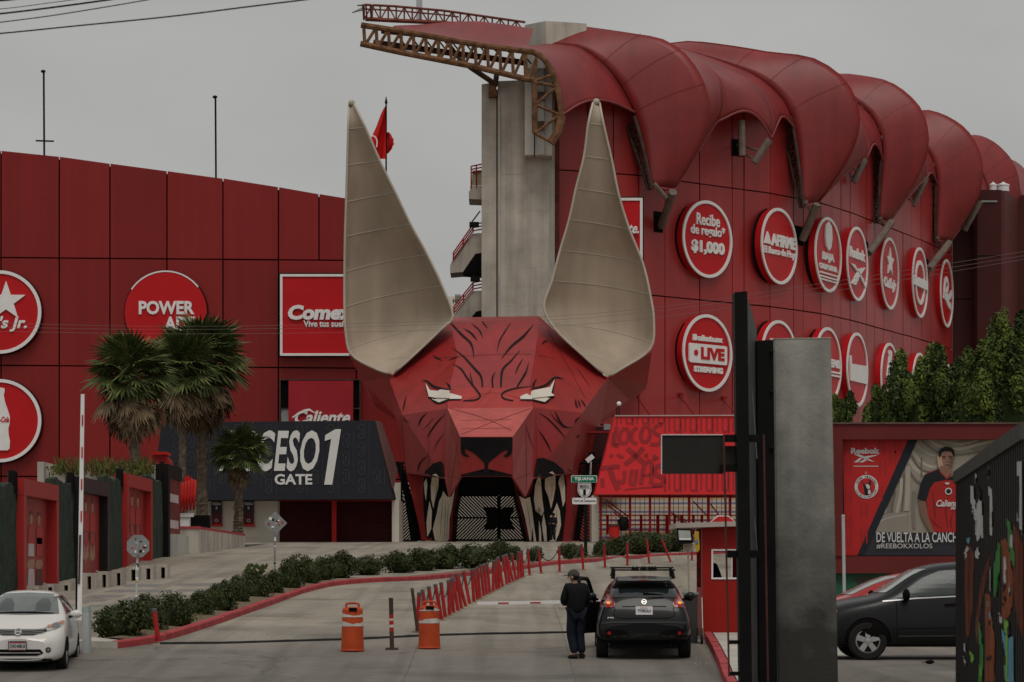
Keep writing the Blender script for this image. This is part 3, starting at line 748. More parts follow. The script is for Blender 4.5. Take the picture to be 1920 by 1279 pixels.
V2 = rib([(1240, 82), (1320, 112), (1375, 135), (1410, 155), (1432, 178), (1444, 203), (1449, 228), (1446, 258)], 191.6)
L2 = rib([(1250, 84), (1320, 103), (1395, 130), (1425, 146), (1455, 171), (1478, 201), (1490, 236), (1500, 300), (1511, 386)], 195.6)
L2u = rib([(1250, 84), (1320, 103), (1395, 130), (1425, 146), (1455, 171), (1478, 201), (1490, 239)], 196)
L3u = rib([(1530, 140), (1580, 170), (1610, 195), (1632, 214), (1650, 246), (1656, 282), (1655, 300)], 210)
L4u = rib([(1700, 235), (1730, 270), (1750, 303), (1757, 343)], 225.5)
R2 = rib([(1230, 88), (1290, 78), (1380, 88), (1440, 98), (1515, 107), (1557, 127), (1585, 152), (1604, 185), (1612, 224), (1606, 262), (1588, 303), (1560, 345), (1533, 380)], 197.0)
V3 = rib([(1520, 130), (1575, 175), (1606, 222), (1619, 250), (1626, 278), (1624, 297)], 206)
L3 = rib([(1530, 140), (1580, 170), (1610, 195), (1632, 214), (1650, 246), (1656, 282), (1653, 330), (1650, 415)], 210)
R3 = rib([(1530, 150), (1575, 139), (1637, 146), (1672, 156), (1705, 179), (1730, 209), (1740, 244), (1741, 272), (1734, 305), (1716, 342), (1694, 376), (1670, 413)], 211.5)
V4 = rib([(1690, 230), (1720, 265), (1736, 300), (1738, 333)], 221.5)
L4 = rib([(1700, 235), (1730, 270), (1750, 303), (1757, 338), (1757, 390), (1757, 451)], 225.5)
R4 = rib([(1690, 215), (1730, 207), (1754, 210), (1783, 222), (1813, 244), (1835, 279), (1843, 316), (1840, 352), (1831, 380), (1808, 415), (1781, 454)], 227)
V5 = rib([(1800, 290), (1826, 320), (1838, 348), (1840, 385)], 236)
L5 = rib([(1800, 270), (1828, 300), (1850, 345), (1858, 385), (1860, 425)], 240)
R5 = rib([(1790, 262), (1824, 254), (1846, 258), (1869, 271), (1892, 294), (1905, 318), (1911, 345), (1911, 380), (1900, 430)], 242)
V6 = rib([(1880, 310), (1900, 335), (1912, 365), (1916, 400)], 252)
R6 = rib([(1870, 302), (1896, 300), (1920, 317), (1938, 345), (1945, 380), (1940, 430)], 258)
membrane(A0, L1u, .15, .3)
for L, R_, in ((L1, R1), (L2, R2), (L3, R3), (L4, R4), (L5, R5)): membrane(L, R_, 0, -.2, 8); seam_lines(L, R_, (.3, .45, .6))
membrane(R1, V1, .06, .2); membrane(V1, V2, .13, .4); membrane(V2, L2u, .10, .3, 8)
membrane(R2, V3, .05, .2); membrane(V3, L3u, .14, .2, 8)
membrane(R3, V4, .05, .2); membrane(V4, L4u, .12, .2, 8)
membrane(R4, V5, .05, .2); membrane(V5, L5, .1, .2, 6); membrane(R5, V6, .05, .2, 6); membrane(V6, R6, .1, .2, 6)
# pale top of the canopy reaching over the pitch, left of the tower
Tt = [P(u, v, 178) for u, v in ((700, 50), (765, 60), (830, 72), (890, 83), (940, 90), (983, 96))]
Tb = [P(u, v, 186) for u, v in ((740, 48), (790, 46), (850, 40), (900, 40), (950, 46), (1000, 54))]
Tm = [a.lerp(b, .5) + Vector((0, 0, -.35 + .25 * math.sin(i * 1.3))) for i, (a, b) in enumerate(zip(Tt, Tb))]
NT_ = NT; NT = 14
m = MB(); m.grid([resample(x, 14) for x in (Tt, [a.lerp(b, .5) for a, b in zip(Tt, Tm)], Tm, [a.lerp(b, .5) for a, b in zip(Tm, Tb)], Tb)]); m.build('membrane', M_mem, can, smooth=True); NT = NT_
# rusty end truss
tr = MB()
top = smoothpts([(677, 47, 0), (765, 61, 0), (890, 83, 0), (983, 96, 0), (1003, 99, 0), (1023, 114, 0), (1038, 143, 0), (1047, 175, 0), (1051, 200, 0), (1053, 222, 0)], 40)
m = MB(); m.tube([P(p.x, p.y, 176.9) for p in top], .20, 8); m.build('top_chord', M_rust, can)
m = MB(); m.tube([P(u, v, 176.9) for u, v in ((676, 82), (755, 99), (890, 125), (985, 148), (1001, 150))], .20, 8); m.build('bottom_chord', M_rust, can)
m = MB(); m.tube([P(u, v, 176.9) for u, v in ((1002, 148), (1003, 250))], .20, 8); m.build('inner_chord', M_rust, can)
m = MB(); m.tube([P(u, v, 176.9) for u, v in ((1053, 218), (1046, 250), (1032, 268))], .30, 8); m.build('tip_chord', M_rust, can)
def tv(u):
    return 47 + (u - 677) * (96 - 47) / (983 - 677)
def bv_(u):
    return 82 + (u - 676) * (148 - 82) / (985 - 676)
us = [682 + i * 23.2 for i in range(14)]
for i, u in enumerate(us):
    m = MB(); m.tube([P(u, tv(u), 176.9), P(u + 2, bv_(u + 2), 176.9)], .13, 6)
    if i < len(us) - 1: m.tube([P(u + 3, bv_(u + 3), 176.9), P(us[i + 1], tv(us[i + 1]), 176.9)], .11, 6)
    m.build('web_member', M_rust, can)
for a, b in (((985, 97), (988, 148)), ((1004, 112), (991, 146)), ((1006, 101), (1003, 150)), ((1003, 152), (1034, 141)), ((1003, 155), (1040, 161)), ((1040, 166), (1005, 195)), ((1005, 197), (1048, 215)), ((1046, 218), (1006, 248)), ((1003, 250), (1032, 266))):
    m = MB(); m.tube([P(a[0], a[1], 176.9), P(b[0], b[1], 176.9)], .11, 6); m.build('web_member', M_rust, can)
# inner dark chords and strut of the truss, one bay behind
m = MB(); m.tube([P(700, 80, 181), P(985, 118, 181)], .22, 6); m.tube([P(715, 58, 181), P(820, 68, 181)], .2, 6)
m.tube([P(830, 68, 181), P(870, 122, 178)], .15, 6); m.tube([P(880, 125, 178), P(926, 156, 179)], .18, 6); m.tube([P(931, 140, 178.2), P(929, 160, 179)], .18, 6)
for u in range(740, 985, 26): m.tube([P(u, tv(u), 177), P(u + 22, 80 + (u + 22 - 700) * .133, 181)], .06, 5)
m.build('rear_truss', M_brown, can)
# roof walkway with lattice railing, behind the top
wk = MB()
wt = [(683, 9), (740, 12), (830, 20), (860, 24), (985, 42)]; wb = [(685, 36), (740, 39), (830, 43), (985, 60)]
wk.tube([P(u, v, 187) for u, v in wt], .09, 5); wk.tube([P(u, v, 187) for u, v in wb], .16, 5); wk.tube([P(u, v + 8, 187) for u, v in wt[:4]], .06, 5)
def lin(pts, u):
    for (a, va), (b, vb) in zip(pts, pts[1:]):
        if u <= b: return va + (vb - va) * (u - a) / (b - a)
    return pts[-1][1]
for i, u in enumerate(range(683, 980, 15)):
    wk.tube([P(u, lin(wt, u), 187), P(u, lin(wb, u), 187)], .06, 5)
    if i % 2: wk.tube([P(u, lin(wt, u), 187), P(u + 15, lin(wb, u + 15), 187)], .05, 5)
    else: wk.tube([P(u, lin(wb, u), 187), P(u + 15, lin(wt, u + 15), 187)], .05, 5)
for u in (680, 686, 694): wk.tube([P(u, 8, 186.4), P(u + 2, 38, 187)], .06, 5)
wk.build('walkway', mat('rust_red_steel', (.16, .045, .03), .7, .4, 2), can)
m = MB(); m.slab([P(660, 23, 187), P(680, 13, 187), (P(681, 18, 187))], (0, .3, 0)); m.tube([P(670, 10, 187), P(700, 9, 187)], .08, 5); m.build('lamp', M_steel, can)
m = MB(); m.pbox(780.5, -60, 791.5, 36, 190, .4); m.build('lamp_column', M_grey, can)
# lattice trusses and struts under each hood
def under(L, t0, tip, wall, pocket, off=(-.55, .9, -.1), r=.13, hood=None):
    root_pts = [rpt(L, lerp(t0, 1, i / 8)) for i in range(9)]; o = Vector(off)
    a = [p + Vector((-.12, .1, -.05)) for p in root_pts]; b = [p + o * (1.5 - .9 * i / 8) for i, p in enumerate(root_pts)]
    m = MB(); m.tube(a, r, 6); m.tube(b, r, 6)
    for i in range(8):
        m.tube([a[i], b[i + 1]], r * .6, 5); m.tube([b[i + 1], a[i + 1]], r * .6, 5)
    m.build('hood_truss', M_brown, can)
    if tip:
        m = MB(); m.tube([P(tip[0], tip[1], tip[2]), fac(wall[0], P(wall[0], wall[1], FY(wall[0])).z, .3)], .30, 8); m.build('strut', M_steel if False else mat('weathered_pipe', (.17, .13, .11), .7, .3, 2), can)
        m = MB(); e = P(root_pts[-1].x, 0, 0); m.tube([root_pts[-1] + Vector((0, 0, .3)), P(tip[0] - 12, tip[1] + 12, tip[2] + .3)], .16, 6); m.build('strut', mat('weathered_pipe', (0, 0, 0)), can)
    if pocket:
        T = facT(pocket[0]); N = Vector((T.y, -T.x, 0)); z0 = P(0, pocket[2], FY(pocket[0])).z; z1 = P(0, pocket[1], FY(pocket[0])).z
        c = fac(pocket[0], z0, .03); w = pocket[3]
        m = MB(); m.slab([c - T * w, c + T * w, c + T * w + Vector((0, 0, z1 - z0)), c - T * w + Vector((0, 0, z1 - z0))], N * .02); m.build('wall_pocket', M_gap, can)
under(L1, .62, (1262, 360, 184.6), (1234, 425), (1234, 397, 436, .45))
under(L2, .62, (1532, 383, 196.4), (1498, 450), (1497, 424, 460, .6))
under(L3, .58, (1672, 416, 210.8), (1622, 475), (1621, 452, 490, .8))
under(L4, .50, (1780, 455, 226.4), (1735, 505), (1735, 485, 525, .9))
for (a, b, Y, c) in (((1443, 262), (1414, 305), 190.6, 1378), ((1622, 298), (1601, 342), 205, 1580), ((1737, 333), (1711, 386), 220.5, 1690), ((1838, 378), (1808, 432), 229, None), ((1390, 226), (1392, 292), 190.5, None)):
    m = MB(); m.tube([P(a[0], a[1], Y), P(b[0], b[1], Y)], .26, 8)
    if c: m.tube([P(a[0] - 14, a[1] + 22, Y), fac(c, P(c, a[1] + 10, FY(c)).z, .2)], .1, 5); m.tube([P(b[0], b[1] - 6, Y), fac(c + 8, P(c, b[1] - 20, FY(c)).z, .2)], .08, 5)
    m.build('strut', mat('weathered_pipe', (0, 0, 0)), can)
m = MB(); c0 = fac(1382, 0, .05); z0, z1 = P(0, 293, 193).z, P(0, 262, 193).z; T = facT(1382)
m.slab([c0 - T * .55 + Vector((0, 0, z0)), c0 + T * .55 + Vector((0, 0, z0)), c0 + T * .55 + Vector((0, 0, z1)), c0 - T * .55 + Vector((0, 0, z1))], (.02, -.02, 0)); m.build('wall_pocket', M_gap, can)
# ---------------------------------------------------------------- dog-head gate
dog = thing('dog_head_gate', 'huge faceted red snarling dog head forming the stadium gate, with tall beige ears', 'gate building', (0, 158, 3.7))
VX = dict(
 T1=(844, 603, 163), T2=(1011, 599, 163), T1b=(852, 595.5, 165), T2b=(1010, 592.5, 165),
 CL=(730, 712, 161), CR=(1139, 710, 161), BL=(754, 778, 156.5), BR=(1092, 774, 156.5),
 ML=(842, 728, 155.6), MR=(992, 728, 155.6), IL=(839, 766, 153.6), IR=(1000, 764, 153.6), F1=(858, 666, 159.3), F2=(1003, 664, 159.3),
 NL=(863, 819, 149.4), NR=(961.5, 819, 149.4), NLb=(863, 894, 149.9), NRb=(961.5, 894, 149.9),
 FL=(841, 932, 152.2), SL=(834, 898, 153.4), FR=(985, 932, 152.2), SR=(1000, 898, 153.4),
 LL=(762, 887, 157.2), LB=(792, 1013, 157.6), LI=(845, 1017, 156.8), LT=(862, 895, 155.6), LN=(849, 955, 156.2),
 RL=(1072, 888, 157.2), RB=(1066, 1015, 157.6), RI=(991, 1017, 156.8), RT=(962, 895, 155.6), RN=(976, 955, 156.2),
 OL1=(744, 800, 162), OL2=(757, 862, 161), OL3=(771, 892, 160.5), OL4=(786, 1013, 160),
 OR1=(1128, 785, 162), OR2=(1108, 862, 161), OR3=(1099, 892, 160.5), OR4=(1080, 1013, 160))
V3_ = {k: P(*p) for k, p in VX.items()}
facets = ['T1b T2b T2 T1', 'T1 T2 F2 F1', 'F1 F2 MR ML', 'T1 F1 BL', 'F1 ML BL', 'T1 BL CL', 'T2 BR F2', 'F2 BR MR', 'T2 CR BR',
          'ML MR IR IL', 'ML IL BL', 'MR BR IR', 'IL IR NR NL', 'NL NR NRb NLb', 'IL NL NLb FL', 'IL FL SL', 'IR NRb NR', 'IR FR NRb', 'IR SR FR',
          'BL IL SL LL', 'BR RL SR IR', 'LL SL LT', 'LL LT LN', 'LL LN LI LB', 'RL RT SR', 'RL RN RT', 'RL RB RI RN',
          'CL BL LL', 'CL LL OL1', 'OL1 LL OL2', 'OL2 LL LB OL3', 'OL3 LB OL4', 'CR RL BR', 'CR OR1 RL', 'OR1 OR2 RL', 'OR2 OR3 RB RL', 'OR3 OR4 RB',
          'T1 CL T1b', 'T2 T2b CR']
panels = []
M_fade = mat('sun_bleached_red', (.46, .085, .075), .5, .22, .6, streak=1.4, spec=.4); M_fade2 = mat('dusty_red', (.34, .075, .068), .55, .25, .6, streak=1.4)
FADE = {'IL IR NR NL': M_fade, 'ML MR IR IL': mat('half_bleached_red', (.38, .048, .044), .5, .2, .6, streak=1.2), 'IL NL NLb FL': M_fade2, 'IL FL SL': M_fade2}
ctr = P(920, 830, 163)
for f in facets:
    pts = [V3_[k] for k in f.split()]
    n = (pts[1] - pts[0]).cross(pts[2] - pts[0]).normalized()
    if n.dot(ctr - pts[0]) < 0: n = -n
    m = MB(); k = len(pts); tri_ = [(0, i, i + 1) for i in range(1, k - 1)]
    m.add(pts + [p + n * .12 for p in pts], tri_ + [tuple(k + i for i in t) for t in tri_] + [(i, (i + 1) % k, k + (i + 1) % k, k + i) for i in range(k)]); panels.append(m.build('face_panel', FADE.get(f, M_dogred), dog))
# snout underside, mouth jambs, hidden back so the head is closed
m = MB(); m.slab([P(863, 894.5, 150), P(961, 894.5, 150), P(961, 894.5, 158), P(863, 894.5, 158)], (0, 0, .1))
m.slab([P(862, 888, 156.4), P(962, 888, 156.4), P(974, 928, 157), P(852, 928, 157)], (0, .6, 0)); m.build('mouth_lintel', M_mark, dog)
m = MB()
for a, b, c, d in (('LT', 'LN', 'LI', 1), ('RT', 'RN', 'RI', -1)):
    pts = [V3_[a], V3_[b], V3_[c]]; m.grid([pts, [p + Vector((.25 * d, 3.5, 0)) for p in pts]])
m.build('mouth_jamb', M_mark, dog)
for ks in (('T1b', 'CL', 'OL1', 'OL2', 'OL3', 'OL4'), ('T2b', 'CR', 'OR1', 'OR2', 'OR3', 'OR4')):
    pts = [V3_[k] for k in ks]; m = MB(); m.grid([pts, [Vector((p.x * .97 + .03 * ctr.x, max(p.y + 6, 168), p.z)) for p in pts]]); m.build('side_shell', M_dogred, dog)
m = MB(); m.slab([V3_['T1b'], V3_['T2b'], V3_['T2b'] + Vector((0, 4, -.3)), V3_['T1b'] + Vector((0, 4, -.3))], (0, 0, -.1)); m.build('crown_panel', M_dogred, dog)
# panel seams pressed into the facets and painted markings, laid on the real surface
tree = bvh_of(panels)
tree_leg = bvh_of([p for p, f in zip(panels, facets) if any(k in f.split() for k in ('LI', 'RI', 'LN', 'RN', 'LT', 'RT')) or f in ('BL IL SL LL', 'BR RL SR IR')])
def zz(p): return (700 + p[0] / 2.665, 560 + p[1] / 2.665)      # coordinates measured in an enlargement
def paint(name, strokes, mtl, off=.03, step=None, polys=False, par=dog):
    m = MB(); tree = tree_leg if name in ('lip', 'fang', 'fang_cracks') else globals()['tree']
    for s_ in strokes:
        if polys: drape(m, [s_], camray, tree, off, step)
        else:
            pts, w = s_; q = smoothpts([(*zz(p), 0) for p in pts], max(8, len(pts) * 4)); drape(m, [[(a.x, a.y) for a in qd] for qd in stroke2([(a.x, a.y) for a in q], w)], camray, tree, off, step)
        if not polys and m.v: m.build(name.rstrip('s'), mtl, par); m = MB()
    return m.build(name, mtl, par) if m.v else None
sA = [0.4, 3, 3.6, .5]; sB = [.4, 2.2, 2.4, .4]
hair = [([(385, 120), (440, 180), (490, 230), (503, 300)], [2.5, 4, 4, .6]), ([(450, 150), (490, 175), (520, 212)], sA), ([(490, 125), (530, 160), (548, 202)], sB), ([(545, 115), (555, 130), (570, 148)], [2.5, 2, .4]),
        ([(688, 120), (655, 170), (630, 215), (618, 272)], sB), ([(800, 130), (750, 190), (690, 240), (640, 302)], [.5, 4.5, 4, .5]), ([(845, 228), (855, 215), (872, 212)], [2, 3, .5]),
        ([(392, 245), (450, 290), (500, 345), (538, 390), (545, 442)], [.4, 3, 4.2, 3]), ([(735, 258), (690, 310), (645, 360), (638, 442)], [.4, 3, 4.2, 3]), ([(748, 300), (725, 340), (708, 382)], sB),
        ([(776, 318), (762, 370), (718, 442)], [.4, 4, 2.5]), ([(610, 365), (595, 400), (597, 445)], [.5, 3.5, 3]), ([(397, 327), (440, 355), (470, 400), (520, 465), (535, 490), (510, 508), (450, 512)], [.4, 3, 3.4, 3.4, 3.4, 3, 2]),
        ([(485, 368), (487, 395), (500, 430)], sB), ([(790, 440), (700, 452), (645, 475), (650, 500), (700, 512)], [.6, 2, 3, 3, 2]),
        ([(297, 285), (320, 298), (345, 312)], [.5, 3.4, .6]), ([(372, 312), (395, 302), (428, 290)], [.4, 1.6, .3]), ([(250, 245), (247, 260), (255, 272)], [.4, 3, .5]), ([(165, 490), (155, 530), (148, 565)], sB),
        ([(1010, 500), (1012, 530), (1022, 550)], sA), ([(1022, 505), (1030, 530), (1035, 548)], sB), ([(1035, 505), (1050, 525), (1062, 545)], sB), ([(1015, 345), (1050, 395), (1085, 450)], [.3, 1, .3]),
        ([(270, 570), (240, 600), (225, 640)], sB), ([(310, 590), (265, 640), (240, 655)], [.3, 1.2, .3]), ([(360, 575), (310, 630), (265, 700)], sB), ([(355, 670), (320, 720), (300, 765)], [.3, 1.4, .3]), ([(150, 590), (165, 612), (188, 622)], [.4, 2, .3]),
        ([(272, 785), (235, 820), (222, 868)], sB), ([(822, 568), (870, 600), (920, 650), (962, 700)], sB), ([(905, 560), (935, 620), (960, 642), (992, 645)], sA), ([(880, 560), (905, 600), (950, 645)], [.3, 1.6, .4]),
        ([(820, 650), (860, 710), (890, 772)], sB), ([(760, 620), (775, 680), (800, 750)], [.3, 1.2, .3]), ([(1030, 590), (1015, 605), (1005, 622)], sB), ([(1028, 682), (1018, 692), (1022, 697)], [1, 2.6, .4]), ([(970, 848), (985, 862), (992, 875)], [.3, 1.4, .3])]
paint('painted_stripes', hair, M_mark, .035)
M_seam = mat('panel_seam', (.15, .018, .02), .6, .2)
seams = [([(300, 300), (500, 285), (760, 278), (905, 300)], .5), ([(345, 450), (372, 548)], .6), ([(590, 455), (510, 540)], .5), ([(800, 455), (800, 545)], .6), ([(380, 548), (560, 600), (720, 675)], .6), ([(790, 548), (590, 620), (440, 680)], .6), ([(190, 880), (355, 870)], .8),
         ([(440, 520), (600, 470), (790, 520)], .4), ([(390, 610), (690, 605)], .4), ([(405, 650), (690, 648)], .4), ([(812, 560), (815, 800)], .5), ([(280, 640), (275, 840)], .5), ([(420, 720), (385, 960)], .5), ([(762, 640), (765, 960)], .6), ([(705, 905), (790, 870)], .6), ([(365, 885), (430, 900)], .6), ([(810, 860), (1040, 872)], .6), ([(870, 150), (1060, 500)], .6), ([(250, 270), (160, 400)], .5)]
paint('panel_seams', seams, M_seam, .02)
# eyes
for eye, lids, pl in (([(262, 425), (285, 460), (380, 475), (442, 492), (440, 505), (380, 505), (330, 522), (300, 508), (278, 488)], [([(245, 412), (270, 415), (300, 440), (345, 452), (385, 458)], [.6, 4, 4.5, 3, 1.5]), ([(366, 422), (380, 440), (385, 458)], [1, 4, 2]), ([(262, 425), (275, 480), (300, 512), (330, 524), (380, 508), (440, 508)], [1.5, 2.5, 3.5, 3, 2.5, 1.5])], [(275, 492), (335, 457), (382, 462), (380, 500), (310, 498)]),
                      ([(905, 405), (880, 445), (800, 462), (735, 492), (735, 506), (795, 506), (855, 520), (880, 500)], [([(950, 405), (905, 397), (860, 435), (800, 450)], [.6, 4, 4, 2]), ([(815, 402), (800, 430), (795, 458)], [1, 4, 2]), ([(905, 405), (888, 490), (858, 522), (795, 510), (735, 510)], [1.5, 3, 3.2, 2.5, 1.5])], [(905, 488), (865, 448), (795, 462), (795, 500), (870, 492)])):
    paint('eye_outline', [([p for p in a], b) for a, b in lids], M_mark, .05)
    paint('eye', [[zz(p) for p in eye]], mat('eye_white', (.66, .60, .53), .5, .08), .06, polys=True)
    q = []
    m = MB()
    for p in pl:
        o_, d_ = camray(*zz(p)); loc, no, _, _ = tree.ray_cast(o_, d_.normalized()); q.append(loc + Vector((0, -.25, .02)))
    m.slab(q, (0, .22, 0)); m.build('brow_plate', mat('eye_white', (0, 0, 0)), dog)
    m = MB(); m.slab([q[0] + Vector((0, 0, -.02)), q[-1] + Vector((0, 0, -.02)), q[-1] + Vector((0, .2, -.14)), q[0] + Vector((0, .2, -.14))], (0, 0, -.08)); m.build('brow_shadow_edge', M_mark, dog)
# nose and mouth marking on the snout front
noses = [[(437, 693), (695, 693), (695, 752), (668, 755), (640, 768), (600, 800), (575, 822), (555, 822), (535, 800), (500, 770), (470, 754), (437, 752)], [(555, 822), (575, 822), (572, 850), (556, 850)],
         [(556, 850), (572, 850), (584, 870), (640, 882), (695, 880), (695, 887), (437, 887), (437, 880), (500, 882), (546, 868)], [(437, 752), (456, 754), (462, 775), (482, 788), (462, 791), (440, 775)], [(695, 752), (672, 755), (668, 772), (648, 788), (668, 793), (690, 778)]]
for q in noses: paint('nose', [[zz(p) for p in q]], M_mark, .04, polys=True)
# mouth: black lip shape with pale fangs
mouthL = [(250, 920), (262, 860), (300, 825), (338, 812), (352, 830), (356, 880), (365, 960), (378, 985), (405, 960), (428, 905), (408, 985), (388, 1080), (380, 1214), (268, 1214), (252, 1060)]
mouthR = [(965, 920), (948, 855), (900, 815), (845, 795), (815, 800), (806, 850), (800, 930), (775, 985), (755, 990), (725, 960), (705, 905), (722, 985), (745, 1080), (778, 1214), (945, 1214), (962, 1060)]
paint('lip', [[zz(p) for p in q] for q in (mouthL,)], M_mark, .04, 6, polys=True); paint('lip', [[zz(p) for p in mouthR]], M_mark, .04, 6, polys=True)
fangs = [[(300, 880), (318, 874), (332, 890), (328, 940), (312, 1000), (303, 1048), (292, 1000), (290, 930)], [(255, 920), (268, 895), (273, 930), (266, 1010), (258, 960)], [(284, 1010), (296, 1060), (292, 1150), (283, 1212), (272, 1190), (268, 1120), (275, 1060)],
         [(345, 985), (352, 960), (372, 990), (395, 985), (412, 950), (392, 1060), (384, 1100), (381, 1200), (372, 1213), (362, 1213), (352, 1140), (344, 1213), (334, 1213), (336, 1130), (326, 1213), (316, 1213), (322, 1130), (310, 1205), (300, 1150), (318, 1080), (332, 1010)],
         [(872, 868), (890, 862), (905, 880), (908, 940), (898, 1000), (886, 1050), (872, 990), (855, 950), (855, 900)], [(818, 890), (830, 878), (836, 930), (842, 1000), (850, 1060), (838, 1085), (826, 1010), (808, 1060), (800, 1000), (806, 930)], [(930, 890), (945, 875), (955, 930), (957, 1010), (945, 1040), (932, 960), (922, 920)],
         [(726, 985), (755, 1000), (780, 990), (790, 1050), (800, 1130), (812, 1213), (800, 1213), (792, 1140), (786, 1213), (778, 1205), (756, 1095)], [(848, 1070), (862, 1140), (866, 1213), (852, 1213), (840, 1130)], [(900, 1060), (915, 1020), (930, 1060), (936, 1130), (925, 1175), (908, 1213), (890, 1213), (885, 1140), (880, 1090)], [(825, 1105), (836, 1160), (838, 1213), (826, 1213)]]
for f in fangs: paint('fang', [[zz(p) for p in f]], M_tooth, .07, polys=True)
cracks = [([(318, 890), (322, 940), (312, 990)], [.3, .8, .2]), ([(350, 1000), (345, 1080), (338, 1180)], [.3, 1, .3]), ([(366, 1010), (362, 1100), (358, 1200)], [.3, 1, .3]), ([(382, 1020), (374, 1100), (370, 1200)], [.3, .8, .3]), ([(880, 880), (890, 940), (886, 1010)], [.3, .8, .2]), ([(760, 1010), (775, 1090), (785, 1180)], [.3, .9, .3]), ([(912, 1050), (915, 1120), (905, 1190)], [.3, .9, .3])]
paint('fang_cracks', cracks, mat('grey_marking', (.12, .10, .085), .6), .09)

# ears: deep sewn fabric shells on a red back
EARS = [([(655, 195), (653, 242), (651, 310), (649, 379), (647, 444), (646, 510), (646, 576), (648, 620), (658, 664), (700, 690), (735, 703)],
         [(664, 195), (685, 239), (712, 301), (741, 360), (770, 421), (801, 477), (829, 536), (849, 592), (827, 618), (772, 670), (735.5, 703)], (163.2, 162.6), 'left'),
        ([(1112, 193), (1103, 231), (1095, 293), (1080, 353), (1067, 412), (1050, 470), (1035, 527), (1020, 575), (1040, 616), (1092, 666), (1138.5, 707)],
         [(1124, 193), (1132, 235), (1147, 300), (1160, 365), (1180, 430), (1205, 493), (1219, 552), (1226, 603), (1219, 655), (1165, 692), (1139, 707.5)], (162.6, 163.2), 'right')]
M_rope = mat('pale_seam_rope', (.56, .51, .43), .7, .1)
for EL, ER, (ya, yb), sd in EARS:
    n = 34; el = smoothpts([(u, v, 0) for u, v in EL], n); er = smoothpts([(u, v, 0) for u, v in ER], n)
    # keep corresponding stations: resample each side by its own control index
    el = [rpt(smoothpts([(u, v, 0) for u, v in EL], 161), 0)] ; er = []
    def by_index(C):
        out_ = []
        for i in range(len(C) - 1):
            p0, p1, p2, p3 = [Vector((*C[max(0, min(len(C) - 1, j))], 0)) for j in (i - 1, i, i + 1, i + 2)]
            for k in range(4):
                t = k / 4
                out_.append(.5 * (2 * p1 + (p2 - p0) * t + (2 * p0 - 5 * p1 + 4 * p2 - p3) * t * t + (3 * p1 - p0 - 3 * p2 + p3) * t ** 3))
        out_.append(Vector((*C[-1], 0))); return out_
    el, er = by_index(EL), by_index(ER); n = len(el); rows = []; back = []
    for i in range(n):
        t = i / (n - 1); w = (er[i] - el[i]).length * 160 / FPX; row = []; rb_ = []
        for k in range(15):
            s_ = k / 14; c = 4 * s_ * (1 - s_)
            u, v = lerp(el[i].x, er[i].x, s_), lerp(el[i].y, er[i].y, s_) - c * 7 * min(1, max(0, (t - .3) * 2)) * (1 if t < .93 else 0)
            Y = lerp(ya, yb, s_) + c ** .8 * w * (.34 + .12 * t) - 2.6 * (1 - t) * min(1, t * 6 + .55) - 2.2 * max(0, t - .5) / .5 * (1 if t < .97 else .9)
            row.append(P(u, v, Y)); rb_.append(P(u + (1.8 * (s_ - .35)), v - .5, Y + .22 + .15 * c))
        rows.append(row); back.append(rb_)
    m = MB(); m.grid(rows); m.build('ear_lining', M_ear, dog, smooth=True)
    m = MB(); m.grid(back); m.build('ear_shell', M_dogred, dog, smooth=True)
    m = MB(); m.tube([r[0] for r in rows[:-1]], .075, 7); m.tube([r[-1] for r in rows[:-1]], .075, 7)
    c = rows[0][7] + Vector((0, -.1, .05)); m.lathe([(.19, -.15), (.2, .06), (.14, .16), (.02, .2)], c, 10)
    m.build('ear_rim', mat('pale_rim_fabric', (.46, .41, .34), .7, .1), dog, smooth=True)
    for j in (4, 8, 12, 16, 20, 24, 31, 36):
        if j < n - 1:
            m = MB(); m.tube([p + Vector((0, -.02, 0)) for p in rows[j]], .02, 5); m.build('ear_seam', M_rope, dog)
for pts in ([(654, 664, 163.4), (667, 686, 164), (680, 716, 165), (699, 751, 166), (742, 780, 163), (735, 704, 162.4)], [(1222, 660, 163.6), (1214, 718, 165), (1180, 748, 166), (1127, 786, 163), (1139, 709, 162.4)]):
    m = MB(); q = [P(*p) for p in pts]; m.slab(q, (0, 2.5, -.2)); m.build('ear_base', M_dogred, dog)

# ---------------------------------------------------------------- black chevron gates in and beside the mouth
def chevron_gate(label, u0, u1, v0, v1, Y, group=None, poly=None, halves='LR'):
    t = thing('metal_gate', label, 'gate', P((u0 + u1) / 2, v1, Y), group)
    a, b = P(u0, v1, Y), P(u1, v0, Y); W_, H_ = b.x - a.x, b.z - a.z
    m = MB(); r = .06
    fr = [a, Vector((b.x, Y, a.z)), b, Vector((a.x, Y, b.z)), a]
    for p, q in zip(fr, fr[1:]): m.tube([p, q], r, 4)
    m.tube([Vector((a.x, Y, a.z + H_ * .5)), Vector((b.x, Y, a.z + H_ * .5))], .05, 4); m.build('frame', M_black, t)
    m = MB(); mid = a.z + H_ * .5
    for lo, hi, up in ((a.z, mid, 1), (mid, b.z, -1)):
        h = hi - lo; d = .20; x = a.x - h
        while x < b.x + h:
            # bar at 45 degrees clipped to the leaf
            sg = up if halves == 'L' else -up
            p = [Vector((x, Y, lo if sg > 0 else hi)), Vector((x + h, Y, hi if sg > 0 else lo))]
            c = []
            for q in p: c.append(q.copy())
            if c[0].x < a.x: f = (a.x - c[0].x) / h; c[0] = p[0].lerp(p[1], f)
            if c[1].x > b.x: f = (b.x - p[0].x) / h; c[1] = p[0].lerp(p[1], f)
            if c[0].x < c[1].x - .05: m.tube(c, .042, 4, cap=False)
            x += d
    m.build('bars', M_black, t)
    return t
gl = chevron_gate('left leaf of the black chevron gate in the dog mouth', 847, 934, 929, 1013, 158.2, None, None, 'L')
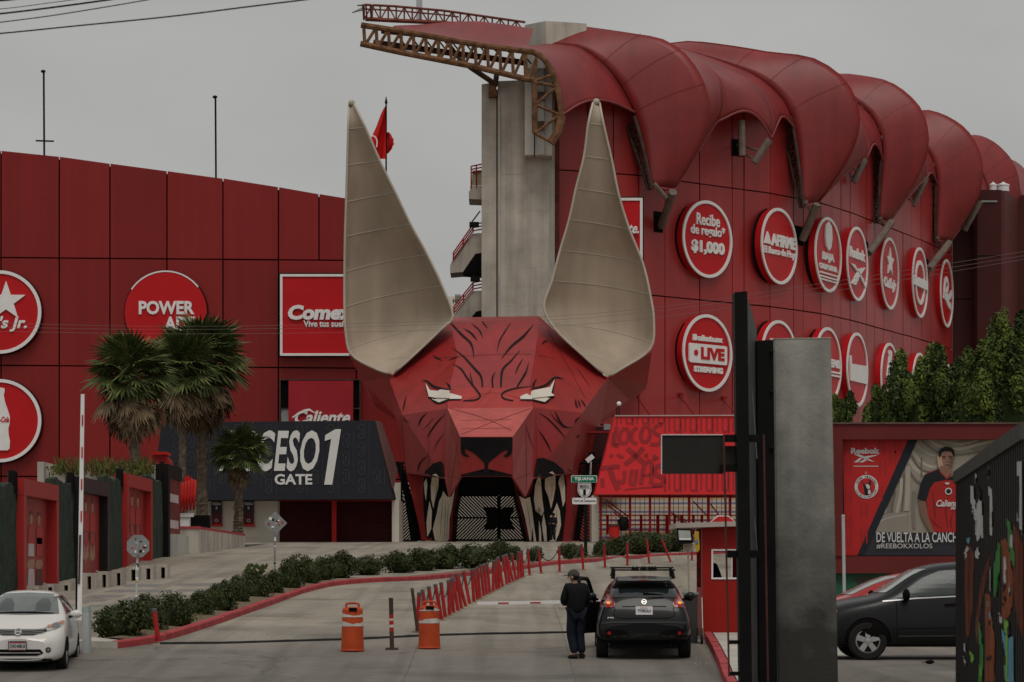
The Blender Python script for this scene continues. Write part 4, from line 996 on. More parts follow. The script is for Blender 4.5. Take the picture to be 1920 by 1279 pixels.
gr_ = chevron_gate('right leaf of the black chevron gate in the dog mouth', 937, 992, 929, 1013, 158.2, None, None, 'R')
for side, par, s_ in (([(908, 951), (934.5, 951), (934.5, 994), (908, 994), (921, 973)], gl, 0), ([(936.5, 951), (966, 951), (951, 972), (966, 994), (936.5, 994)], gr_, 1)):
    m = MB(); m.slab([P(u, v, 158.05) for u, v in ([(906, 951), (927, 951), (934.5, 957), (934.5, 988), (926, 993), (906, 993), (915, 972)] if s_ == 0 else [(936.5, 957), (944, 951), (966, 951), (956, 972), (966, 993), (945, 993), (936.5, 988)])], (0, .06, 0)); m.build('cross_emblem', M_black, par)
chevron_gate('black chevron side gate between the black box and the dog head', 753, 782, 868, 1014, 158.6, None, None, 'L')
chevron_gate('black chevron side gate between the dog head and the red box', 1086, 1109, 868, 1014, 158.6, None, None, 'R')
# dark side panels hugging the legs
for lab, pts in (('tall black sloping infill panel left of the dog head', [(741, 866), (752, 866), (782, 962), (797, 1014), (770, 1014), (758, 930)]), ('tall black sloping infill panel right of the dog head', [(1104, 848), (1117, 848), (1100, 930), (1086, 1014), (1068, 1014), (1076, 960)])):
    m = MB(); m.slab([P(u, v, 159.2) for u, v in pts], (0, .3, 0)); tag(m.build('infill_panel', M_black), lab, 'panel')
# concourse wall seen through the gates
M_inner = mat('concourse_wall', (.58, .53, .45), .85, .1, .6)
m = MB(); m.pbox(700, 905, 1010, 1035, 176, .5); tag(m.build('concourse_wall', M_inner), 'pale concourse wall glimpsed through the chevron gate', 'wall')

# ---------------------------------------------------------------- flag
fl = thing('flag', 'tall red flag hanging in folds on a thin black pole behind the left ear', 'flag', P(724, 600, 172))
m = MB(); m.tube([P(724, 640, 172), P(724, 196, 172)], .06, 6); m.lathe([(.02, 0), (.1, .1), (.02, .5)], P(724, 196, 172), 6); m.build('pole', M_black, fl)
rows = []
for i in range(15):
    t = i / 14; row = []
    for k in range(13):
        s_ = k / 12
        v = lerp(200, 298, t); wid = 2 + 27 * min(1, t * 1.5) ** .8
        u = 723.5 - wid * (1 - s_) + (2 * math.sin(6 * t) if k == 0 else 0)
        row.append(P(u, v, 172 + .35 * math.sin(s_ * 9 + t * 3) * min(1, t * 2)))
    rows.append(row)
M_flag = mat('flag_cloth', (.55, .015, .012), .8, .1, .8)
m = MB(); m.grid(rows); m.build('cloth', M_flag, fl, smooth=True)
rows = []
for i in range(10):
    t = i / 9; row = []
    for k in range(8):
        s_ = k / 7
        v = lerp(248, 288, t); u = 724.5 + (14 * math.sin(math.pi * (t * .8 + .12)) + math.sin(t * 25)) * s_
        row.append(P(u, v, 172.3 + .3 * math.sin(s_ * 7 + t * 4)))
    rows.append(row)
m = MB(); m.grid(rows); m.build('cloth_fold', M_flag, fl, smooth=True)
m = MB(); on_plane(m, stroke2(smoothpts([(697, 254, 0), (704, 257, 0), (707, 266, 0), (706, 276, 0)], 10), 2.2), 171.5); m.build('emblem', M_white, fl)

# ---------------------------------------------------------------- black ACCESO 1 gate building
M_box = mat('charcoal_sheet', (.021, .022, .028), .6, .15, .6, streak=1.5, spec=.12)
M_boxp = mat('charcoal_print', (.033, .034, .041), .6, .1, 1)
ac = thing('ticket_building', 'black sloped gate building with large white lettering behind the palms', 'building', P(500, 1018, 152))
m = MB(); m.slab([P(303, 792, 150), P(703, 788.5, 150), P(738, 936, 149.6), P(284, 938, 149.6)], (0, 4, 0)); m.build('sign_box', M_box, ac)
m = MB(); m.slab([P(703.5, 788.5, 150), P(712, 791, 151), P(742, 880, 151), P(735, 915, 149.7)], (.1, .2, 0)); m.build('edge_trim', mat('brown_trim', (.12, .06, .055), .6), ac)
def plane_hit(a, b, c):
    n = (b - a).cross(c - a).normalized(); o = Vector((0, 0, HC))
    n = n if n.y < 0 else -n
    def f(u, v, off=.0):
        d = P(u, v, 100) - o; return o + d * ((a - o).dot(n) / d.dot(n)) + n * off
    return f
boxP = plane_hit(P(303, 792, 150), P(703, 788.5, 150), P(500, 937, 149.6))
m = MB()
for col, u in enumerate(range(330, 730, 29)):
    for r, v in enumerate(range(798, 930, 34)):
        vv = v + (17 if col % 2 else 0)
        if vv + 26 > 934 or u > 690 + (vv - 790) * .2: continue
        for pl in (stroke2(smoothpts([(u - 5, vv + 8, 0), (u - 5, vv + 2, 0), (u, vv - 2, 0), (u + 5, vv + 2, 0), (u + 5, vv + 20, 0), (u, vv + 25, 0), (u - 5, vv + 20, 0), (u - 5, vv + 14, 0)], 22), 2.6), stroke2([(u, vv + 6), (u, vv + 18)], 2.6), stroke2([(u + 14, vv - 4), (u + 14, vv + 28)], 1.6)):
            for q in pl: m.poly([boxP(p.x, p.y, .02) for p in q])
m.build('printed_pattern', M_boxp, ac)
def box_text(mb, s, u0, v0, u1, v1, **k):
    a, b, c = boxP(u0, v1, .04), boxP(u1, v1, .04), boxP(u0, v0, .04); return text_on(mb, s, a, b - a, c - a, **k)
M_let = mat('lettering_white', (.62, .61, .59), .5, .06, 1)
m = MB(); box_text(m, 'ACCESO', 410, 807, 599, 884, bold=.022, shear=.25, space=1.06); m.build('lettering', M_let, ac)
m = MB(); m.slab([boxP(u, v, .03) for u, v in ((608, 909), (623, 909), (639.5, 805), (629, 805), (610, 816), (609, 827), (621, 823))], (0, -.015, 0)); box_text(m, 'GATE', 515, 889, 585.5, 909, bold=.03); m.build('lettering', M_let, ac)
for q in ((284, 937, 520.4, 1024, 152, 6), (735, 937, 748, 1018, 151.6, 6), (520.5, 937, 524, 1019, 152.2, 4)): m = MB(); m.pbox(*q); m.build('wall', M_cream, ac)
m = MB(); m.pbox(522, 936, 736, 939.5, 151.5, .6); m.pbox(622, 939.5, 630.5, 1018, 151.7, .6); m.build('door_frame', M_redp, ac)
M_door = mat('maroon_roller', (.075, .016, .018), .45, .12, .5, spec=.4)
for u0, u1 in ((524, 622), (630.5, 735)):
    m = MB(); a, b = P(u0, 1018, 152.3), P(u1, 939, 152.3); k = 26; rows = []
    for i in range(k * 2 + 1):
        z = lerp(a.z, b.z, i / (2 * k)); y = 152.3 + (.03 if i % 2 else -.02); rows.append([Vector((a.x, y, z)), Vector((b.x, y, z))])
    m.grid(rows); m.build('roller_door', M_door, ac)
for i, u0 in enumerate((396, 456)):
    b_ = thing('banner', ('narrow dark-to-red ticket window banner, ' + ('nearer the tall palm trunk' if i == 0 else 'nearer the roller doors')), 'banner', P(u0 + 10, 986, 151.8))
    for k in range(4):
        c = [(.035, .038, .05), (.05, .03, .04), (.10, .022, .03), (.16, .02, .028)][k]
        m = MB(); m.pbox(u0, 939 + 11.5 * k, u0 + 20, 939 + 11.5 * (k + 1), 151.8, .15); m.build('print_band', mat('banner_%d' % k, c, .5), b_)
    m = MB(); text_px(m, 'TAQUILLA', u0 + 1.5, 942, u0 + 18.5, 948, 151.77, bold=.05); text_px(m, '1', u0 + 8.5, 950, u0 + 11.5, 955, 151.77, bold=.03); on_plane(m, stroke2([(p[0], p[1]) for p in circle2(u0 + 10, 976, 2.6, n=10)] + [(u0 + 12.6, 976)], .9), 151.77); m.build('lettering', M_let, b_)
    m = MB(); m.pbox(u0 - 2, 983, u0 + 21, 987, 151.5, .4); m.build('sill', M_redp, b_)

# ---------------------------------------------------------------- red LOCOS gate building
M_lr = mat('red_graphic_sheet', (.64, .030, .034), .45, .08, .5, streak=1)
M_lp = mat('dark_red_print', (.33, .026, .03), .5, .08)
lo_ = thing('turnstile_building', 'red sloped gate building with dark red hand-drawn lettering over turnstiles', 'building', P(1250, 1018, 152))
m = MB(); m.slab([P(1153, 780, 150), P(1480, 779, 150), P(1480, 927, 149.6), P(1115, 927, 149.6)], (0, 4, 0)); m.build('sign_box', M_lr, lo_)
m = MB(); m.slab([P(1153, 778.5, 149.9), P(1480, 777.5, 149.9), P(1480, 779.6, 149.9), P(1153, 780.6, 149.9)], (0, 4.2, 0)); m.build('top_flashing', mat('pale_flashing', (.5, .36, .34), .5), lo_)
m = MB()
def brush(chars, w):
    for pts in chars:
        for q in stroke2(smoothpts([(p[0], p[1], 0) for p in pts], 14), w): m.poly([boxP(p.x, p.y, .02) for p in q])
boxP = plane_hit(P(1153, 780, 150), P(1480, 779, 150), P(1300, 927, 149.6))
def lz(p): return (1040 + p[0] / 4.264, 740 + p[1] / 4.264)
for ch, w in (([(495, 255), (480, 400), (510, 405)], 7), ([(470, 300), (462, 400), (520, 390)], 5), ([(560, 265), (520, 320), (530, 385), (575, 380), (592, 310), (570, 262)], 7), ([(660, 260), (620, 300), (618, 370), (660, 395)], 7), ([(720, 250), (690, 310), (700, 375), (745, 370), (765, 300), (740, 248)], 7),
              ([(860, 235), (800, 262), (800, 305), (850, 340), (840, 395), (765, 395)], 7), ([(580, 430), (650, 490), (710, 545)], 9), ([(710, 425), (650, 490), (560, 560)], 9), ([(500, 475), (530, 500), (545, 490)], 6), ([(440, 485), (465, 490)], 6), ([(740, 470), (725, 490), (745, 500)], 5), ([(800, 480), (795, 520), (830, 500)], 6),
              ([(370, 590), (450, 580), (520, 575)], 8), ([(440, 590), (470, 680), (510, 760)], 10), ([(560, 610), (550, 700), (500, 690)], 7), ([(620, 600), (605, 700), (640, 715), (655, 600)], 7), ([(690, 720), (720, 560), (775, 545), (770, 715)], 8), ([(700, 650), (770, 640)], 5), ([(870, 560), (800, 590), (810, 640), (870, 670), (860, 720), (780, 725)], 9), ([(380, 670), (385, 740)], 7), ([(560, 760), (700, 745), (860, 735)], 3)):
    brush([[lz(p) for p in ch]], w)
for u in range(1165, 1478, 30):
    rows_ = ((784, 797),) if u < 1245 else ((784, 806), (892, 922))
    if u > 1245: rows_ = ((784, 812), (886, 922))
    for (va, vb) in rows_:
        brush([[(u - 8, va), (u - 8, vb)], [(u, va), (u, vb - 3)], [(u + 10, va), (u + 10, vb - 6), (u + 15, vb - 2), (u + 20, vb - 6), (u + 20, va)]], 3.2)
m.build('printed_lettering', M_lp, lo_)
m = MB(); m.pbox(1110, 929, 1122.5, 1016, 151.8, 4); m.build('wall', M_cream, lo_)
for u in (1126, 1181.5, 1219, 1255.5, 1292.5, 1329, 1369, 1405, 1440):
    m = MB(); m.pbox(u - 2.2 if u > 1130 else u - 1, 929, u + 2.2, 1020, 152, .3); m.build('post', M_redp, lo_)
m = MB(); m.pbox(1122, 927.5, 1478, 932, 151.6, .6); m.build('beam', mat('dark_red_beam', (.18, .02, .02), .6), lo_)
m = MB()
for u in range(1128, 1470, 9): m.tube([P(u, 934, 152.4), P(u, 1016, 152.4)], .018, 4)
for v in (966, 975, 984, 994): m.tube([P(1126, v, 152.5), P(1470, v, 152.5)], .035, 5)
for (u0, v0, u1, v1) in ((1137, 938, 1180, 970), (1140, 948, 1180, 978), (1150, 960, 1182, 985), (1300, 940, 1330, 972), (1332, 945, 1355, 975)): m.tube([P(u0, v0, 153), P(u1, v1, 153)], .04, 5)
for u in (1139, 1202, 1233, 1250, 1265, 1278, 1300, 1316, 1350): m.tube([P(u, 965, 152.9), P(u, 1002, 152.9)], .09, 6)
m.build('turnstile_rails', M_redp, lo_)
m = MB(); cols_ = [mat('stand_white', (.55, .51, .46), .8, .1), mat('stand_blue', (.16, .17, .24), .8, .1), mat('stand_yellow', (.42, .34, .19), .8, .1)]
for i in range(20):
    m.m = 0 if i % 2 == 0 else (1 if i % 4 == 1 else 2)
    v = 1014 - i * 4; m.pbox(1124, v - 4, 1478, v, 157 + i * .3, 1)
st_ = m.build('stand_steps', cols_, lo_); st_['kind'] = 'stuff'
m = MB(); m.slab([P(1255, 958, 156), P(1288, 975, 156), P(1288, 985, 156), P(1262, 966, 156)], (0, .3, 0)); m.build('ramp', M_concl, lo_)
# service recess between head and red box
t = thing('service_recess', 'dark service recess with shelf between the dog head and the red box', 'recess', P(1130, 1010, 160))
m = MB(); m.pbox(1098, 800, 1165, 928, 161, .3); m.build('back_wall', mat('maroon_recess', (.05, .014, .014), .6), t)
m = MB(); m.pbox(1098, 808, 1150, 812, 158.5, 1.5); m.build('shelf', M_red, t)
m = MB(); m.pbox(1132, 795, 1145, 806, 159, .8); m.build('air_unit', M_steel, t)
m = MB(); m.pbox(1098, 860, 1135, 868, 159, 1.0); m.build('ledge', M_black, t)
m = MB(); m.box(P(1106, 860, 157.5), (.5, .35, .28), mtx=Matrix.Rotation(R(-40), 3, 'Y')); m.tube([P(1108, 866, 158), P(1107, 890, 158)], .05, 5); tag(m.build('floodlight', M_white), 'small white floodlight at the right cheek of the dog head', 'floodlight')
t = thing('globe_lamp', 'small round white globe lamp above the red gate building', 'lamp', P(1160, 780, 151))
m = MB(); m.lathe([(.13 * math.sin(math.pi * i / 8) + .001, -.13 * math.cos(math.pi * i / 8)) for i in range(9)], P(1160.5, 757, 151), 12); m.build('globe', M_white, t, smooth=True)
m = MB(); m.tube([P(1160.5, 760, 151), P(1160.5, 779, 151)], .035, 6); m.tube([P(1156.5, 764, 151.2), P(1156.5, 779, 151.2)], .03, 5); m.build('post', M_black, t)
# hydrant-like bin and sack on a stick by the turnstiles
t = thing('litter_bin', 'red litter bin with dark rim beside the turnstiles', 'bin', P(1152, 1015, 150))
m = MB(); c = P(1152, 1015, 150); m.lathe([(.26, 0), (.32, .8), (.33, .85)], c, 14); m.build('body', M_redp, t)
m = MB(); m.lathe([(.35, .83), (.36, .9), (.2, .93)], c, 14); m.build('rim', M_brown, t)
t = thing('sack_on_stick', 'black sack hanging from a stick beside the red bin', 'sack', P(1165, 1015, 150))
c = P(1165, 1014, 150); m = MB(); m.tube([c, c + Vector((-.05, 0, 1.7))], .03, 5); m.build('stick', M_brown, t)
m = MB(); q = []
for i in range(9):
    z = .55 + i * .1; r = .08 + .22 * math.sin(math.pi * (i + 1) / 10.5)
    q.append([c + Vector((.12 + r * math.cos(k * .63) * (1 + .25 * math.sin(3 * k + i)), r * .8 * math.sin(k * .63), z)) for k in range(10)])
m.grid(q, closed=True); m.build('bag', M_black, t, smooth=True)
# ---------------------------------------------------------------- vegetation
M_leafd = mat('leaf_dark', (.030, .040, .013), .6, .35, 3); M_leafm = mat('leaf_mid', (.052, .066, .020), .6, .35, 3); M_leafl = mat('leaf_light', (.090, .098, .030), .6, .3, 3)
M_trd = mat('tree_leaf_dark', (.028, .046, .012), .6, .35, 2); M_trm = mat('tree_leaf_mid', (.080, .110, .022), .6, .35, 2); M_trl = mat('tree_leaf_tip', (.125, .165, .032), .6, .3, 2)
M_bark = mat('bark', (.10, .075, .055), .9, .35, 5, bump=.6)
def leaf_mesh(name, size, n, leaf, seed, lumps=9, mix=(.5, .35, .15), core=.72, norm=True, mats=None):
    """crown of many separate leaf faces spread through several overlapping lumps, open and uneven at the rim"""
    r = random.Random(seed); sx, sy, sz = size; m = MB()
    L = []
    for i in range(lumps):
        a = r.uniform(0, 6.28); el = r.uniform(-.5, 1.1); d = r.uniform(.25, .62) if not mats else r.uniform(.4, .9)
        L.append((Vector((math.cos(a) * math.cos(el) * d, math.sin(a) * math.cos(el) * d, math.sin(el) * d)), r.uniform(.34, .52) if not mats else r.uniform(.18, .32), r.choice((0, 0, 1, 2))))
    L.append((Vector((0, 0, 0)), .62 if not mats else .55, 0))
    for i in range(n):
        c, rr, tone = r.choice(L)
        u = Vector((r.gauss(0, 1), r.gauss(0, 1), r.gauss(0, 1))).normalized()
        q = c + u * rr * (r.random() ** .28)
        p = Vector((q.x * sx, q.y * sy, q.z * sz)); nrm = (u + Vector((r.gauss(0, .55), r.gauss(0, .55), r.gauss(.35, .55)))).normalized()
        t = nrm.orthogonal().normalized(); t = Matrix.Rotation(r.uniform(0, 6.28), 3, nrm) @ t; b = nrm.cross(t); l = leaf * r.uniform(.7, 1.35)
        x = r.random(); m.m = 0 if x < mix[0] else (1 if x < mix[0] + mix[1] else 2)
        if mats: m.m = tone if x < .62 else (0 if x < .8 else 1 if x < .94 else 2)
        m.add([p - t * l, p + b * l * .48 + nrm * l * .12, p + t * l, p - b * l * .48 + nrm * l * .12], [(0, 1, 2, 3)])
    if core:
        m.m = 0; n1, n2 = 7, 10
        rows = [[Vector((sx * core * math.sin(math.pi * i / n1) * math.cos(2 * math.pi * k / n2) * r.uniform(.75, 1), sy * core * math.sin(math.pi * i / n1) * math.sin(2 * math.pi * k / n2) * r.uniform(.75, 1), -sz * core * math.cos(math.pi * i / n1) * r.uniform(.85, 1))) for k in range(n2)] for i in range(n1 + 1)]
        m.grid(rows, closed=True)
    for ax in range(3):      # fill the box -1..1
        lo, hi = sorted(v[ax] for v in m.v)[len(m.v) // 150], sorted(v[ax] for v in m.v)[-len(m.v) // 150]
        for v in m.v: v[ax] = (v[ax] - (lo + hi) / 2) / ((hi - lo) / 2) * (1 if norm else size[ax])
    me = bpy.data.meshes.new(name); me.from_pydata([tuple(v) for v in m.v], [], m.f)
    for q in (mats or (M_leafd, M_leafm, M_leafl)): me.materials.append(q)
    me.polygons.foreach_set('material_index', m.mi); return me
bush_me = [leaf_mesh('bush_leaves', (1, .9, .9), 3900, .062, 20 + i, 12, (.52, .36, .12), .62) for i in range(4)]
bush_st = MB()
for i in range(5): bush_st.tube([(0, 0, -1.25), (math.cos(i * 1.3) * .3, math.sin(i * 1.3) * .3, -.3), (math.cos(i * 1.3) * .5, math.sin(i * 1.3) * .5, .3)], [.06, .045, .02], 5)
bst = bush_st.build('stems', M_bark); bst_me = bst.data; bpy.data.objects.remove(bst)
BL = {1: 'second bush from the low end of the kerb row, behind the octagonal sign pole', 3: 'small dark bush just past the gap with dry grass in the kerb row', 4: 'wide bush after the small dark one past the gap in the kerb row', 5: 'narrow bush low in front of the paver bands', 7: 'narrow bush between the twiggy bush and the diamond sign pole',
 8: 'tall full bush right of the diamond sign pole', 9: 'bush second to the right of the diamond sign pole', 10: 'squat bush below the left end of the roller doors', 11: 'large round bush below the red post of the roller doors', 12: 'low bush below the right roller door', 13: 'bush below the white pillar of the black building',
 14: 'wide bush below the left leg of the dog head', 15: 'bush below the left fangs of the dog head', 16: 'wide bush below the left leaf of the chevron gate', 18: 'tiny bush right of the round one below the chevron gate', 19: 'tiny bush below the right fangs of the dog head', 20: 'low bush left of the road sign post'}
LB = {21: 'small low bush right of the road sign post', 22: 'low bush below the red bin', 23: 'wide low bush below the first red turnstile posts', 24: 'low bush below the middle turnstiles', 25: 'last low bush, beside the booth floodlight'}
bushes = [(183, 260, 1139, 1203), (245, 302, 1127, 1192), (296, 348, 1122, 1184), (350, 392, 1116, 1163), (383, 433, 1098, 1154), (428, 462, 1088, 1138), (453, 498, 1080, 1128), (490, 526, 1077, 1119),
          (521, 563, 1051, 1110), (556, 595, 1053, 1101), (588, 622, 1052, 1095), (607, 658, 1041, 1086), (660, 712, 1047, 1080), (720, 768, 1040, 1076), (763, 820, 1035, 1072), (811, 857, 1028, 1069), (855, 913, 1027, 1067),
          (914, 955, 1018, 1055), (953, 976, 1028, 1052), (992, 1016, 1029, 1054), (1051, 1092, 1023, 1049), (1113, 1140, 1017, 1046), (1139, 1178, 1012, 1043), (1170, 1220, 1004, 1041), (1212, 1253, 1004, 1038), (1240, 1288, 1001, 1036)]
for i, (u0, u1, v0, v1) in enumerate(bushes):
    p = G((u0 + u1) / 2, v1 - 1); Y = p.y + .5; w = (u1 - u0) * Y / FPX / 2; h = (v1 - v0) * Y / FPX / 2 * 1.03
    if i == 0: lab = 'dense dark green kerbside bush at the low end of the row, beside the grey post'
    elif i == 2: lab = 'dark green kerbside bush behind the lone red post'
    elif i == 6: lab = 'kerbside bush with taller loose twigs on top'
    elif i == 17: lab = 'round dark green bush in front of the chevron gate'
    elif i >= 21: lab = LB[i]
    else: lab = BL[i]
    t = thing('kerb_bush', lab, 'bush', (p.x, Y, gz(p.x, Y)), 'clipped bushes along the red kerb')
    for me, nm in ((bush_me[i % 4], 'leaves'), (bst_me, 'stems')):
        o = link(nm, me, t); o.location = (0, 0, h * 1.0); o.scale = (w * 1.28, w * 1.1, h * 1.12); o.rotation_euler = (0, 0, i * 1.7)
    if i == 6:
        m = MB()
        for k in range(60):
            a = rnd.uniform(-.3, .3); q = Vector((p.x + a, Y + rnd.uniform(-.2, .2), t.location.z + 2 * h * rnd.uniform(.9, 1.25))); m.add([q, q + Vector((.06, .02, .05)), q + Vector((.02, 0, .13)), q + Vector((-.04, 0, .06))], [(0, 1, 2, 3)])
        m.build('twigs', M_leafm, t)
# dry grass tufts by the kerb
m = MB()
for (u, v, n) in ((345, 1165, 120), (352, 1168, 80), (300, 1196, 50), (1095, 1050, 60), (1120, 1047, 60)):
    p = G(u, v)
    for k in range(n):
        q = p + Vector((rnd.uniform(-.4, .4), rnd.uniform(0, .6), .05)); m.add([q, q + Vector((.015, 0, 0)), q + Vector((rnd.uniform(-.06, .06), 0, rnd.uniform(.06, .22)))], [(0, 1, 2)])
tag(m.build('grass', mat('dry_grass', (.16, .15, .06), .8, .3, 5)), 'tufts of dry grass between the kerbside bushes', 'grass', kind='stuff')

# fan palms
def frond_mesh(name, seed, dead=False):
    r = random.Random(seed); m = MB(); pet = .85 if not dead else .75
    m.m = 1; m.tube([(0, 0, 0), (pet * .5, 0, .05), (pet, 0, 0)], [.03, .022, .018], 4)
    n = 24; span = 2.15 if not dead else 1.3
    for i in range(n):
        a = lerp(-span, span, i / (n - 1)); l = (1.0 - .22 * abs(a / span)) * r.uniform(.85, 1.08)
        d = Vector((math.cos(a), math.sin(a), 0)); s_ = Vector((-d.y, d.x, 0)); dr_ = r.uniform(.12, .4) if not dead else r.uniform(.2, .5)
        b = Vector((pet, 0, 0)); pts = []
        for t, w in ((.0, .010), (.35, .055), (.65, .05), (1, .006)):
            p = b + d * l * t - Vector((0, 0, dr_ * t * t * l)) + Vector((0, 0, .06 * math.cos(a) * t)); pts.append((p, w))
        m.m = 0 if r.random() < .72 else 2
        for (p, w), (q, w2) in zip(pts, pts[1:]):
            m.add([p - s_ * w, p + Vector((0, 0, w * .5)), q + Vector((0, 0, w2 * .5)), q - s_ * w2], [(0, 1, 2, 3)]); m.add([p + s_ * w, p + Vector((0, 0, w * .5)), q + Vector((0, 0, w2 * .5)), q + s_ * w2], [(3, 2, 1, 0)])
    me = bpy.data.meshes.new(name); me.from_pydata([tuple(v) for v in m.v], [], m.f)
    if dead: ms = [mat('dead_frond', (.21, .15, .09), .8, .4, 3), M_bark, mat('dead_frond_dark', (.11, .075, .045), .85, .4, 3)]
    else: ms = [mat('palm_green', (.070, .095, .030), .5, .5, 2), mat('petiole', (.10, .11, .04), .5, .2), mat('palm_green_light', (.135, .15, .05), .5, .4, 2)]
    for q in ms: me.materials.append(q)
    me.polygons.foreach_set('material_index', m.mi); return me
FR = [frond_mesh('frond', 50 + i) for i in range(4)]; DF = [frond_mesh('dead_frond', 70 + i, True) for i in range(3)]
def palm(label, u, vbase, vtop, Y, R_, trunk_w, n, nd, seed, skirt=1.0, lean=0):
    r = random.Random(seed); b = P(u, vbase, Y); tp = P(u + lean, vtop, Y); t = thing('palm_tree', label, 'palm tree', b)
    m = MB(); nseg = 26; w = trunk_w * Y / FPX / 2; rows = []
    for i in range(nseg + 1):
        f = i / nseg; p = b.lerp(tp, f); k = w * (1.25 - .35 * min(1, f * 4)) if f < .25 else w * (.9 + .1 * f)
        for dz, kk in ((0, 1.0), (.5, 1.16), (.52, .96)):
            rows.append([p + Vector((0, 0, dz * (tp.z - b.z) / nseg)) + Vector((math.cos(a * .698) * k * kk * r.uniform(.86, 1.14), math.sin(a * .698) * k * kk * r.uniform(.86, 1.14), r.uniform(-.03, .03))) for a in range(9)])
    m.grid(rows, closed=True)
    for i in range(70):      # old leaf boots
        f = r.random(); p = b.lerp(tp, f); a = r.uniform(0, 6.28); d = Vector((math.cos(a), math.sin(a), 0)); q = p + d * w; s_ = Vector((-d.y, d.x, 0)) * .06
        m.add([q - s_, q + s_, q + d * .12 + Vector((0, 0, .2))], [(0, 1, 2)])
    m.build('trunk', mat('palm_bark', (.13, .10, .075), .9, .4, 4, bump=.6), t)
    c = tp
    for i in range(n + nd):
        dead = i >= n
        az = i * 2.39996 + r.uniform(-.3, .3)
        if not dead: el = R(lerp(80, -42, (i / n) ** .85) + r.uniform(-9, 9)); k = R_ / 1.9 * r.uniform(.88, 1.1)
        else: el = R(lerp(-38, -84, (i - n) / max(1, nd)) + r.uniform(-8, 8)); k = R_ / 1.9 * r.uniform(.75, 1.0) * skirt
        o = link('dead_frond' if dead else 'frond', (DF if dead else FR)[i % (3 if dead else 4)], t)
        o.location = c - b + Vector((0, 0, (.25 if not dead else -.3 - .5 * (i - n) / max(1, nd)) * R_ * .35))
        o.rotation_euler = (Matrix.Rotation(az, 3, 'Z') @ Matrix.Rotation(-el, 3, 'Y') @ Matrix.Rotation(r.uniform(-.5, .5), 3, 'X')).to_euler(); o.scale = (k, k, k)
    return t
palm('shaggy fan palm with brown skirt, nearest to the round bottle sign', 258, 960, 712, 121, 2.35, 20, 46, 36, 1, 1.2, -12)
palm('tallest fan palm with a thick straight trunk beside the black gate building', 379, 985, 686, 133, 2.8, 20, 52, 38, 2, 1.2, -2)
palm('fan palm with a thin crooked trunk between the two shaggy palms', 342, 985, 702, 131, 2.4, 14, 40, 30, 3, 1.15, 0)
palm('short young fan palm in front of the white gate lettering', 446, 1003, 858, 134, 1.85, 16, 40, 10, 4, .8, 3)

# ---------------------------------------------------------------- panelled wall on the left with framed posters and benches
WX = -14.6
def wy(u): return WX * FPX / (u - 960)
def wz(v, u): return HC + (HZ - v) * wy(u) / FPX
M_hedge = mat('green_mesh_cover', (.035, .047, .036), .95, .35, 2.5, bump=.8, fine=9)
M_fred = mat('frame_red', (.36, .028, .026), .45, .12, .6, streak=1.5)
def gpanel(label, u0, u1, v0, v1):
    y0, y1 = wy(u0), wy(u1); z0, z1 = wz(v0, u0), wz(v1, u1)
    t = thing('covered_wall', label, 'wall', (WX, y0, gz(WX, y0)))
    n = 10; rows = []
    for i in range(n + 1):
        y = lerp(y0, y1, i / n); zt = lerp(z0, z1, i / n) + rnd.uniform(-.05, .05) + .06 * math.sin(i)
        rows.append([Vector((WX + .03 * math.sin(i * 2 + k), y, lerp(gz(WX, y) - .1, zt, k / 6))) for k in range(7)] + [Vector((WX - .25, y, zt)), Vector((WX - .25, y, gz(WX, y) - .1))])
    m = MB(); m.grid(rows); m.poly(rows[0]); m.poly(rows[-1]); m.build('cover', M_hedge, t)
    m = MB(); m.tube([(WX - .1, y1 - .3, z1 - .2), (WX - .1, y1 - .3, z1 + .45)], .14, 5); m.tube([(WX + .05, y1 - .3, z1 - .4), (WX + .05, y1 - .3, z1 + .4)], .02, 4); m.build('post', M_black, t)
    return t
gpanel('dark green covered wall panel cut by the left picture edge', -25, 32, 905, 912)
gpanel('dark green covered wall panel between the first red frame and the black frame', 99, 139, 897, 912)
gpanel('dark green covered wall panel between the black frame and the second red frame', 195, 230, 892, 902)
gpanel('dark green covered wall panel next to the tall black end pylon', 277, 307, 893, 907)
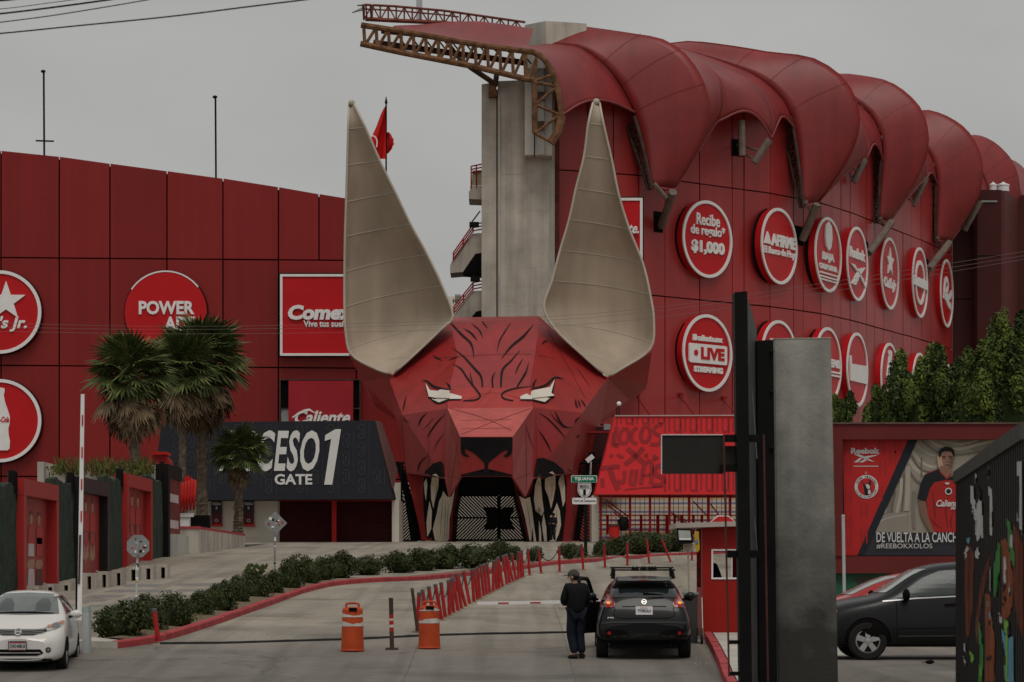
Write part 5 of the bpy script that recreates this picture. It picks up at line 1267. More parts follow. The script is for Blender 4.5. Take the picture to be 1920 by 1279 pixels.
def frame(label, u0, u1, v0, mtl, kind):
    y0, y1 = wy(u0), wy(u1); z1 = wz(v0, u0); xo = WX + .20; zb = gz(WX, y0) - .1; j = .55
    t = thing('wall_poster', label, 'poster', (WX, y0, gz(WX, y0)))
    def fb(nm, ya, yb, za, zb_): m = MB(); m.bx(WX - .3, xo, ya, yb, za, zb_); m.build(nm, mtl, t, bevel=.012)
    fb('jamb', y0, y0 + j * .8, zb, z1 - .501); fb('jamb', y1 - j * .8, y1, zb, z1 - .501); fb('lintel', y0, y1, z1 - .5, z1)
    m = MB(); m.bx(WX - .2, WX - .1, y0 + j * .8, y1 - j * .8, zb + .2, z1 - .5); bk = m.build('poster', mat('poster_red_%s' % kind, (.30, .035, .03), .35, .35, .7, streak=2), t)
    W_ = y1 - y0 - 1.6 * j; a = y0 + j * .8; H_ = z1 - .5 - zb - .2; z0 = zb + .2
    def pp(x, y): return Vector((WX - .094, a + W_ * x, z0 + H_ * y))
    skin = mat('print_skin', (.36, .19, .13), .4); pale = mat('print_white', (.55, .45, .47), .4); dk = mat('print_dark', (.09, .03, .028), .4); rd = mat('print_red', (.42, .03, .03), .4)
    m = MB(); m.m = 0
    ms = [skin, pale, dk, rd]
    ppl = 3
    for i in range(ppl):
        cx = .2 + .26 * i
        if kind == 'a':
            for mi, pts in ((3, [(cx - .11, .50), (cx - .1, .68), (cx, .71), (cx + .1, .68), (cx + .11, .50)]), (0, [(cx - .03, .71), (cx - .05, .80), (cx, .84), (cx + .05, .80), (cx + .03, .71)]), (2, [(cx - .055, .80), (cx - .04, .86), (cx + .04, .86), (cx + .055, .80), (cx, .83)]),
                            (1 if i < 2 else 3, [(cx - .1, .36), (cx - .09, .57), (cx + .09, .57), (cx + .09, .36)]), (0, [(cx - .1, .32), (cx - .13, .24), (cx, .2), (cx + .13, .26), (cx + .1, .33)]), (1 if i < 2 else 2, [(cx - .12, .04), (cx - .09, .22), (cx + .09, .22), (cx + .11, .03)])):
                m.m = mi; m.poly([pp(x, y) + Vector((.003 * mi, 0, 0)) for x, y in pts])
        else:
            for mi, pts in ((2, [(cx - .13, .42), (cx - .1, .60), (cx + .1, .60), (cx + .13, .42)]), (3, [(cx - .10, .54), (cx - .11, .74), (cx, .79), (cx + .11, .74), (cx + .1, .54)]), (0, [(cx - .04, .78), (cx - .05, .88), (cx, .92), (cx + .05, .88), (cx + .04, .78)]), (2, [(cx - .055, .88), (cx, .95), (cx + .055, .88), (cx, .91)]),
                            (1, [(cx - .015, .56), (cx - .02, .74), (cx + .02, .74), (cx + .015, .56)]), (3, [(cx - .09, .40), (cx - .06, .53), (cx + .06, .53), (cx + .09, .38)]), (0, [(cx - .12, .22), (cx - .06, .40), (cx, .28), (cx + .06, .42), (cx + .11, .24), (cx, .17)])):
                m.m = mi; m.poly([pp(x, y) + Vector((.003 * mi, 0, 0)) for x, y in pts])
    m.m = 1
    for (x, y) in ((.07, .05), (.85, .04)): m.poly([pp(x, y), pp(x + .09, y), pp(x + .09, y + .025), pp(x, y + .025)])
    m.build('poster_print', ms, bk)
    return t
frame('red framed wall poster of standing players, nearest to the white car', 32, 99, 897, M_fred, 'a')
frame('black framed wall poster of players behind the raised barrier arm', 139, 195, 893, mat('frame_black', (.02, .014, .018), .4, .1), 'b')
frame('second red framed wall poster, behind the octagonal sign', 229, 277, 887, M_fred, 'b')
t = thing('end_pylon', 'tall black end pylon with a red poster at the far end of the left wall', 'pylon', (WX, wy(306), gz(WX, wy(306))))
y0, y1 = wy(305), wy(331); z1 = wz(870, 305)
m = MB(); m.bx(WX - .3, WX + .24, y0, y0 + .6, gz(WX, y0) - .1, z1); m.bx(WX - .3, WX + .24, y0 + .6, y1, z1 - .55, z1); m.bx(WX - .3, WX + .10, y0 + .6, y1, gz(WX, y0), gz(WX, y0) + .1); m.build('frame', M_black, t)
m = MB(); m.bx(WX - .2, WX + .16, y0 + .6, y1, gz(WX, y0) + 1.0, z1 - .55); m.build('poster', mat('poster_red_dark', (.16, .024, .022), .4, .35, .6), t)
m = MB(); m.m = 0
for z in (2.3, 1.2): m.bx(WX + .15, WX + .165, y0 + 1.2, y1 - .6, z1 - z - .35, z1 - z)
m.build('poster_print', mat('print_white', (0, 0, 0)), t)
m = MB(); m.bx(WX - .2, WX + .45, y0 + .65, y1 + .6, gz(WX, y0) - .1, gz(WX, y0) + .98); m.build('plinth', M_concl, t)
def bench(label, u0, v0, Y, wpx, hpx, n=3):
    a = P(u0, v0, Y); w = wpx * Y / FPX; h = hpx * Y / FPX; t = thing('concrete_bench', label, 'bench', (a.x, Y, gz(a.x, Y)), 'concrete benches by the left wall'); z0 = gz(a.x, Y)
    for i in range(n):
        x = a.x + i * w * .36; y = Y + i * 1.15; zz_ = gz(x, y)
        m = MB(); bw = w * .42; bx_ = (x, x + bw); th = .10
        m.bx(*bx_, y, y + .8, zz_ + h - th, zz_ + h); m.bx(bx_[0], bx_[0] + bw * .45, y, y + .8, zz_ - .05, zz_ + h - th - .002); m.bx(bx_[1] - bw * .2, bx_[1], y, y + .8, zz_ - .05, zz_ + h - th - .002)
        m.build('block', M_conc, t)
        m = MB(); m.bx(bx_[0] + bw * .46, bx_[1] - bw * .21, y + .35, y + .4, zz_ - .03, zz_ + h - th - .004); m.build('hollow', M_gap, t)
    return t
bench('low concrete bench of hollow blocks beside the black framed poster', 155, 1103, 80.6, 47, 31)
bench('low concrete bench of hollow blocks behind the octagonal sign', 236, 1085, 86.5, 53, 27)
bench('low concrete bench mostly hidden behind the white car roof', 50, 1112, 77.5, 50, 17)
# planter trough and things above the wall
t = thing('planter_wall', 'pale concrete planter trough with grassy plants above the left wall', 'planter', P(190, 1030, 117))
m = MB(); m.pbox(82, 872, 303, 1040, 117, 3); m.build('trough', M_concl, t)
m = MB(); m.pbox(70, 866, 82, 905, 116.5, 4); m.build('end_block', M_concl, t)
m = MB(); m.pbox(300, 866, 307, 890, 116.6, .3); m.build('post', M_black, t)
m = MB(); r = random.Random(5)
for i in range(620):
    u = r.choice((r.gauss(125, 16), r.gauss(195, 20), r.gauss(215, 18), r.gauss(268, 9), r.uniform(95, 285))); b = P(u, r.uniform(876, 894), 116.9 - r.uniform(0, .5)); a = r.uniform(-.7, .7); l = r.uniform(.2, .75)
    m.m = 0 if r.random() < .6 else (1 if r.random() < .6 else 2); tip = b + Vector((math.sin(a) * l, -.1, math.cos(a) * l)); md = b.lerp(tip, .6) + Vector((0, 0, .05))
    m.add([b, b + Vector((.05, 0, 0)), md + Vector((.04, 0, 0)), tip + Vector((.1 * math.sin(a), 0, -.1)), md], [(0, 1, 2, 3, 4)])
o = m.build('foliage', [mat('yellowish_leaf', (.13, .14, .04), .6, .3, 3), M_leafm, mat('reddish_leaf', (.16, .06, .035), .6, .3, 3)], t)
t = thing('red_shelter', 'small red shelter roof behind the planter trough', 'shelter', P(298, 1000, 126))
m = MB(); m.slab([P(u, v, 126) for u, v in ((277, 880), (287, 853), (306, 851), (317, 862), (321, 880))], (0, 1.2, 0)); m.build('gable', M_fred, t)
m = MB(); m.slab([P(u, v, 125.7) for u, v in ((285, 853), (287, 847), (311, 847), (312, 852))], (0, 1.8, 0)); m.build('cap', M_redp, t)
t = thing('fluted_sculpture', 'bright red fluted sculpture like closed fingers beside the palm trunk', 'sculpture', P(350, 992, 124))
for i in range(6):
    u = 336 + i * 5.6; m = MB(); m.tube([P(u - 4 + i * .6, 962 - i * 1.2, 124), P(u, 930, 124 - .15), P(u + 1.5, 902 + abs(i - 4) * 2, 124), P(u + 1.2, 897 + abs(i - 4) * 2.5, 124.05)], [.05, .085, .085, .03], 8); m.build('flute', M_redp, t, smooth=True)
m = MB(); m.pbox(344, 892, 358, 915, 124.05, .3); m.build('knob', M_redp, t, bevel=.08)
m = MB(); m.pbox(330, 962, 362, 969, 124.1, .4); m.pbox(328, 969, 355, 995, 124.2, .5); m.build('pedestal', M_white, t)
t = thing('equipment_box', 'black slatted equipment box beside the palm trunks', 'box', P(373, 992, 125))
m = MB(); m.pbox(354, 966, 392, 1000, 125, .7); m.build('body', M_black, t)
for u in range(355, 392, 5): m = MB(); m.pbox(u, 967, u + 3, 998, 124.95, .05); m.build('slat', M_black, t)
t = thing('planter_wall', 'low concrete planter wall with a red coping under the palms', 'planter', P(372, 1036, 118))
a, b, c = G(328, 1038), G(372, 1036.5), G(459, 1026); c.y = 132; c = onG(459, 132); b = onG(372, 118.5); a = onG(326, 117.5)
def wtop(p, v, u): return Vector((p.x, p.y, HC + (HZ - v) * p.y / FPX))
A, B, C_ = wtop(a, 992, 328), wtop(b, 992, 372), wtop(c, 1005, 459)
for q0, q1, t0, t1 in ((a, b, A, B), (b, c, B, C_)):
    m = MB(); dn = Vector((0, 0, -.1)); m.slab([q0 + dn, q1 + dn, t1, t0], (-.1, .25, 0)); m.build('wall', M_conc, t)
    m = MB(); up = Vector((0, -.06, 0)); m.slab([t0 + up, t1 + up + (t1 - t0).normalized() * .15, t1 + up + Vector((0, 0, .12)) + (t1 - t0).normalized() * .15, t0 + up + Vector((0, 0, .12))], (-.1, .45, 0)); m.build('coping', M_kerb, t)
m = MB(); m.poly([A + Vector((0, .2, -.1)), B + Vector((0, .2, -.1)), C_ + Vector((0, .2, -.1)), C_ + Vector((0, 14, 0)), A + Vector((0, 14, 0))]); m.build('soil', M_soil, t)

# ---------------------------------------------------------------- trees behind the billboard wall
spec = [(1581, 737, 795, 20, 87, 'small sparse tree showing beside the grey plate above the red wall'), (1648, 727, 795, 26, 86, 'narrow bushy tree at the near end of the foliage row over the red wall'), (1700, 668, 795, 36, 85, 'bushy tree hiding the fifth and sixth lower signs'), (1752, 660, 795, 33, 86.5, 'bushy tree with a pale tuft top, in the middle of the foliage row'),
        (1790, 655, 798, 44, 84.5, 'broad bushy tree right of the pale tuft, over the billboard'), (1838, 650, 800, 42, 85.5, 'broad bushy tree below the dark stair block'), (1885, 600, 800, 50, 84, 'tallest leafy tree at the right picture edge'), (1935, 610, 800, 46, 85, 'leafy tree cut by the right picture edge'), (1820, 700, 800, 50, 83.6, 'low dense tree in front of the foliage row, over the billboard')]
for i, (u, v0, v1, hw, Y, lab) in enumerate(spec):
    b = P(u, v1 + 4, Y); h = (v1 - v0) * Y / FPX; w = hw * Y / FPX; g0 = gz(b.x, Y)
    t = thing('leafy_tree', lab, 'tree', (b.x, Y, g0), 'leafy trees behind the billboard wall')
    m = MB(); q = Vector((b.x, Y, g0)); m.tube([q, q + Vector((.05, 0, (b.z - g0) * .6)), b + Vector((0, 0, .2))], [.14, .11, .08], 7)
    for k in range(5): m.tube([b, b + Vector((math.cos(k * 1.3) * w * .5, math.sin(k * 1.3) * w * .5, h * (.3 + .1 * k)))], [.05, .015], 5)
    m.build('trunk', M_bark, t)
    me = leaf_mesh('tree_leaves', (w * 1.12, w * 1.0, h * .60), int(6400 + 4200 * w * h), .050, 100 + i, 22, core=.5, norm=False, mats=(M_trd, M_trm, M_trl))
    o = link('crown', me, t); o.location = (0, 0, b.z - g0 + h * .45)
    if i in (1, 3, 5, 6):
        me = leaf_mesh('tree_leaves', (w * .5, w * .5, h * .26), 1300, .045, 140 + i, 8, core=.4, norm=False, mats=(M_trm, M_trm, M_trl)); o = link('crown_top', me, t); o.location = (w * .2, -.1, b.z - g0 + h * .86)
# ---------------------------------------------------------------- bollards and chains
M_post = mat('bollard_red', (.36, .022, .022), .5, .25, 3)
M_cap = mat('bollard_cap', (.10, .09, .09), .6, .3, 3)
M_chain = mat('chain_steel', (.035, .033, .033), .6, .3, 3)
def z7(x, y): return (560 + x / 3.4286, 980 + y / 3.4286)
def zs(x, y): return (1020 + x / 4.585, 1000 + y / 4.585)
bl = [(z7(*a), z7(*b)) for a, b in (((762, 700), (775, 450)), ((830, 655), (795, 432)), ((872, 640), (835, 412)), ((920, 628), (878, 397)), ((943, 612), (915, 385)), ((970, 598), (963, 372)), ((995, 583), (980, 362)), ((1025, 570), (990, 352)), ((1048, 556), (1012, 328)), ((1075, 541), (1022, 340)),
      ((1100, 525), (1060, 313)), ((1127, 512), (1113, 300)), ((1150, 498), (1130, 295)), ((1168, 488), (1148, 285)), ((1190, 475), (1170, 272)), ((1210, 464), (1190, 265)), ((1230, 455), (1210, 260)), ((1250, 445), (1252, 245)), ((1272, 433), (1265, 240)), ((1290, 425), (1278, 225)), ((1312, 415), (1283, 220)),
      ((1340, 400), (1312, 212)), ((1358, 390), (1330, 205)), ((1380, 382), (1335, 205)), ((1398, 373), (1368, 198)), ((1413, 365), (1411, 185)), ((1432, 358), (1425, 190)), ((1444, 350), (1433, 178)), ((1485, 340), (1473, 168)), ((1560, 328), (1540, 165)), ((1678, 318), (1674, 152)), ((1830, 305), (1818, 140)))]
bl += [(zs(*a), zs(*b)) for a, b in (((525, 298), (517, 82)), ((717, 280), (717, 70)), ((905, 262), (883, 45)), ((1090, 248), (1010, 45)), ((1272, 233), (1272, 150)))]
tops_ = []
def bollard(b, tp, label, group='red chained bollards up the ramp', r=.045, dark=False, tl=None):
    p = G(*b); q = P(tp[0], tp[1], p.y - .05)
    t = thing('bollard', label, 'bollard', p, group)
    e = (q - p).normalized()
    m = MB(); m.tube([p - e * .05, q - e * .05], r, 8); m.build('post', M_post if not dead_ else M_brown, t)
    m = MB(); m.tube([q - e * .05, q, q + e * .012], [r * 1.12, r * 1.12, r * .7], 8); m.build('cap', M_cap, t)
    m = MB(); m.lathe([(.11, 0), (.11, .012), (.05, .02)], p, 8); m.build('base_plate', mat('yellowed_base', (.24, .17, .09), .8, .3, 4), t)
    return q
dead_ = False
names = {0: 'leaning red bollard at the low end of the chained row, behind the second orange drum', 28: 'red bollard where the chained row turns to the right', 29: 'red bollard with sagging chain, below the right leg of the dog head', 30: 'red bollard in front of the gap between two low bushes', 31: 'red bollard beside the road sign post', 32: 'red bollard above the man in the black jacket, below the red bin', 33: 'upright red bollard above the black car roof rack', 34: 'slightly leaning red bollard above the middle of the black car', 35: 'strongly leaning red bollard above the right end of the roof rack', 36: 'short red bollard beside the guard booth'}
ORD = 'first second third fourth fifth sixth seventh eighth ninth tenth eleventh twelfth thirteenth fourteenth fifteenth sixteenth seventeenth eighteenth nineteenth twentieth'.split()
ORD += ['twenty-' + w for w in ORD[:9]] + ['thirtieth'] + ['thirty-' + w for w in ORD[:9]]
for i, (b, tp) in enumerate(bl): tops_.append(bollard(b, tp, names.get(i, ORD[i] + ' red bollard up the ramp from the low end of the chained row')))
dead_ = True; bollard(z7(765, 708), z7(729, 424), 'thin dark leaning post beside the first chained bollard', None, .035); dead_ = False
bollard((297, 1205), (289, 1142), 'lone red post leaning against the kerb at the low bushes', None, .05)
for i, (a, b) in enumerate(zip(tops_, tops_[1:])):
    if i >= 33: break
    L = (b - a).length; sag = min(.45, .18 + .12 * L) ; m = MB()
    pts = [a.lerp(b, k / 10) - Vector((0, 0, sag * 4 * (k / 10) * (1 - k / 10) + .06)) for k in range(11)]
    m.tube(pts, .018, 5); tag(m.build('chain', M_chain), 'thin dark chain sagging between the %s and %s red bollards from the low end' % (ORD[i], ORD[i + 1]), 'chain', 'chains between the red bollards')

# ---------------------------------------------------------------- drums, delineator, signs, barriers
M_or = mat('orange_plastic', (.46, .066, .020), .55, .18, 2.5); M_wt = mat('worn_white_tape', (.56, .53, .49), .5, .2, 4)
def drum(label, u, vb, wpx, hpx, bands, seed):
    p = G(u, vb); s_ = p.y / FPX; t = thing('traffic_drum', label, 'traffic drum', p); w = wpx * s_ / 2; h = hpx * s_; r = random.Random(seed)
    m = MB(); m.lathe([(w * 1.0, 0), (w, .03), (w * .97, .25 * h), (w * .965, .26 * h), (w * .93, .62 * h), (w * .92, .63 * h), (w * .89, .86 * h), (w * .8, .90 * h), (w * .5, .92 * h)], p, 28); m.build('body', M_or, t, smooth=False)
    for a, b in bands:
        m = MB(); n = 40; rows = []
        f = lambda z: w * (1.0 - .115 * z / (.88 * h)) + .006
        for k in range(n + 1):
            an = 2 * math.pi * k / n; j = h * .02 * (r.random() - .5) + h * .025 * math.sin(an * 2 + seed)
            rows.append([p + Vector((f(z) * math.cos(an), f(z) * math.sin(an), z)) for z in (a * h, b * h + j)])
        m.grid(rows); m.build('reflective_band', M_wt, t)
    m = MB(); m.tube([p + Vector((-.13, 0, .91 * h)), p + Vector((-.12, 0, h * .985)), p + Vector((-.05, 0, h)), p + Vector((.05, 0, h)), p + Vector((.12, 0, h * .985)), p + Vector((.13, 0, .91 * h))], .026, 6); m.build('handle', M_or, t)
    m = MB(); m.box(p + Vector((.02, -w * .82, .87 * h)), (.16, .06, .07)); m.build('label_hole', M_gap, t)
    m = MB(); m.tube([p + Vector((w * .98 * math.cos(2 * math.pi * k / 24), w * .98 * math.sin(2 * math.pi * k / 24), .02)) for k in range(25)], .02, 5); m.build('base_ring', M_or, t)
drum('orange traffic drum with worn white bands and blue scribble, farther from the bollards', 661, 1221, 43, 90, ((.71, .77), (.52, .60)), 1)
drum('orange traffic drum with torn white bands, in front of the chained bollards', 805, 1216, 41, 88, ((.80, .84), (.54, .62)), 4)
p = G(735, 1218); t = thing('delineator', 'dark red and white striped leaning marker post between the orange drums', 'marker post', p)
q = P(733, 1121, p.y); e = q - p
for a, b, c in ((0, .35, M_brown), (.35, .43, M_post), (.43, .48, M_wt), (.48, .56, M_post), (.56, .60, M_wt), (.60, .68, M_post), (.68, 1, M_brown)):
    m = MB(); m.tube([p + e * a, p + e * b], .045, 10); m.build('band', c, t)
m = MB(); m.box(p + Vector((0, 0, .02)), (.25, .2, .03)); m.build('foot', M_brown, t)
# sign backs with stickers
def sign_back(label, name, shape, u, v, ub, vb, r, seed, cat='sign'):
    p = G(ub, vb); Y = p.y; t = thing(name, label, cat, p); s_ = Y / FPX; rr = random.Random(seed)
    m = MB(); m.tube([p, P(u, v - r * .8, Y)], .03, 8); m.build('pole', M_steel if seed > 1 else M_grey, t)
    pts = [(u + r * math.cos(a), v + r * math.sin(a)) for a in shape]
    m = MB(); m.slab([P(x, y, Y - .04) for x, y in pts], (0, -.02, 0)); m.build('plate', mat('sign_back_grey', (.27, .28, .28), .5, .15, 4, metal=.3), t)
    m = MB(); m.bx(P(u, 0, Y).x - .03, P(u, 0, Y).x + .03, Y - .09, Y - .061, P(u, v + r * .8, Y).z, P(u, v - r * .8, Y).z); m.build('bracket', M_steel, t)
    for i in range(13):
        a = rr.uniform(0, 6.28); d = r * .72 * math.sqrt(rr.random()); x, y = u + d * math.cos(a) * .9, v + d * math.sin(a) * .9; w, h = rr.uniform(1.2, 3.2), rr.uniform(1, 2.6); an = rr.uniform(-.6, .6)
        c, s2 = math.cos(an), math.sin(an)
        m = MB(); m.poly([P(x + a_ * c - b_ * s2, y + a_ * s2 + b_ * c, Y - .064 - .001 * i) for a_, b_ in ((-w, -h), (w, -h), (w, h), (-w, h))]); m.build('sticker', (M_white, M_redp, M_black, M_white, M_post)[i % 5], t)
    for i in range(5):
        f = rr.uniform(.15, .8); c = p.lerp(P(u, v, Y), f); m = MB(); m.tube([c, c + Vector((0, 0, rr.uniform(.05, .14)))], .033, 8); m.build('sticker', (M_white, M_black, mat('sticker_yellow', (.45, .30, .04), .5), M_white)[i % 4], t)
sign_back('grey back of an octagonal stop sign covered in stickers', 'stop_sign', [R(22.5 + 45 * i) for i in range(8)], 259, 1024, 255, 1139, 22.5, 1)
sign_back('grey back of a diamond warning sign covered in stickers', 'warning_sign', [R(90 * i) for i in range(4)], 516, 981, 515, 1075, 22.5, 5)
# road number sign
p = G(1098, 1046); Y = p.y; t = thing('road_sign', 'green and white city and route number sign on a black post', 'sign', p)
m = MB(); m.tube([p, P(1098, 893, Y)], .07, 8); m.build('post', M_black, t)
def rrect(u0, v0, u1, v1, r=1.5): return [(u0 + r, v0), (u1 - r, v0), (u1, v0 + r), (u1, v1 - r), (u1 - r, v1), (u0 + r, v1), (u0, v1 - r), (u0, v0 + r)]
for nm, rc_, mt, d in (('name_plate', rrect(1071, 891.5, 1119.5, 905), M_white, .10), ('name_face', rrect(1072, 892.5, 1118.5, 904), M_green, .13), ('motto_plate', rrect(1073, 933.5, 1118.5, 945.5), M_white, .10)):
    m = MB(); m.slab([P(u, v, Y - d) for u, v in rc_], (0, .03, 0)); m.build(nm, mt, t)
sh = [(1084, 905), (1108, 905), (1109, 920), (1106, 928), (1101, 932), (1096, 935), (1091, 932), (1086, 928), (1083, 920)]
m = MB(); m.slab([P(u, v, Y - .10) for u, v in sh], (0, .03, 0)); m.build('route_shield', M_white, t)
m = MB(); on_plane(m, [q for q in stroke2([(1085.5, 907), (1106.5, 907), (1107, 919), (1104.5, 927), (1096, 932.5), (1087.5, 927), (1085, 919), (1085.5, 907)], .8)], Y, .135); on_plane(m, stroke2([(1086, 916), (1106.5, 916)], .6), Y, .135)
text_px(m, 'MEXICO', 1087.5, 909, 1105, 914.5, Y - .136, bold=.03); text_px(m, '1', 1093.5, 917.5, 1098.5, 929, Y - .136, bold=.05); text_px(m, 'Tierra de Campeones', 1075, 936.5, 1117, 943, Y - .104, bold=.02); m.build('lettering', M_black, t)
m = MB(); text_px(m, 'TIJUANA', 1077, 894.5, 1114, 902.5, Y - .134, bold=.03); m.build('lettering', M_white, t)
# raised barrier on the left
t = thing('barrier_gate', 'raised white barrier arm with red dashes beside the white car', 'barrier', P(160, 1231, 52))
m = MB(); m.slab([P(u, v, 52) for u, v in ((151.5, 739), (158, 739), (153, 1163), (144.5, 1163))], (0, .05, 0)); m.build('arm', M_white, t)
for v in (778, 838, 898, 958): m = MB(); u = 155.2 - (v - 740) * .0135; m.slab([P(u - 1.2, v, 51.98), P(u + 1.2, v, 51.98), P(u + .9, v + 20, 51.98), P(u - 1.5, v + 20, 51.98)], (0, .015, 0)); m.build('dash', M_redp, t)
m = MB(); m.slab([P(u, v, 51.97) for u, v in ((148.3, 1003), (152, 1003), (149.5, 1095), (146, 1095))], (0, .02, 0)); m.build('rubber_strip', M_brown, t)
m = MB(); m.slab([P(u, v, 52.1) for u, v in ((141, 1000), (145.5, 1000), (144.5, 1146), (141.5, 1146))], (0, .08, 0)); m.build('bracket', M_black, t)
m = MB(); m.pbox(153.5, 1149, 167, 1231, 52.05, .3); m.build('cabinet', M_grey, t, bevel=.012)
m = MB(); m.pbox(153, 1138, 166, 1149, 52.06, .28); m.build('cabinet_top', mat('pale_green_plastic', (.34, .42, .38), .5), t)
m = MB(); m.pbox(152, 1230, 168.5, 1236, 52.0, .42); m.build('foot', M_concl, t)
# lowered barrier
t = thing('barrier_gate', 'lowered white barrier arm with red dashes across the lane ahead of the black car', 'barrier', G(1298, 1207))
Yb = 54.6
m = MB(); m.slab([P(895, 1128.5, Yb), P(1290, 1121.5, Yb), P(1290, 1128.5, Yb), P(895, 1134, Yb)], (0, .05, 0)); m.build('arm', M_white, t)
for u in (934, 994, 1053, 1113, 1180, 1240): m = MB(); v = 1131.2 - (u - 895) * .0125; m.slab([P(u, v - 1, Yb - .012), P(u + 20, v - 1.3, Yb - .012), P(u + 20, v + 1, Yb - .012), P(u, v + 1.2, Yb - .012)], (0, .02, 0)); m.build('dash', M_redp, t)
m = MB(); m.pbox(1283, 1114, 1308, 1210, 54.4, .35); m.build('cabinet', mat('dark_grey_cabinet', (.05, .05, .05), .6, .2), t, bevel=.012)
m = MB(); m.pbox(1281, 1111, 1310, 1115, 54.38, .4); m.build('cabinet_top', M_steel, t)

# ---------------------------------------------------------------- guard booth
bt = thing('guard_booth', 'small bright red guard booth on the kerbed island', 'booth', onG(1360, 55.5))
Y = 55.3; zg = gz(4.4, 55) + .15
a = P(1317, 984, Y); b = P(1440, 984, Y)
X0, X1, ZT = a.x, b.x, P(0, 984, Y).z; D_ = 1.7
wx0, wx1, wz0, wz1 = P(1337, 0, Y).x, P(1384, 0, Y).x, P(0, 1083, Y).z, P(0, 1033, Y).z
M_booth = mat('booth_red', (.30, .014, .010), .45, .12, 1, streak=2)
m = MB(); m.bx(X0, wx0, Y, Y + .06, zg, ZT); m.bx(wx1, X1, Y, Y + .06, zg, ZT); m.bx(wx0, wx1, Y, Y + .06, zg, wz0); m.bx(wx0, wx1, Y, Y + .06, wz1, ZT); m.build('front_wall', M_booth, bt)
m = MB(); m.bx(X0, wx0, Y + D_, Y + D_ + .06, zg, ZT); m.bx(wx1, X1, Y + D_, Y + D_ + .06, zg, ZT); m.bx(wx0, wx1, Y + D_, Y + D_ + .06, zg, wz0); m.bx(wx0, wx1, Y + D_, Y + D_ + .06, wz1, ZT); m.build('rear_wall', M_booth, bt)
m = MB(); m.bx(X0, X0 + .05, Y + .062, Y + .45, zg, ZT); m.bx(X1 - .05, X1, Y + .062, Y + D_, zg, ZT); m.bx(X0, X0 + .05, Y + .45, Y + D_, zg, zg + .95); m.build('side_wall', M_booth, bt)
m = MB(); w = .035
for (x0, x1, z0, z1) in ((wx0 - w, wx0, wz0 - w, wz1 + w), (wx1, wx1 + w, wz0 - w, wz1 + w), (wx0, wx1, wz0 - w, wz0), (wx0, wx1, wz1, wz1 + w), ((wx0 + wx1) / 2 + .12, (wx0 + wx1) / 2 + .14, wz0, wz1)): m.bx(x0, x1, Y - .02, Y + .05, z0, z1)
m.build('window_frame', M_white, bt)
m = MB(); m.slab([P(1267, 981, Y - .3), P(1440, 976, Y - .3), P(1440, 985, Y - .3), P(1267, 990, Y - .3)], (0, D_ + .6, 0)); m.build('roof', mat('pale_roof_edge', (.42, .36, .33), .7, .2), bt)
m = MB(); m.slab([P(1334, 978, Y), P(1347, 968.5, Y), P(1365, 968.5, Y), P(1377, 978, Y)], (0, .1, 0)); m.build('crest_board', M_redp, bt)
m = MB(); m.slab([P(1332, 978.5, Y + .02), P(1346, 966.5, Y + .02), P(1366, 966.5, Y + .02), P(1379, 978.5, Y + .02)], (0, .08, 0)); m.build('crest_edge', M_white, bt)
t = thing('floodlight', 'square black floodlight with a glass face under the booth roof', 'floodlight', P(1289, 1020, 54.6))
m = MB(); m.slab([P(u, v, 54.5) for u, v in ((1269, 991), (1297, 992), (1300, 1018), (1272, 1021))], (0, .15, 0)); m.build('housing', M_black, t)
m = MB(); m.slab([P(u, v, 54.48) for u, v in ((1272, 994.5), (1294, 995), (1295.5, 1008), (1273, 1008))], (0, .02, 0)); m.build('glass', mat('lamp_glass', (.42, .44, .40), .3, .15, 6), t)
m = MB(); m.slab([P(u, v, 54.47) for u, v in ((1273, 1008.5), (1295.5, 1008.5), (1296, 1012.5), (1274, 1012.5))], (0, .02, 0)); m.build('reflector', mat('bright_reflector', (.75, .75, .73), .25), t)
m = MB(); m.tube([P(1290, 1022, 54.7), P(1292, 1118, 54.7)], .022, 6); m.tube([P(1280, 1019, 54.6), P(1300, 1021, 54.7)], .03, 5); m.pbox(1282, 1020, 1302, 1034, 54.65, .12); m.build('pole', mat('beige_pole', (.36, .30, .24), .6), t)
m = MB(); m.slab([P(u, v, 55.0) for u, v in ((1302, 998), (1310, 996), (1312, 1030), (1308, 1036), (1303, 1026))], (0, .04, 0)); m.m = 1; m.slab([P(u, v, 54.98) for u, v in ((1304, 1012), (1309, 1012), (1309, 1019), (1304, 1019))], (0, .02, 0))
tag(m.build('warning_plate', [mat('yellow_plate', (.50, .33, .03), .5, .2, 4), mat('blue_plate', (.10, .22, .40), .5)]), 'crumpled yellow and blue plate beside the booth floodlight', 'plate')

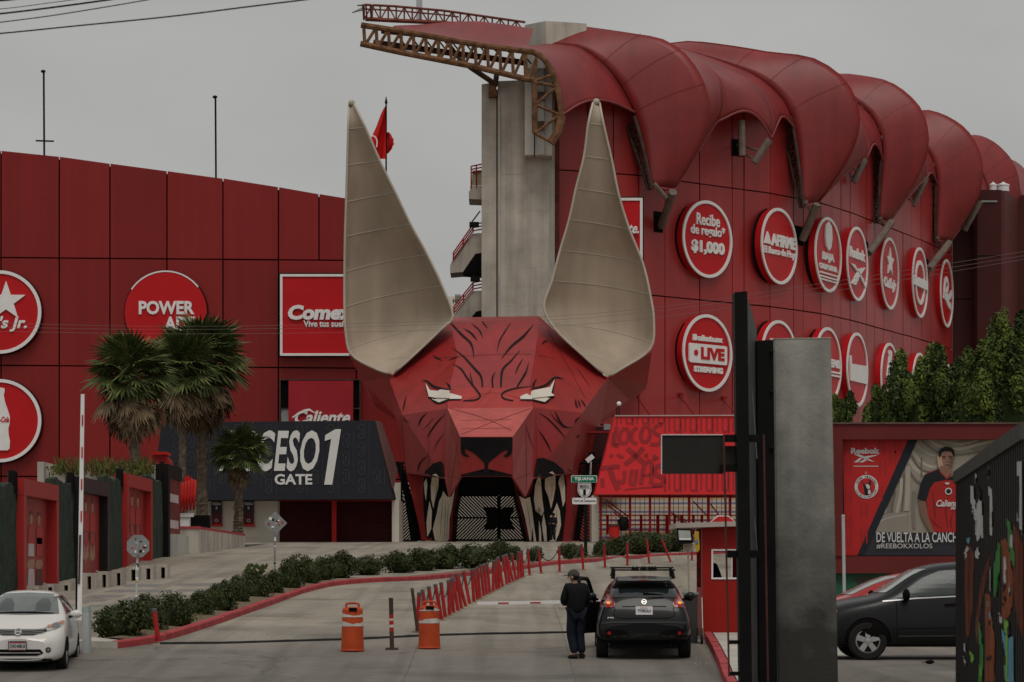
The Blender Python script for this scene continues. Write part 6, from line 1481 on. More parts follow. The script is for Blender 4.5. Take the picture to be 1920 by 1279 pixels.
# ---------------------------------------------------------------- vehicles
def evaluated(o):
    bpy.context.view_layer.update(); dg = bpy.context.evaluated_depsgraph_get()
    return bpy.data.meshes.new_from_object(o.evaluated_get(dg))
def subdivided(mb, name, mats, parent, lv=2):
    o = mb.build(name, mats, parent, smooth=True, tri=False); md = o.modifiers.new('s', 'SUBSURF'); md.levels = lv; md.render_levels = lv
    me = evaluated(o); o.modifiers.clear(); o.data = me; me.polygons.foreach_set('use_smooth', [True] * len(me.polygons)); return o
def car_body(name, st_, mtl, parent):
    """loft of half sections (y, zb, hw, zsill, zbelt, hwbelt, zmid, hwmid, ztop, hwtop) mirrored about the centre line"""
    rows = []
    for (y, zb, hw, zs_, zbelt, hb, zm, hm, zt, ht) in st_:
        half = [(0, zb), (hw * .82, zb), (hw, zs_), (hw * 1.01, (zs_ + zbelt) * .5), (hb, zbelt), (hm, zm), (ht, zt - .03 if ht > .1 else zt), (ht * .55, zt), (0, zt + .01)]
        ring = [Vector((x, y, z)) for x, z in half] + [Vector((-x, y, z)) for x, z in half[-2:0:-1]]
        rows.append(ring)
    m = MB(); m.grid(rows, closed=True); m.poly(rows[0][::-1]); m.poly(rows[-1])
    return subdivided(m, name, mtl, parent)
M_tyre = mat('tyre_rubber', (.016, .016, .016), .85, .2, 6)
M_alloy = mat('alloy', (.45, .45, .44), .35, .1, 5, metal=.7)
def wheel(par, x, y, r=.32, w=.21, spokes=5, out=1):
    ax = Matrix(((0, 0, 1), (1, 0, 0), (0, 1, 0)))          # z of the profile becomes x
    W_ = thing_part('wheel', par)
    m = MB(); m.lathe([(r * .66, -w * .5), (r * .92, -w * .5), (r, -w * .36), (r, w * .36), (r * .92, w * .5), (r * .66, w * .5), (r * .64, w * .3)], (x, y, r), 28, ax); m.build('tyre', M_tyre, W_, smooth=False)
    m = MB(); xo = x + out * w * .40
    m.lathe([(r * .66, out * w * .42), (r * .6, out * w * .46), (r * .58, out * w * .3)], (x, y, r), 28, ax) if False else None
    for k in range(28):
        a0, a1 = 2 * math.pi * k / 28, 2 * math.pi * (k + 1) / 28
        m.add([(xo + out * d, y + rr * math.cos(a), r + rr * math.sin(a)) for rr, d, a in ((r * .67, .0, a0), (r * .67, .0, a1), (r * .58, .012, a1), (r * .58, .012, a0))], [(0, 1, 2, 3)])
    for k in range(spokes):
        a = 2 * math.pi * k / spokes + math.pi / 2; d = Vector((0, math.cos(a), math.sin(a))); s_ = Vector((0, -math.sin(a), math.cos(a))); c = Vector((xo, y, r))
        m.slab([c + d * r * .08 - s_ * r * .12, c + d * r * .6 - s_ * r * .15, c + d * r * .6 + s_ * r * .15, c + d * r * .08 + s_ * r * .12], (out * .015, 0, 0))
    m.lathe([(r * .16, out * w * .38), (r * .15, out * w * .5), (r * .02, out * w * .52)], (x, y, r), 12, ax); m.build('rim', M_alloy, W_)
    m = MB(); m.lathe([(r * .62, out * w * .20), (r * .02, out * w * .21)], (x, y, r), 20, ax); m.build('brake_disc', M_gap, W_)
    return W_
def thing_part(name, parent):
    o = bpy.data.objects.new(name, None); COL.objects.link(o); o.parent = parent; ORG[o.name] = ORG[parent.name]; return o
def lay(name, polys, mtl, parent, body_tree, ray, off=.008, step=.08):
    m = MB(); drape(m, polys, ray, body_tree, off, step); return m.build(name, mtl, parent) if m.v else None
ray_y = lambda x, z: (Vector((x, -2, z)), Vector((0, 1, 0)))            # features seen from the car's near end
def ray_x(sg): return lambda y, z: (Vector((sg * 3, y, z)), Vector((-sg, 0, 0)))
def mirror(ps): return [[(-x, z) for x, z in p] for p in ps]
def mirror_unit(par, x, y, z, mtl, sg, w=.2, h=.15):
    mu = thing_part('wing_mirror', par)
    m = MB(); rows = []
    for i in range(7):
        f = i / 6; k = math.sin(math.pi * min(.98, max(.06, f))) ** .5
        rows.append([Vector((x + sg * (f - .1) * w, y + .07 * math.sin(2 * math.pi * j / 10) * k, z + h / 2 * math.cos(2 * math.pi * j / 10) * k)) for j in range(10)])
    m.grid(rows, closed=True); m.poly(rows[0]); m.poly(rows[-1]); m.build('housing', mtl, mu, smooth=True)
    m = MB(); m.tube([(x - sg * .06, y + .02, z - .06), (x + sg * .05, y, z - .03)], .03, 6); m.build('stalk', M_black, mu)
    return mu

# black crossover, seen from behind
M_cblk = mat('black_car_paint', (.008, .008, .009), .3, .1, 2, clear=.25)
M_plas = mat('black_plastic', (.014, .014, .014), .6, .2, 5)
M_lampr = mat('tail_lamp_red', (.28, .012, .012), .15, .1, 5, clear=.5); M_lampc = mat('lamp_clear', (.26, .21, .21), .15, .15, 6, clear=.5); M_amber = mat('amber_lamp', (.85, .25, .05), .2, .05, 5, emit=.55)
pS = onG(1208, 50.6)
suv = thing('parked_car', 'black crossover seen from behind with a roof rack and its left door open', 'car', (0, 0, 0), 'cars at the entrance', local=True)
sb = car_body('body', [(.00, .42, .70, .46, .62, .70, .66, .62, .70, .40), (.07, .36, .84, .44, .78, .82, .86, .74, .92, .55), (.2, .33, .885, .42, .98, .80, 1.10, .70, 1.16, .58), (.42, .30, .90, .40, 1.02, .80, 1.24, .66, 1.38, .55), (.68, .28, .90, .36, 1.03, .81, 1.30, .66, 1.53, .53),
     (1.4, .26, .885, .34, 1.02, .83, 1.34, .68, 1.57, .55), (2.2, .26, .885, .34, 1.0, .84, 1.33, .68, 1.555, .55), (2.75, .26, .885, .34, .99, .84, 1.25, .70, 1.45, .56), (3.2, .28, .885, .36, .96, .82, 1.03, .72, 1.10, .62), (3.7, .30, .86, .40, .88, .78, .94, .66, .98, .5), (4.0, .34, .74, .42, .74, .64, .8, .5, .84, .4), (4.08, .4, .55, .46, .62, .5, .66, .4, .7, .3)], M_cblk, suv)
tS = bvh_of(sb)
lay('rear_window', [[(-.67, 1.19), (.67, 1.19), (.62, 1.30), (.52, 1.46), (-.52, 1.46), (-.62, 1.30)]], M_glass, suv, tS, ray_y)
lay('window_spoiler_shadow', [[(-.60, 1.35), (.60, 1.35), (.50, 1.49), (-.50, 1.49)]], M_gap, suv, tS, ray_y, .014)  # spoiler's shadow painted as a dark patch on the upper glass
m = MB(); m.slab([(-.54, .52, 1.545), (.54, .52, 1.545), (.50, .30, 1.50), (-.50, .30, 1.50)], (0, .02, .035)); m.build('spoiler', M_cblk, suv, bevel=.012)
m = MB(); m.bx(-.1, .1, .288, .298, 1.505, 1.522); m.build('brake_light', M_lampr, suv)
m = MB(); m.slab([(-.02, .2, 1.235), (.38, .24, 1.235), (.36, .22, 1.25), (.1, .18, 1.275), (-.02, .17, 1.28)], (0, -.02, 0)); m.build('wiper', M_gap, suv)
lampL = [(-.81, .99), (-.79, 1.08), (-.70, 1.22), (-.655, 1.33), (-.635, 1.22), (-.56, 1.10), (-.545, 1.05), (-.58, 1.00)]
for mr_ in (lambda q: q, mirror):
    l = thing_part('tail_lamp', suv)
    lay('lens', mr_([lampL]), M_lampr, l, tS, ray_y, .016); lay('clear_lens', mr_([[(-.76, 1.06), (-.71, 1.12), (-.665, 1.17), (-.60, 1.09), (-.61, 1.06)]]), M_lampc, l, tS, ray_y, .022); lay('indicator', mr_([circle2(-.67, 1.075, .035, .03, 12)]), M_amber, l, tS, ray_y, .028)
    lay('reflector', mr_([circle2(-.665, .52, .035, n=12)]), M_lampr, suv, tS, ray_y, .02, None)
    lay('bumper_recess', mr_([[(-.74, .60), (-.40, .57), (-.26, .50), (-.36, .45), (-.70, .45)]]), M_gap, suv, tS, ray_y, .010)
lay('lower_bumper', [[(-.86, .30), (.86, .30), (.86, .44), (.36, .44), (.26, .52), (-.26, .52), (-.36, .44), (-.86, .44)]], M_plas, suv, tS, ray_y, .012)
lay('tailgate_seam', stroke2([(-.55, 1.0), (-.58, .86), (-.48, .80), (.48, .80), (.58, .86), (.55, 1.0)], .012), M_gap, suv, tS, ray_y, .006)
lay('tailgate_seam', stroke2([(-.42, 1.02), (.42, 1.02)], .012), M_gap, suv, tS, ray_y, .006)
lay('bumper_crease', stroke2([(-.80, .71), (-.5, .725), (.5, .725), (.80, .71)], .03), mat('soft_grey_plastic', (.045, .045, .045), .5), suv, tS, ray_y, .012)
pl = thing_part('licence_plate', suv)
lay('plate', [[(-.16, .86), (.16, .86), (.16, 1.015), (-.16, 1.015)]], mat('plate_white', (.55, .53, .53), .5), pl, tS, ray_y, .02); m = MB()
def drape_text(s, x0, x1, z0, z1, tree, ray, off, bold=.02):
    vs, fs = text2d(s, bold); m = MB(); hit = []
    for a, b in vs:
        o_, d_ = ray(lerp(x0, x1, a), lerp(z0, z1, b)); loc, no, _, _ = tree.ray_cast(o_, d_.normalized())
        if loc is None: hit.append(o_ + d_ * 2); continue
        hit.append(loc + (no if no.dot(d_) < 0 else -no) * off)
    m.add(hit, fs); return m
drape_text('7WMK4L4', -.125, .125, .90, .965, tS, ray_y, .026).build('plate_number', mat('plate_blue', (.05, .06, .12), .5), pl)
drape_text('California', -.08, .06, .975, 1.003, tS, ray_y, .026).build('plate_heading', M_lampr, pl)
lay('badge', stroke2([(p[0], p[1]) for p in circle2(-.0, 1.10, .042, n=20)] + [(.042, 1.10)], .016) + [[(-.05, 1.09), (.05, 1.09), (.05, 1.11), (-.05, 1.11)]], M_alloy, suv, tS, ray_y, .02, None)
drape_text('JUKE', -.70, -.58, .79, .82, tS, ray_y, .01, .05).build('badge_lettering', M_alloy, suv)
m = MB(); m.tube([(-.58, .15, 1.35), (-.64, .1, 1.24)], .01, 4) if False else None
for sg in (-1, 1):
    lay('side_window', [[(.75, 1.10), (1.2, 1.07), (2.5, 1.05), (2.3, 1.38), (1.0, 1.42)]], M_glass, suv, tS, ray_x(sg), .008)
    for y in (.72, 3.25): 
        lay('wheel_arch', [circle2(y, .36, .40, n=24)], M_gap, suv, tS, ray_x(sg), .006); wheel(suv, sg * .79, y, .345, .225, 5, sg)
    mirror_unit(suv, sg * .90, 2.65, 1.13, M_cblk, sg, .22, .19)
m = MB(); m.box((0, .3, .30), (1.3, .4, .16)); m.tube([(.5, .02, .27), (.5, .3, .29)], .035, 8); m.build('underside', M_gap, suv)
rk = thing_part('roof_rack', suv)
for y, z in ((.85, 1.70), (1.75, 1.725)):
    m = MB(); m.tube([(-.62, y, z), (.62, y, z)], .018, 6); m.build('crossbar', M_black, rk)
    for x in (-.56, .56): m = MB(); m.tube([(x, y, z), (x * 1.02, y, z - .1), (x * 1.04, y, z - .17)], [.03, .04, .05], 6); m.build('foot', M_black, rk)
for x in (-.19, -.12, -.02, .03, .12, .17, .23):
    m = MB(); m.tube([(x, .85, 1.69), (x, .85, 1.77)], .018, 5); m.bx(x - .035, x + .035, .82, .9, 1.68, 1.73); m.build('clamp', M_black, rk)
# open front door on the left
dr_ = thing_part('door', suv); hx, hy = -.865, 3.0; an = R(20)
def dp(l, z, o=0): return Vector((hx - math.sin(an) * l + math.cos(an) * o * -1, hy - math.cos(an) * l - math.sin(an) * o * -0, z))
m = MB(); m.slab([dp(0, .40), dp(1.05, .42), dp(1.12, .70), dp(1.1, 1.06), dp(0, 1.02)], (.09, .03, 0)); m.build('door_panel', M_cblk, dr_, bevel=.015)
m = MB(); m.tube([dp(.15, 1.04), dp(.50, 1.42), dp(.60, 1.49), dp(1.0, 1.51), dp(1.08, 1.45), dp(1.12, 1.04)], .045, 6); m.build('window_frame', M_black, dr_)
mirror_unit(dr_, hx - .10, hy - .30, 1.12, M_cblk, -1, .20, .17)
suv.location = pS; suv.rotation_euler = (R(1.4), 0, R(-1.2))

# white hatchback, three-quarter front
M_cwht = mat('white_car_paint', (.66, .64, .61), .25, .04, 1, clear=.6)
ver = thing('parked_car', 'white hatchback facing the camera, cut by the left picture edge', 'car', (0, 0, 0), 'cars at the entrance', local=True)
vb_ = car_body('body', [(.00, .22, .50, .28, .52, .52, .58, .46, .62, .3), (.08, .19, .72, .27, .60, .70, .68, .60, .72, .4), (.3, .18, .81, .28, .68, .80, .80, .68, .86, .46), (.65, .18, .845, .28, .84, .82, .94, .70, .98, .5), (1.1, .18, .845, .28, .95, .83, 1.03, .74, 1.08, .56), (1.38, .18, .845, .28, .98, .83, 1.14, .72, 1.25, .57),
     (1.9, .18, .845, .28, 1.0, .83, 1.28, .68, 1.47, .54), (2.4, .18, .845, .28, 1.01, .83, 1.30, .67, 1.525, .53), (3.1, .18, .845, .28, 1.02, .82, 1.30, .66, 1.52, .52), (3.65, .2, .84, .3, 1.02, .80, 1.27, .63, 1.44, .5), (3.95, .25, .80, .34, .98, .74, 1.12, .6, 1.2, .48), (4.12, .3, .7, .4, .8, .64, .9, .5, .95, .4)], M_cwht, ver)
tV = bvh_of(vb_)
lay('windscreen', [[(-.66, 1.075), (0, 1.06), (.66, 1.075), (.64, 1.15), (.535, 1.45), (0, 1.475), (-.535, 1.45), (-.64, 1.15)]], mat('windscreen_glass', (.10, .115, .11), .06, .25, 1.5, spec=.9), ver, tV, ray_y, .008, .07)
for cx in (-.33, .36): lay('headrest', [[(cx - .15, 1.13), (cx - .15, 1.27), (cx - .07, 1.36), (cx + .05, 1.36), (cx + .12, 1.27), (cx + .13, 1.13)]], mat('seat_behind_glass', (.04, .047, .047), .12, .1, 3, spec=.7), ver, tV, ray_y, .012)
lay('wiper', stroke2([(-.6, 1.085), (-.2, 1.095), (.2, 1.095), (.56, 1.08)], [.012, .028, .03, .012]), M_gap, ver, tV, ray_y, .016)
gl_ = thing_part('grille', ver)
lay('grille_mesh', [[(-.56, .80), (-.30, .785), (.30, .785), (.56, .80), (.50, .745), (.28, .685), (-.28, .685), (-.50, .745)]], M_plas, gl_, tV, ray_y, .010, .07)
for z in (.765, .735, .705): lay('slat', stroke2([(-.48, z + .018), (-.25, z), (.25, z), (.48, z + .018)], .007), M_steel, gl_, tV, ray_y, .018)
lay('badge', stroke2(circle2(0, .735, .055, n=22) + [(.055, .735)], .02) + [[(-.065, .722), (.065, .722), (.065, .748), (-.065, .748)]], M_alloy, ver, tV, ray_y, .03, None)
for mr_ in (lambda q: q, mirror):
    l = thing_part('headlight', ver)
    lay('lens', mr_([[(.46, .82), (.62, .91), (.765, .955), (.785, .93), (.76, .85), (.66, .79), (.53, .755), (.50, .79)]]), mat('headlight_lens', (.34, .33, .32), .12, .35, 9, clear=.7), l, tV, ray_y, .012); lay('indicator', mr_([circle2(.74, .91, .04, .03, 12), circle2(.55, .845, .04, .028, 12)]), mat('amber_lens', (.48, .20, .13), .2), l, tV, ray_y, .018, None); lay('reflector', mr_([circle2(.655, .855, .07, .05, 14)]), mat('lamp_dark', (.16, .16, .16), .2), l, tV, ray_y, .016, None)
    lay('fog_lamp', mr_([circle2(.56, .42, .05, n=16)]), M_plas, ver, tV, ray_y, .01, None); lay('fog_lens', mr_([circle2(.56, .42, .028, n=12)]), M_lampc, ver, tV, ray_y, .016, None)
lay('intake', [[(-.42, .43), (.42, .43), (.48, .36), (.36, .31), (-.36, .31), (-.48, .36)]], M_gap, ver, tV, ray_y, .010, .07)
lay('intake_bar', stroke2([(-.42, .365), (.42, .365)], .02), M_alloy, ver, tV, ray_y, .016)
lay('lower_lip', [[(-.70, .215), (.70, .215), (.66, .26), (-.66, .26)]], M_plas, ver, tV, ray_y, .010, .07)
lay('hood_seam', stroke2([(-.58, .815), (-.3, .80), (.3, .80), (.58, .815)], .008), mat('seam_grey', (.22, .21, .20), .6), ver, tV, ray_y, .004)
pl = thing_part('licence_plate', ver)
m = MB(); m.bx(-.17, .17, -.045, -.03, .40, .585); m.build('plate_frame', M_black, pl); m = MB(); m.bx(-.155, .155, -.055, -.045, .415, .57); m.build('plate', mat('plate_white', (0, 0, 0)), pl)
m = MB(); m.bx(-.15, .15, -.058, -.054, .545, .567); m.bx(-.15, .15, -.058, -.054, .418, .43); m.build('plate_band', M_lampr, pl)
m = MB(); text_on(m, 'CHO-NSK-8', (-.14, -.059, .455), (.28, 0, 0), (0, 0, .07), .03); m.build('plate_number', M_black, pl)
for sg in (-1, 1):
    lay('side_window', [[(1.45, 1.05), (1.62, 1.09), (2.35, 1.10), (2.35, 1.42), (2.0, 1.40)], [(2.42, 1.10), (3.2, 1.12), (3.45, 1.26), (3.1, 1.41), (2.42, 1.42)]], M_glass, ver, tV, ray_x(sg), .008)
    lay('door_seam', stroke2([(1.4, .30), (1.38, .98)], .010) + stroke2([(2.38, .30), (2.38, 1.08)], .010) + stroke2([(3.3, .55), (3.35, 1.1)], .010), mat('seam_grey', (0, 0, 0)), ver, tV, ray_x(sg), .004)
    lay('door_handle', [[(2.15, .88), (2.33, .88), (2.33, .92), (2.15, .92)], [(3.05, .89), (3.22, .89), (3.22, .93), (3.05, .93)]], M_cwht, ver, tV, ray_x(sg), .03)
    for y in (.80, 3.38): lay('wheel_arch', [circle2(y, .31, .36, n=24)], M_gap, ver, tV, ray_x(sg), .006); wheel(ver, sg * .745, y, .305, .2, 6, sg)
    mirror_unit(ver, sg * .88, 1.45, 1.07, M_cwht, sg, .22, .16)
m = MB(); m.bx(-.7, .7, .5, 3.7, .16, .24); m.build('underside', M_gap, ver)
pV = onG(33, 48.2); ver.location = pV; ver.rotation_euler = (0, 0, R(4.5)); ver.scale = (.97, .97, .97)

# dark minivan from the side, behind the grey plate and the painted fence
M_cgrey = mat('charcoal_car_paint', (.008, .0085, .0095), .32, .1, 1.5, clear=.1, spec=.25)
def side_car(label, name, stations, paint, loc, yA, win, wheels, wr, arch, extra, sc=1.0):
    t = thing(name, label, 'car', (0, 0, 0), 'cars at the entrance', local=True)
    bd = car_body('body', stations, paint, t); tr_ = bvh_of(bd)
    for sg in (1, -1):
        for w in win: lay('side_window', [w], mat('van_glass', (.045, .054, .052), .22, .3, 1.2, spec=.3), t, tr_, ray_x(sg), .010)
        for y in wheels: lay('wheel_arch', [circle2(y, wr, arch, n=26)], M_gap, t, tr_, ray_x(sg), .006); wheel(t, sg * (stations[4][2] - .11), y, wr, .22, 5, sg)
    extra(t, tr_); t.location = loc; t.rotation_euler = (0, 0, R(-90)); t.scale = (sc, sc, sc); return t
def van_extra(t, tr_):
    for sg in (1, -1):
        lay('belt_trim', stroke2([(1.22, 1.045), (1.8, 1.10), (2.5, 1.135), (4.2, 1.16)], .022), M_alloy, t, tr_, ray_x(sg), .014)
        lay('door_seam', stroke2([(1.47, .42), (1.46, 1.06)], .012) + stroke2([(2.62, .42), (2.62, 1.6)], .012), M_gap, t, tr_, ray_x(sg), .005)
        lay('sill_strip', stroke2([(1.5, .43), (2.6, .44), (4.2, .44)], .025), mat('soft_grey_plastic', (0, 0, 0)), t, tr_, ray_x(sg), .012)
        lay('side_crease', stroke2([(1.5, .56), (2.6, .58)], .012), M_gap, t, tr_, ray_x(sg), .004)
        lay('door_handle', [[(2.32, .96), (2.52, .97), (2.52, 1.01), (2.32, 1.0)]], M_gap, t, tr_, ray_x(sg), .03)
        lay('corner_lamp', [[(.18, .80), (.42, .86), (.40, .96), (.2, .93)]], mat('amber_lens2', (.50, .17, .05), .2, .1), t, tr_, ray_x(sg), .01)
        lay('arch_flare', stroke2([(.95 + .44 * math.cos(R(a)), .34 + .44 * math.sin(R(a))) for a in range(0, 181, 12)], .035), M_cgrey, t, tr_, ray_x(sg), .02)
    mirror_unit(t, 1.0, 1.62, 1.16, M_gap, 1, .2, .24)
    lay('windscreen', [[(-.7, 1.2), (.7, 1.2), (.62, 1.62), (-.62, 1.62)]], mat('pale_windscreen', (.30, .32, .31), .08, .2, 2, spec=.9), t, tr_, ray_y, .01)
st_v = [(.0, .26, .62, .32, .60, .62, .66, .5, .70, .4), (.12, .24, .84, .32, .72, .82, .82, .7, .88, .5), (.41, .22, .93, .30, .86, .90, .98, .76, 1.05, .56), (.95, .22, .985, .30, .98, .95, 1.07, .80, 1.13, .6), (1.25, .22, .99, .30, 1.05, .95, 1.13, .82, 1.19, .64), (1.6, .22, .99, .30, 1.09, .95, 1.32, .80, 1.46, .66),
        (1.95, .22, .99, .30, 1.11, .95, 1.45, .80, 1.68, .66), (2.5, .22, .99, .30, 1.12, .95, 1.48, .80, 1.76, .66), (3.5, .22, .99, .30, 1.13, .95, 1.50, .80, 1.775, .66), (4.6, .24, .985, .32, 1.13, .93, 1.48, .78, 1.73, .64), (4.95, .28, .95, .36, 1.05, .9, 1.3, .74, 1.4, .6), (5.1, .34, .86, .42, .8, .8, .9, .6, 1.0, .5)]
pM = Vector(((1528 - 960) * 47.6 / FPX, 47.6 + 1.0, .115))
side_car('charcoal minivan side-on between the grey plate and the painted fence', 'parked_car', st_v, M_cgrey, pM, 0, [[(1.40, 1.085), (1.72, 1.12), (2.55, 1.17), (2.55, 1.62), (2.25, 1.585), (1.95, 1.46)], [(2.70, 1.18), (4.0, 1.2), (4.0, 1.64), (2.7, 1.63)]], (.95, 4.02), .345, .415, van_extra)
M_cred = mat('red_car_paint', (.36, .018, .02), .25, .08, 1, clear=.7)
def red_extra(t, tr_):
    lay('windscreen', [[(-.66, 1.0), (.66, 1.0), (.55, 1.36), (-.55, 1.36)]], mat('pale_windscreen', (0, 0, 0)), t, tr_, ray_y, .01)
    mirror_unit(t, .88, 1.55, 1.02, M_gap, 1, .18, .15)
st_r = [(.0, .24, .6, .3, .52, .6, .58, .5, .6, .4), (.12, .2, .8, .3, .62, .78, .7, .66, .74, .5), (.5, .2, .87, .3, .74, .84, .82, .7, .88, .56), (1.1, .2, .88, .3, .88, .84, .94, .72, .98, .6), (1.35, .2, .88, .3, .91, .84, 1.04, .72, 1.14, .6), (1.95, .2, .88, .3, .93, .84, 1.22, .70, 1.40, .56), (2.5, .2, .88, .3, .94, .84, 1.25, .70, 1.46, .56), (3.2, .2, .88, .3, .95, .83, 1.22, .68, 1.40, .55), (3.9, .22, .86, .32, .95, .8, 1.02, .68, 1.06, .55), (4.4, .28, .78, .36, .8, .7, .86, .5, .9, .4)]
side_car('red hatchback mostly hidden behind the charcoal minivan', 'parked_car', st_r, M_cred, Vector(((1487 - 960) * 56 / FPX, 57, .165)), 0, [[(1.5, .97), (2.35, .98), (2.35, 1.33), (2.0, 1.31)], [(2.45, .98), (3.3, 1.0), (3.1, 1.3), (2.45, 1.33)]], (.85, 3.45), .31, .37, red_extra, 1.06)

# ---------------------------------------------------------------- people
M_skin = mat('skin', (.30, .17, .115), .55, .1, 8)
def skinned(name, pts, edges, mtl, parent, root=0, lv=2):
    me = bpy.data.meshes.new(name); me.from_pydata([p[0] for p in pts], edges, []); o = link(name, me, parent)
    md = o.modifiers.new('skin', 'SKIN'); md.use_smooth_shade = True
    sv = me.skin_vertices[0].data
    for i, p in enumerate(pts):
        r = p[1]; sv[i].radius = (r, r) if not isinstance(r, tuple) else r; sv[i].use_root = (i == root)
    s2 = o.modifiers.new('s', 'SUBSURF'); s2.levels = lv; s2.render_levels = lv
    nm = evaluated(o); o.modifiers.clear(); o.data = nm; nm.materials.clear(); nm.materials.append(mtl)
    nm.polygons.foreach_set('use_smooth', [True] * len(nm.polygons)); return o
def person(label, loc, rot, sc, J, top, legs, shoes, cap=None, hair=None, head_turn=0.0):
    """J: joint positions of a standing figure; body is one continuous surface, clothes are separate shells over it"""
    t = thing('person', label, 'person', (0, 0, 0), local=True)
    V = []; E = []
    def add(nm, r, par=None):
        V.append((J[nm], r)); 
        if par is not None: E.append((ix[par], len(V) - 1))
        ix[nm] = len(V) - 1
    ix = {}
    add('pelvis', .13); add('waist', .125, 'pelvis'); add('chest', .15, 'waist'); add('neck0', .075, 'chest'); add('neck', .058, 'neck0'); add('jaw', .075, 'neck'); add('head', .098, 'jaw'); add('crown', .07, 'head')
    for s_ in 'lr':
        add('sh' + s_, .07, 'chest'); add('el' + s_, .048, 'sh' + s_); add('wr' + s_, .034, 'el' + s_); add('ha' + s_, .038, 'wr' + s_)
        hand = J['ha' + s_]; d = (Vector(J['ha' + s_]) - Vector(J['wr' + s_])).normalized(); sd = d.orthogonal().normalized()
        for k, l in enumerate((.075, .085, .08, .065)):
            J['f%d%s' % (k, s_)] = tuple(Vector(hand) + d * l + sd * (k - 1.5) * .02); add('f%d%s' % (k, s_), .009, 'ha' + s_)
        J['th' + s_] = tuple(Vector(J['wr' + s_]) + d * .06 - sd * .06); add('th' + s_, .011, 'wr' + s_)
        add('hi' + s_, .09, 'pelvis'); add('kn' + s_, .058, 'hi' + s_); add('an' + s_, .04, 'kn' + s_); add('to' + s_, .04, 'an' + s_)
    skinned('body', V, E, M_skin, t)
    g = lambda n: J[n]
    def shell(nm, names, rr, mtl, root=0):
        idx = {n: i for i, n in enumerate(names[0])}; skinned(nm, [(J[n], rr[n]) for n in names[0]], [(idx[a], idx[b]) for a, b in names[1]], mtl, t, root)
    J['hem'] = tuple(Vector(J['pelvis']) + Vector((-.01, 0, -.10)))
    shell('jacket', (['chest', 'waist', 'hem', 'neck0', 'shl', 'ell', 'wrl', 'shr', 'elr', 'wrr'], [('chest', 'waist'), ('waist', 'hem'), ('chest', 'neck0'), ('chest', 'shl'), ('shl', 'ell'), ('ell', 'wrl'), ('chest', 'shr'), ('shr', 'elr'), ('elr', 'wrr')]),
          dict(chest=.20, waist=.20, hem=.205, neck0=.105, shl=.10, ell=.085, wrl=.06, shr=.10, elr=.085, wrr=.06), top)
    shell('trousers', (['pelvis', 'hil', 'knl', 'anl', 'hir', 'knr', 'anr'], [('pelvis', 'hil'), ('hil', 'knl'), ('knl', 'anl'), ('pelvis', 'hir'), ('hir', 'knr'), ('knr', 'anr')]), dict(pelvis=.15, hil=.118, knl=.095, anl=.082, hir=.118, knr=.095, anr=.082), legs)
    for s_ in 'lr':
        a, b = Vector(J['an' + s_]), Vector(J['to' + s_]); h = a + (a - b).normalized() * .05
        skinned('shoe', [((h.x, h.y, .045), .048), ((a.x, a.y, .05), .055), (((a.x + b.x) / 2, (a.y + b.y) / 2, .048), .052), ((b.x, b.y, .038), .042)], [(0, 1), (1, 2), (2, 3)], shoes, t, 1)
    hd = Vector(J['head']); ft = Matrix.Rotation(head_turn, 3, 'Z')
    m = MB(); rows = []
    for i in range(8):
        el_ = lerp(-.15 if not hair else -.55, 1.5, i / 7); rows.append([hd + ft @ Vector((.105 * math.cos(el_) * math.cos(a * .524), .125 * math.cos(el_) * math.sin(a * .524) - .0, .115 * math.sin(el_) + .035)) for a in range(12)])
    m.grid(rows, closed=True); m.build('cap' if cap else 'hair', cap or hair, t, smooth=True)
    if cap:
        m = MB(); rows = []
        for i in range(6):
            el_ = lerp(-.95, .1, i / 5); rows.append([hd + ft @ Vector((.104 * math.cos(el_) * math.cos(a), .118 * math.cos(el_) * math.sin(a), .115 * math.sin(el_) + .03)) for a in [math.pi * (1.02 + .96 * k / 9) for k in range(10)]])
        m.grid(rows); m.build('hair', mat('dark_hair', (.012, .010, .009), .8), t, smooth=True)
    if cap: m = MB(); m.slab([hd + ft @ Vector(q) for q in ((-.08, .10, .03), (-.05, .2, .02), (.05, .2, .02), (.08, .10, .03))], (0, 0, .012)); m.build('cap_peak', cap, t)
    m = MB(); 
    for sx in (-1, 1):
        m.lathe([(.012, -.03), (.028, -.015), (.028, .015), (.012, .03)], hd + ft @ Vector((sx * .1, -.005, -.01)), 6)
    m.build('ear', M_skin, t)
    m = MB(); q = hd + ft @ Vector((0, .105, -.015)); m.add([q + ft @ Vector((-.016, 0, -.02)), q + ft @ Vector((.016, 0, -.02)), q + ft @ Vector((0, .03, -.018)), q + Vector((0, 0, .035))], [(0, 1, 2), (0, 2, 3), (1, 2, 3)]); m.build('nose', M_skin, t)
    for sx in (-1, 1): m = MB(); m.lathe([(.012, -.006), (.012, .006)], hd + ft @ Vector((sx * .035, .098, .01)), 6); m.build('eye', M_black, t)
    m = MB(); m.box(hd + ft @ Vector((0, .098, -.06)), (.045, .012, .008), mtx=ft); m.build('mouth', mat('lip_skin', (.22, .09, .07), .5), t)
    t.location = loc; t.rotation_euler = (0, 0, rot); t.scale = (sc, sc, sc); return t
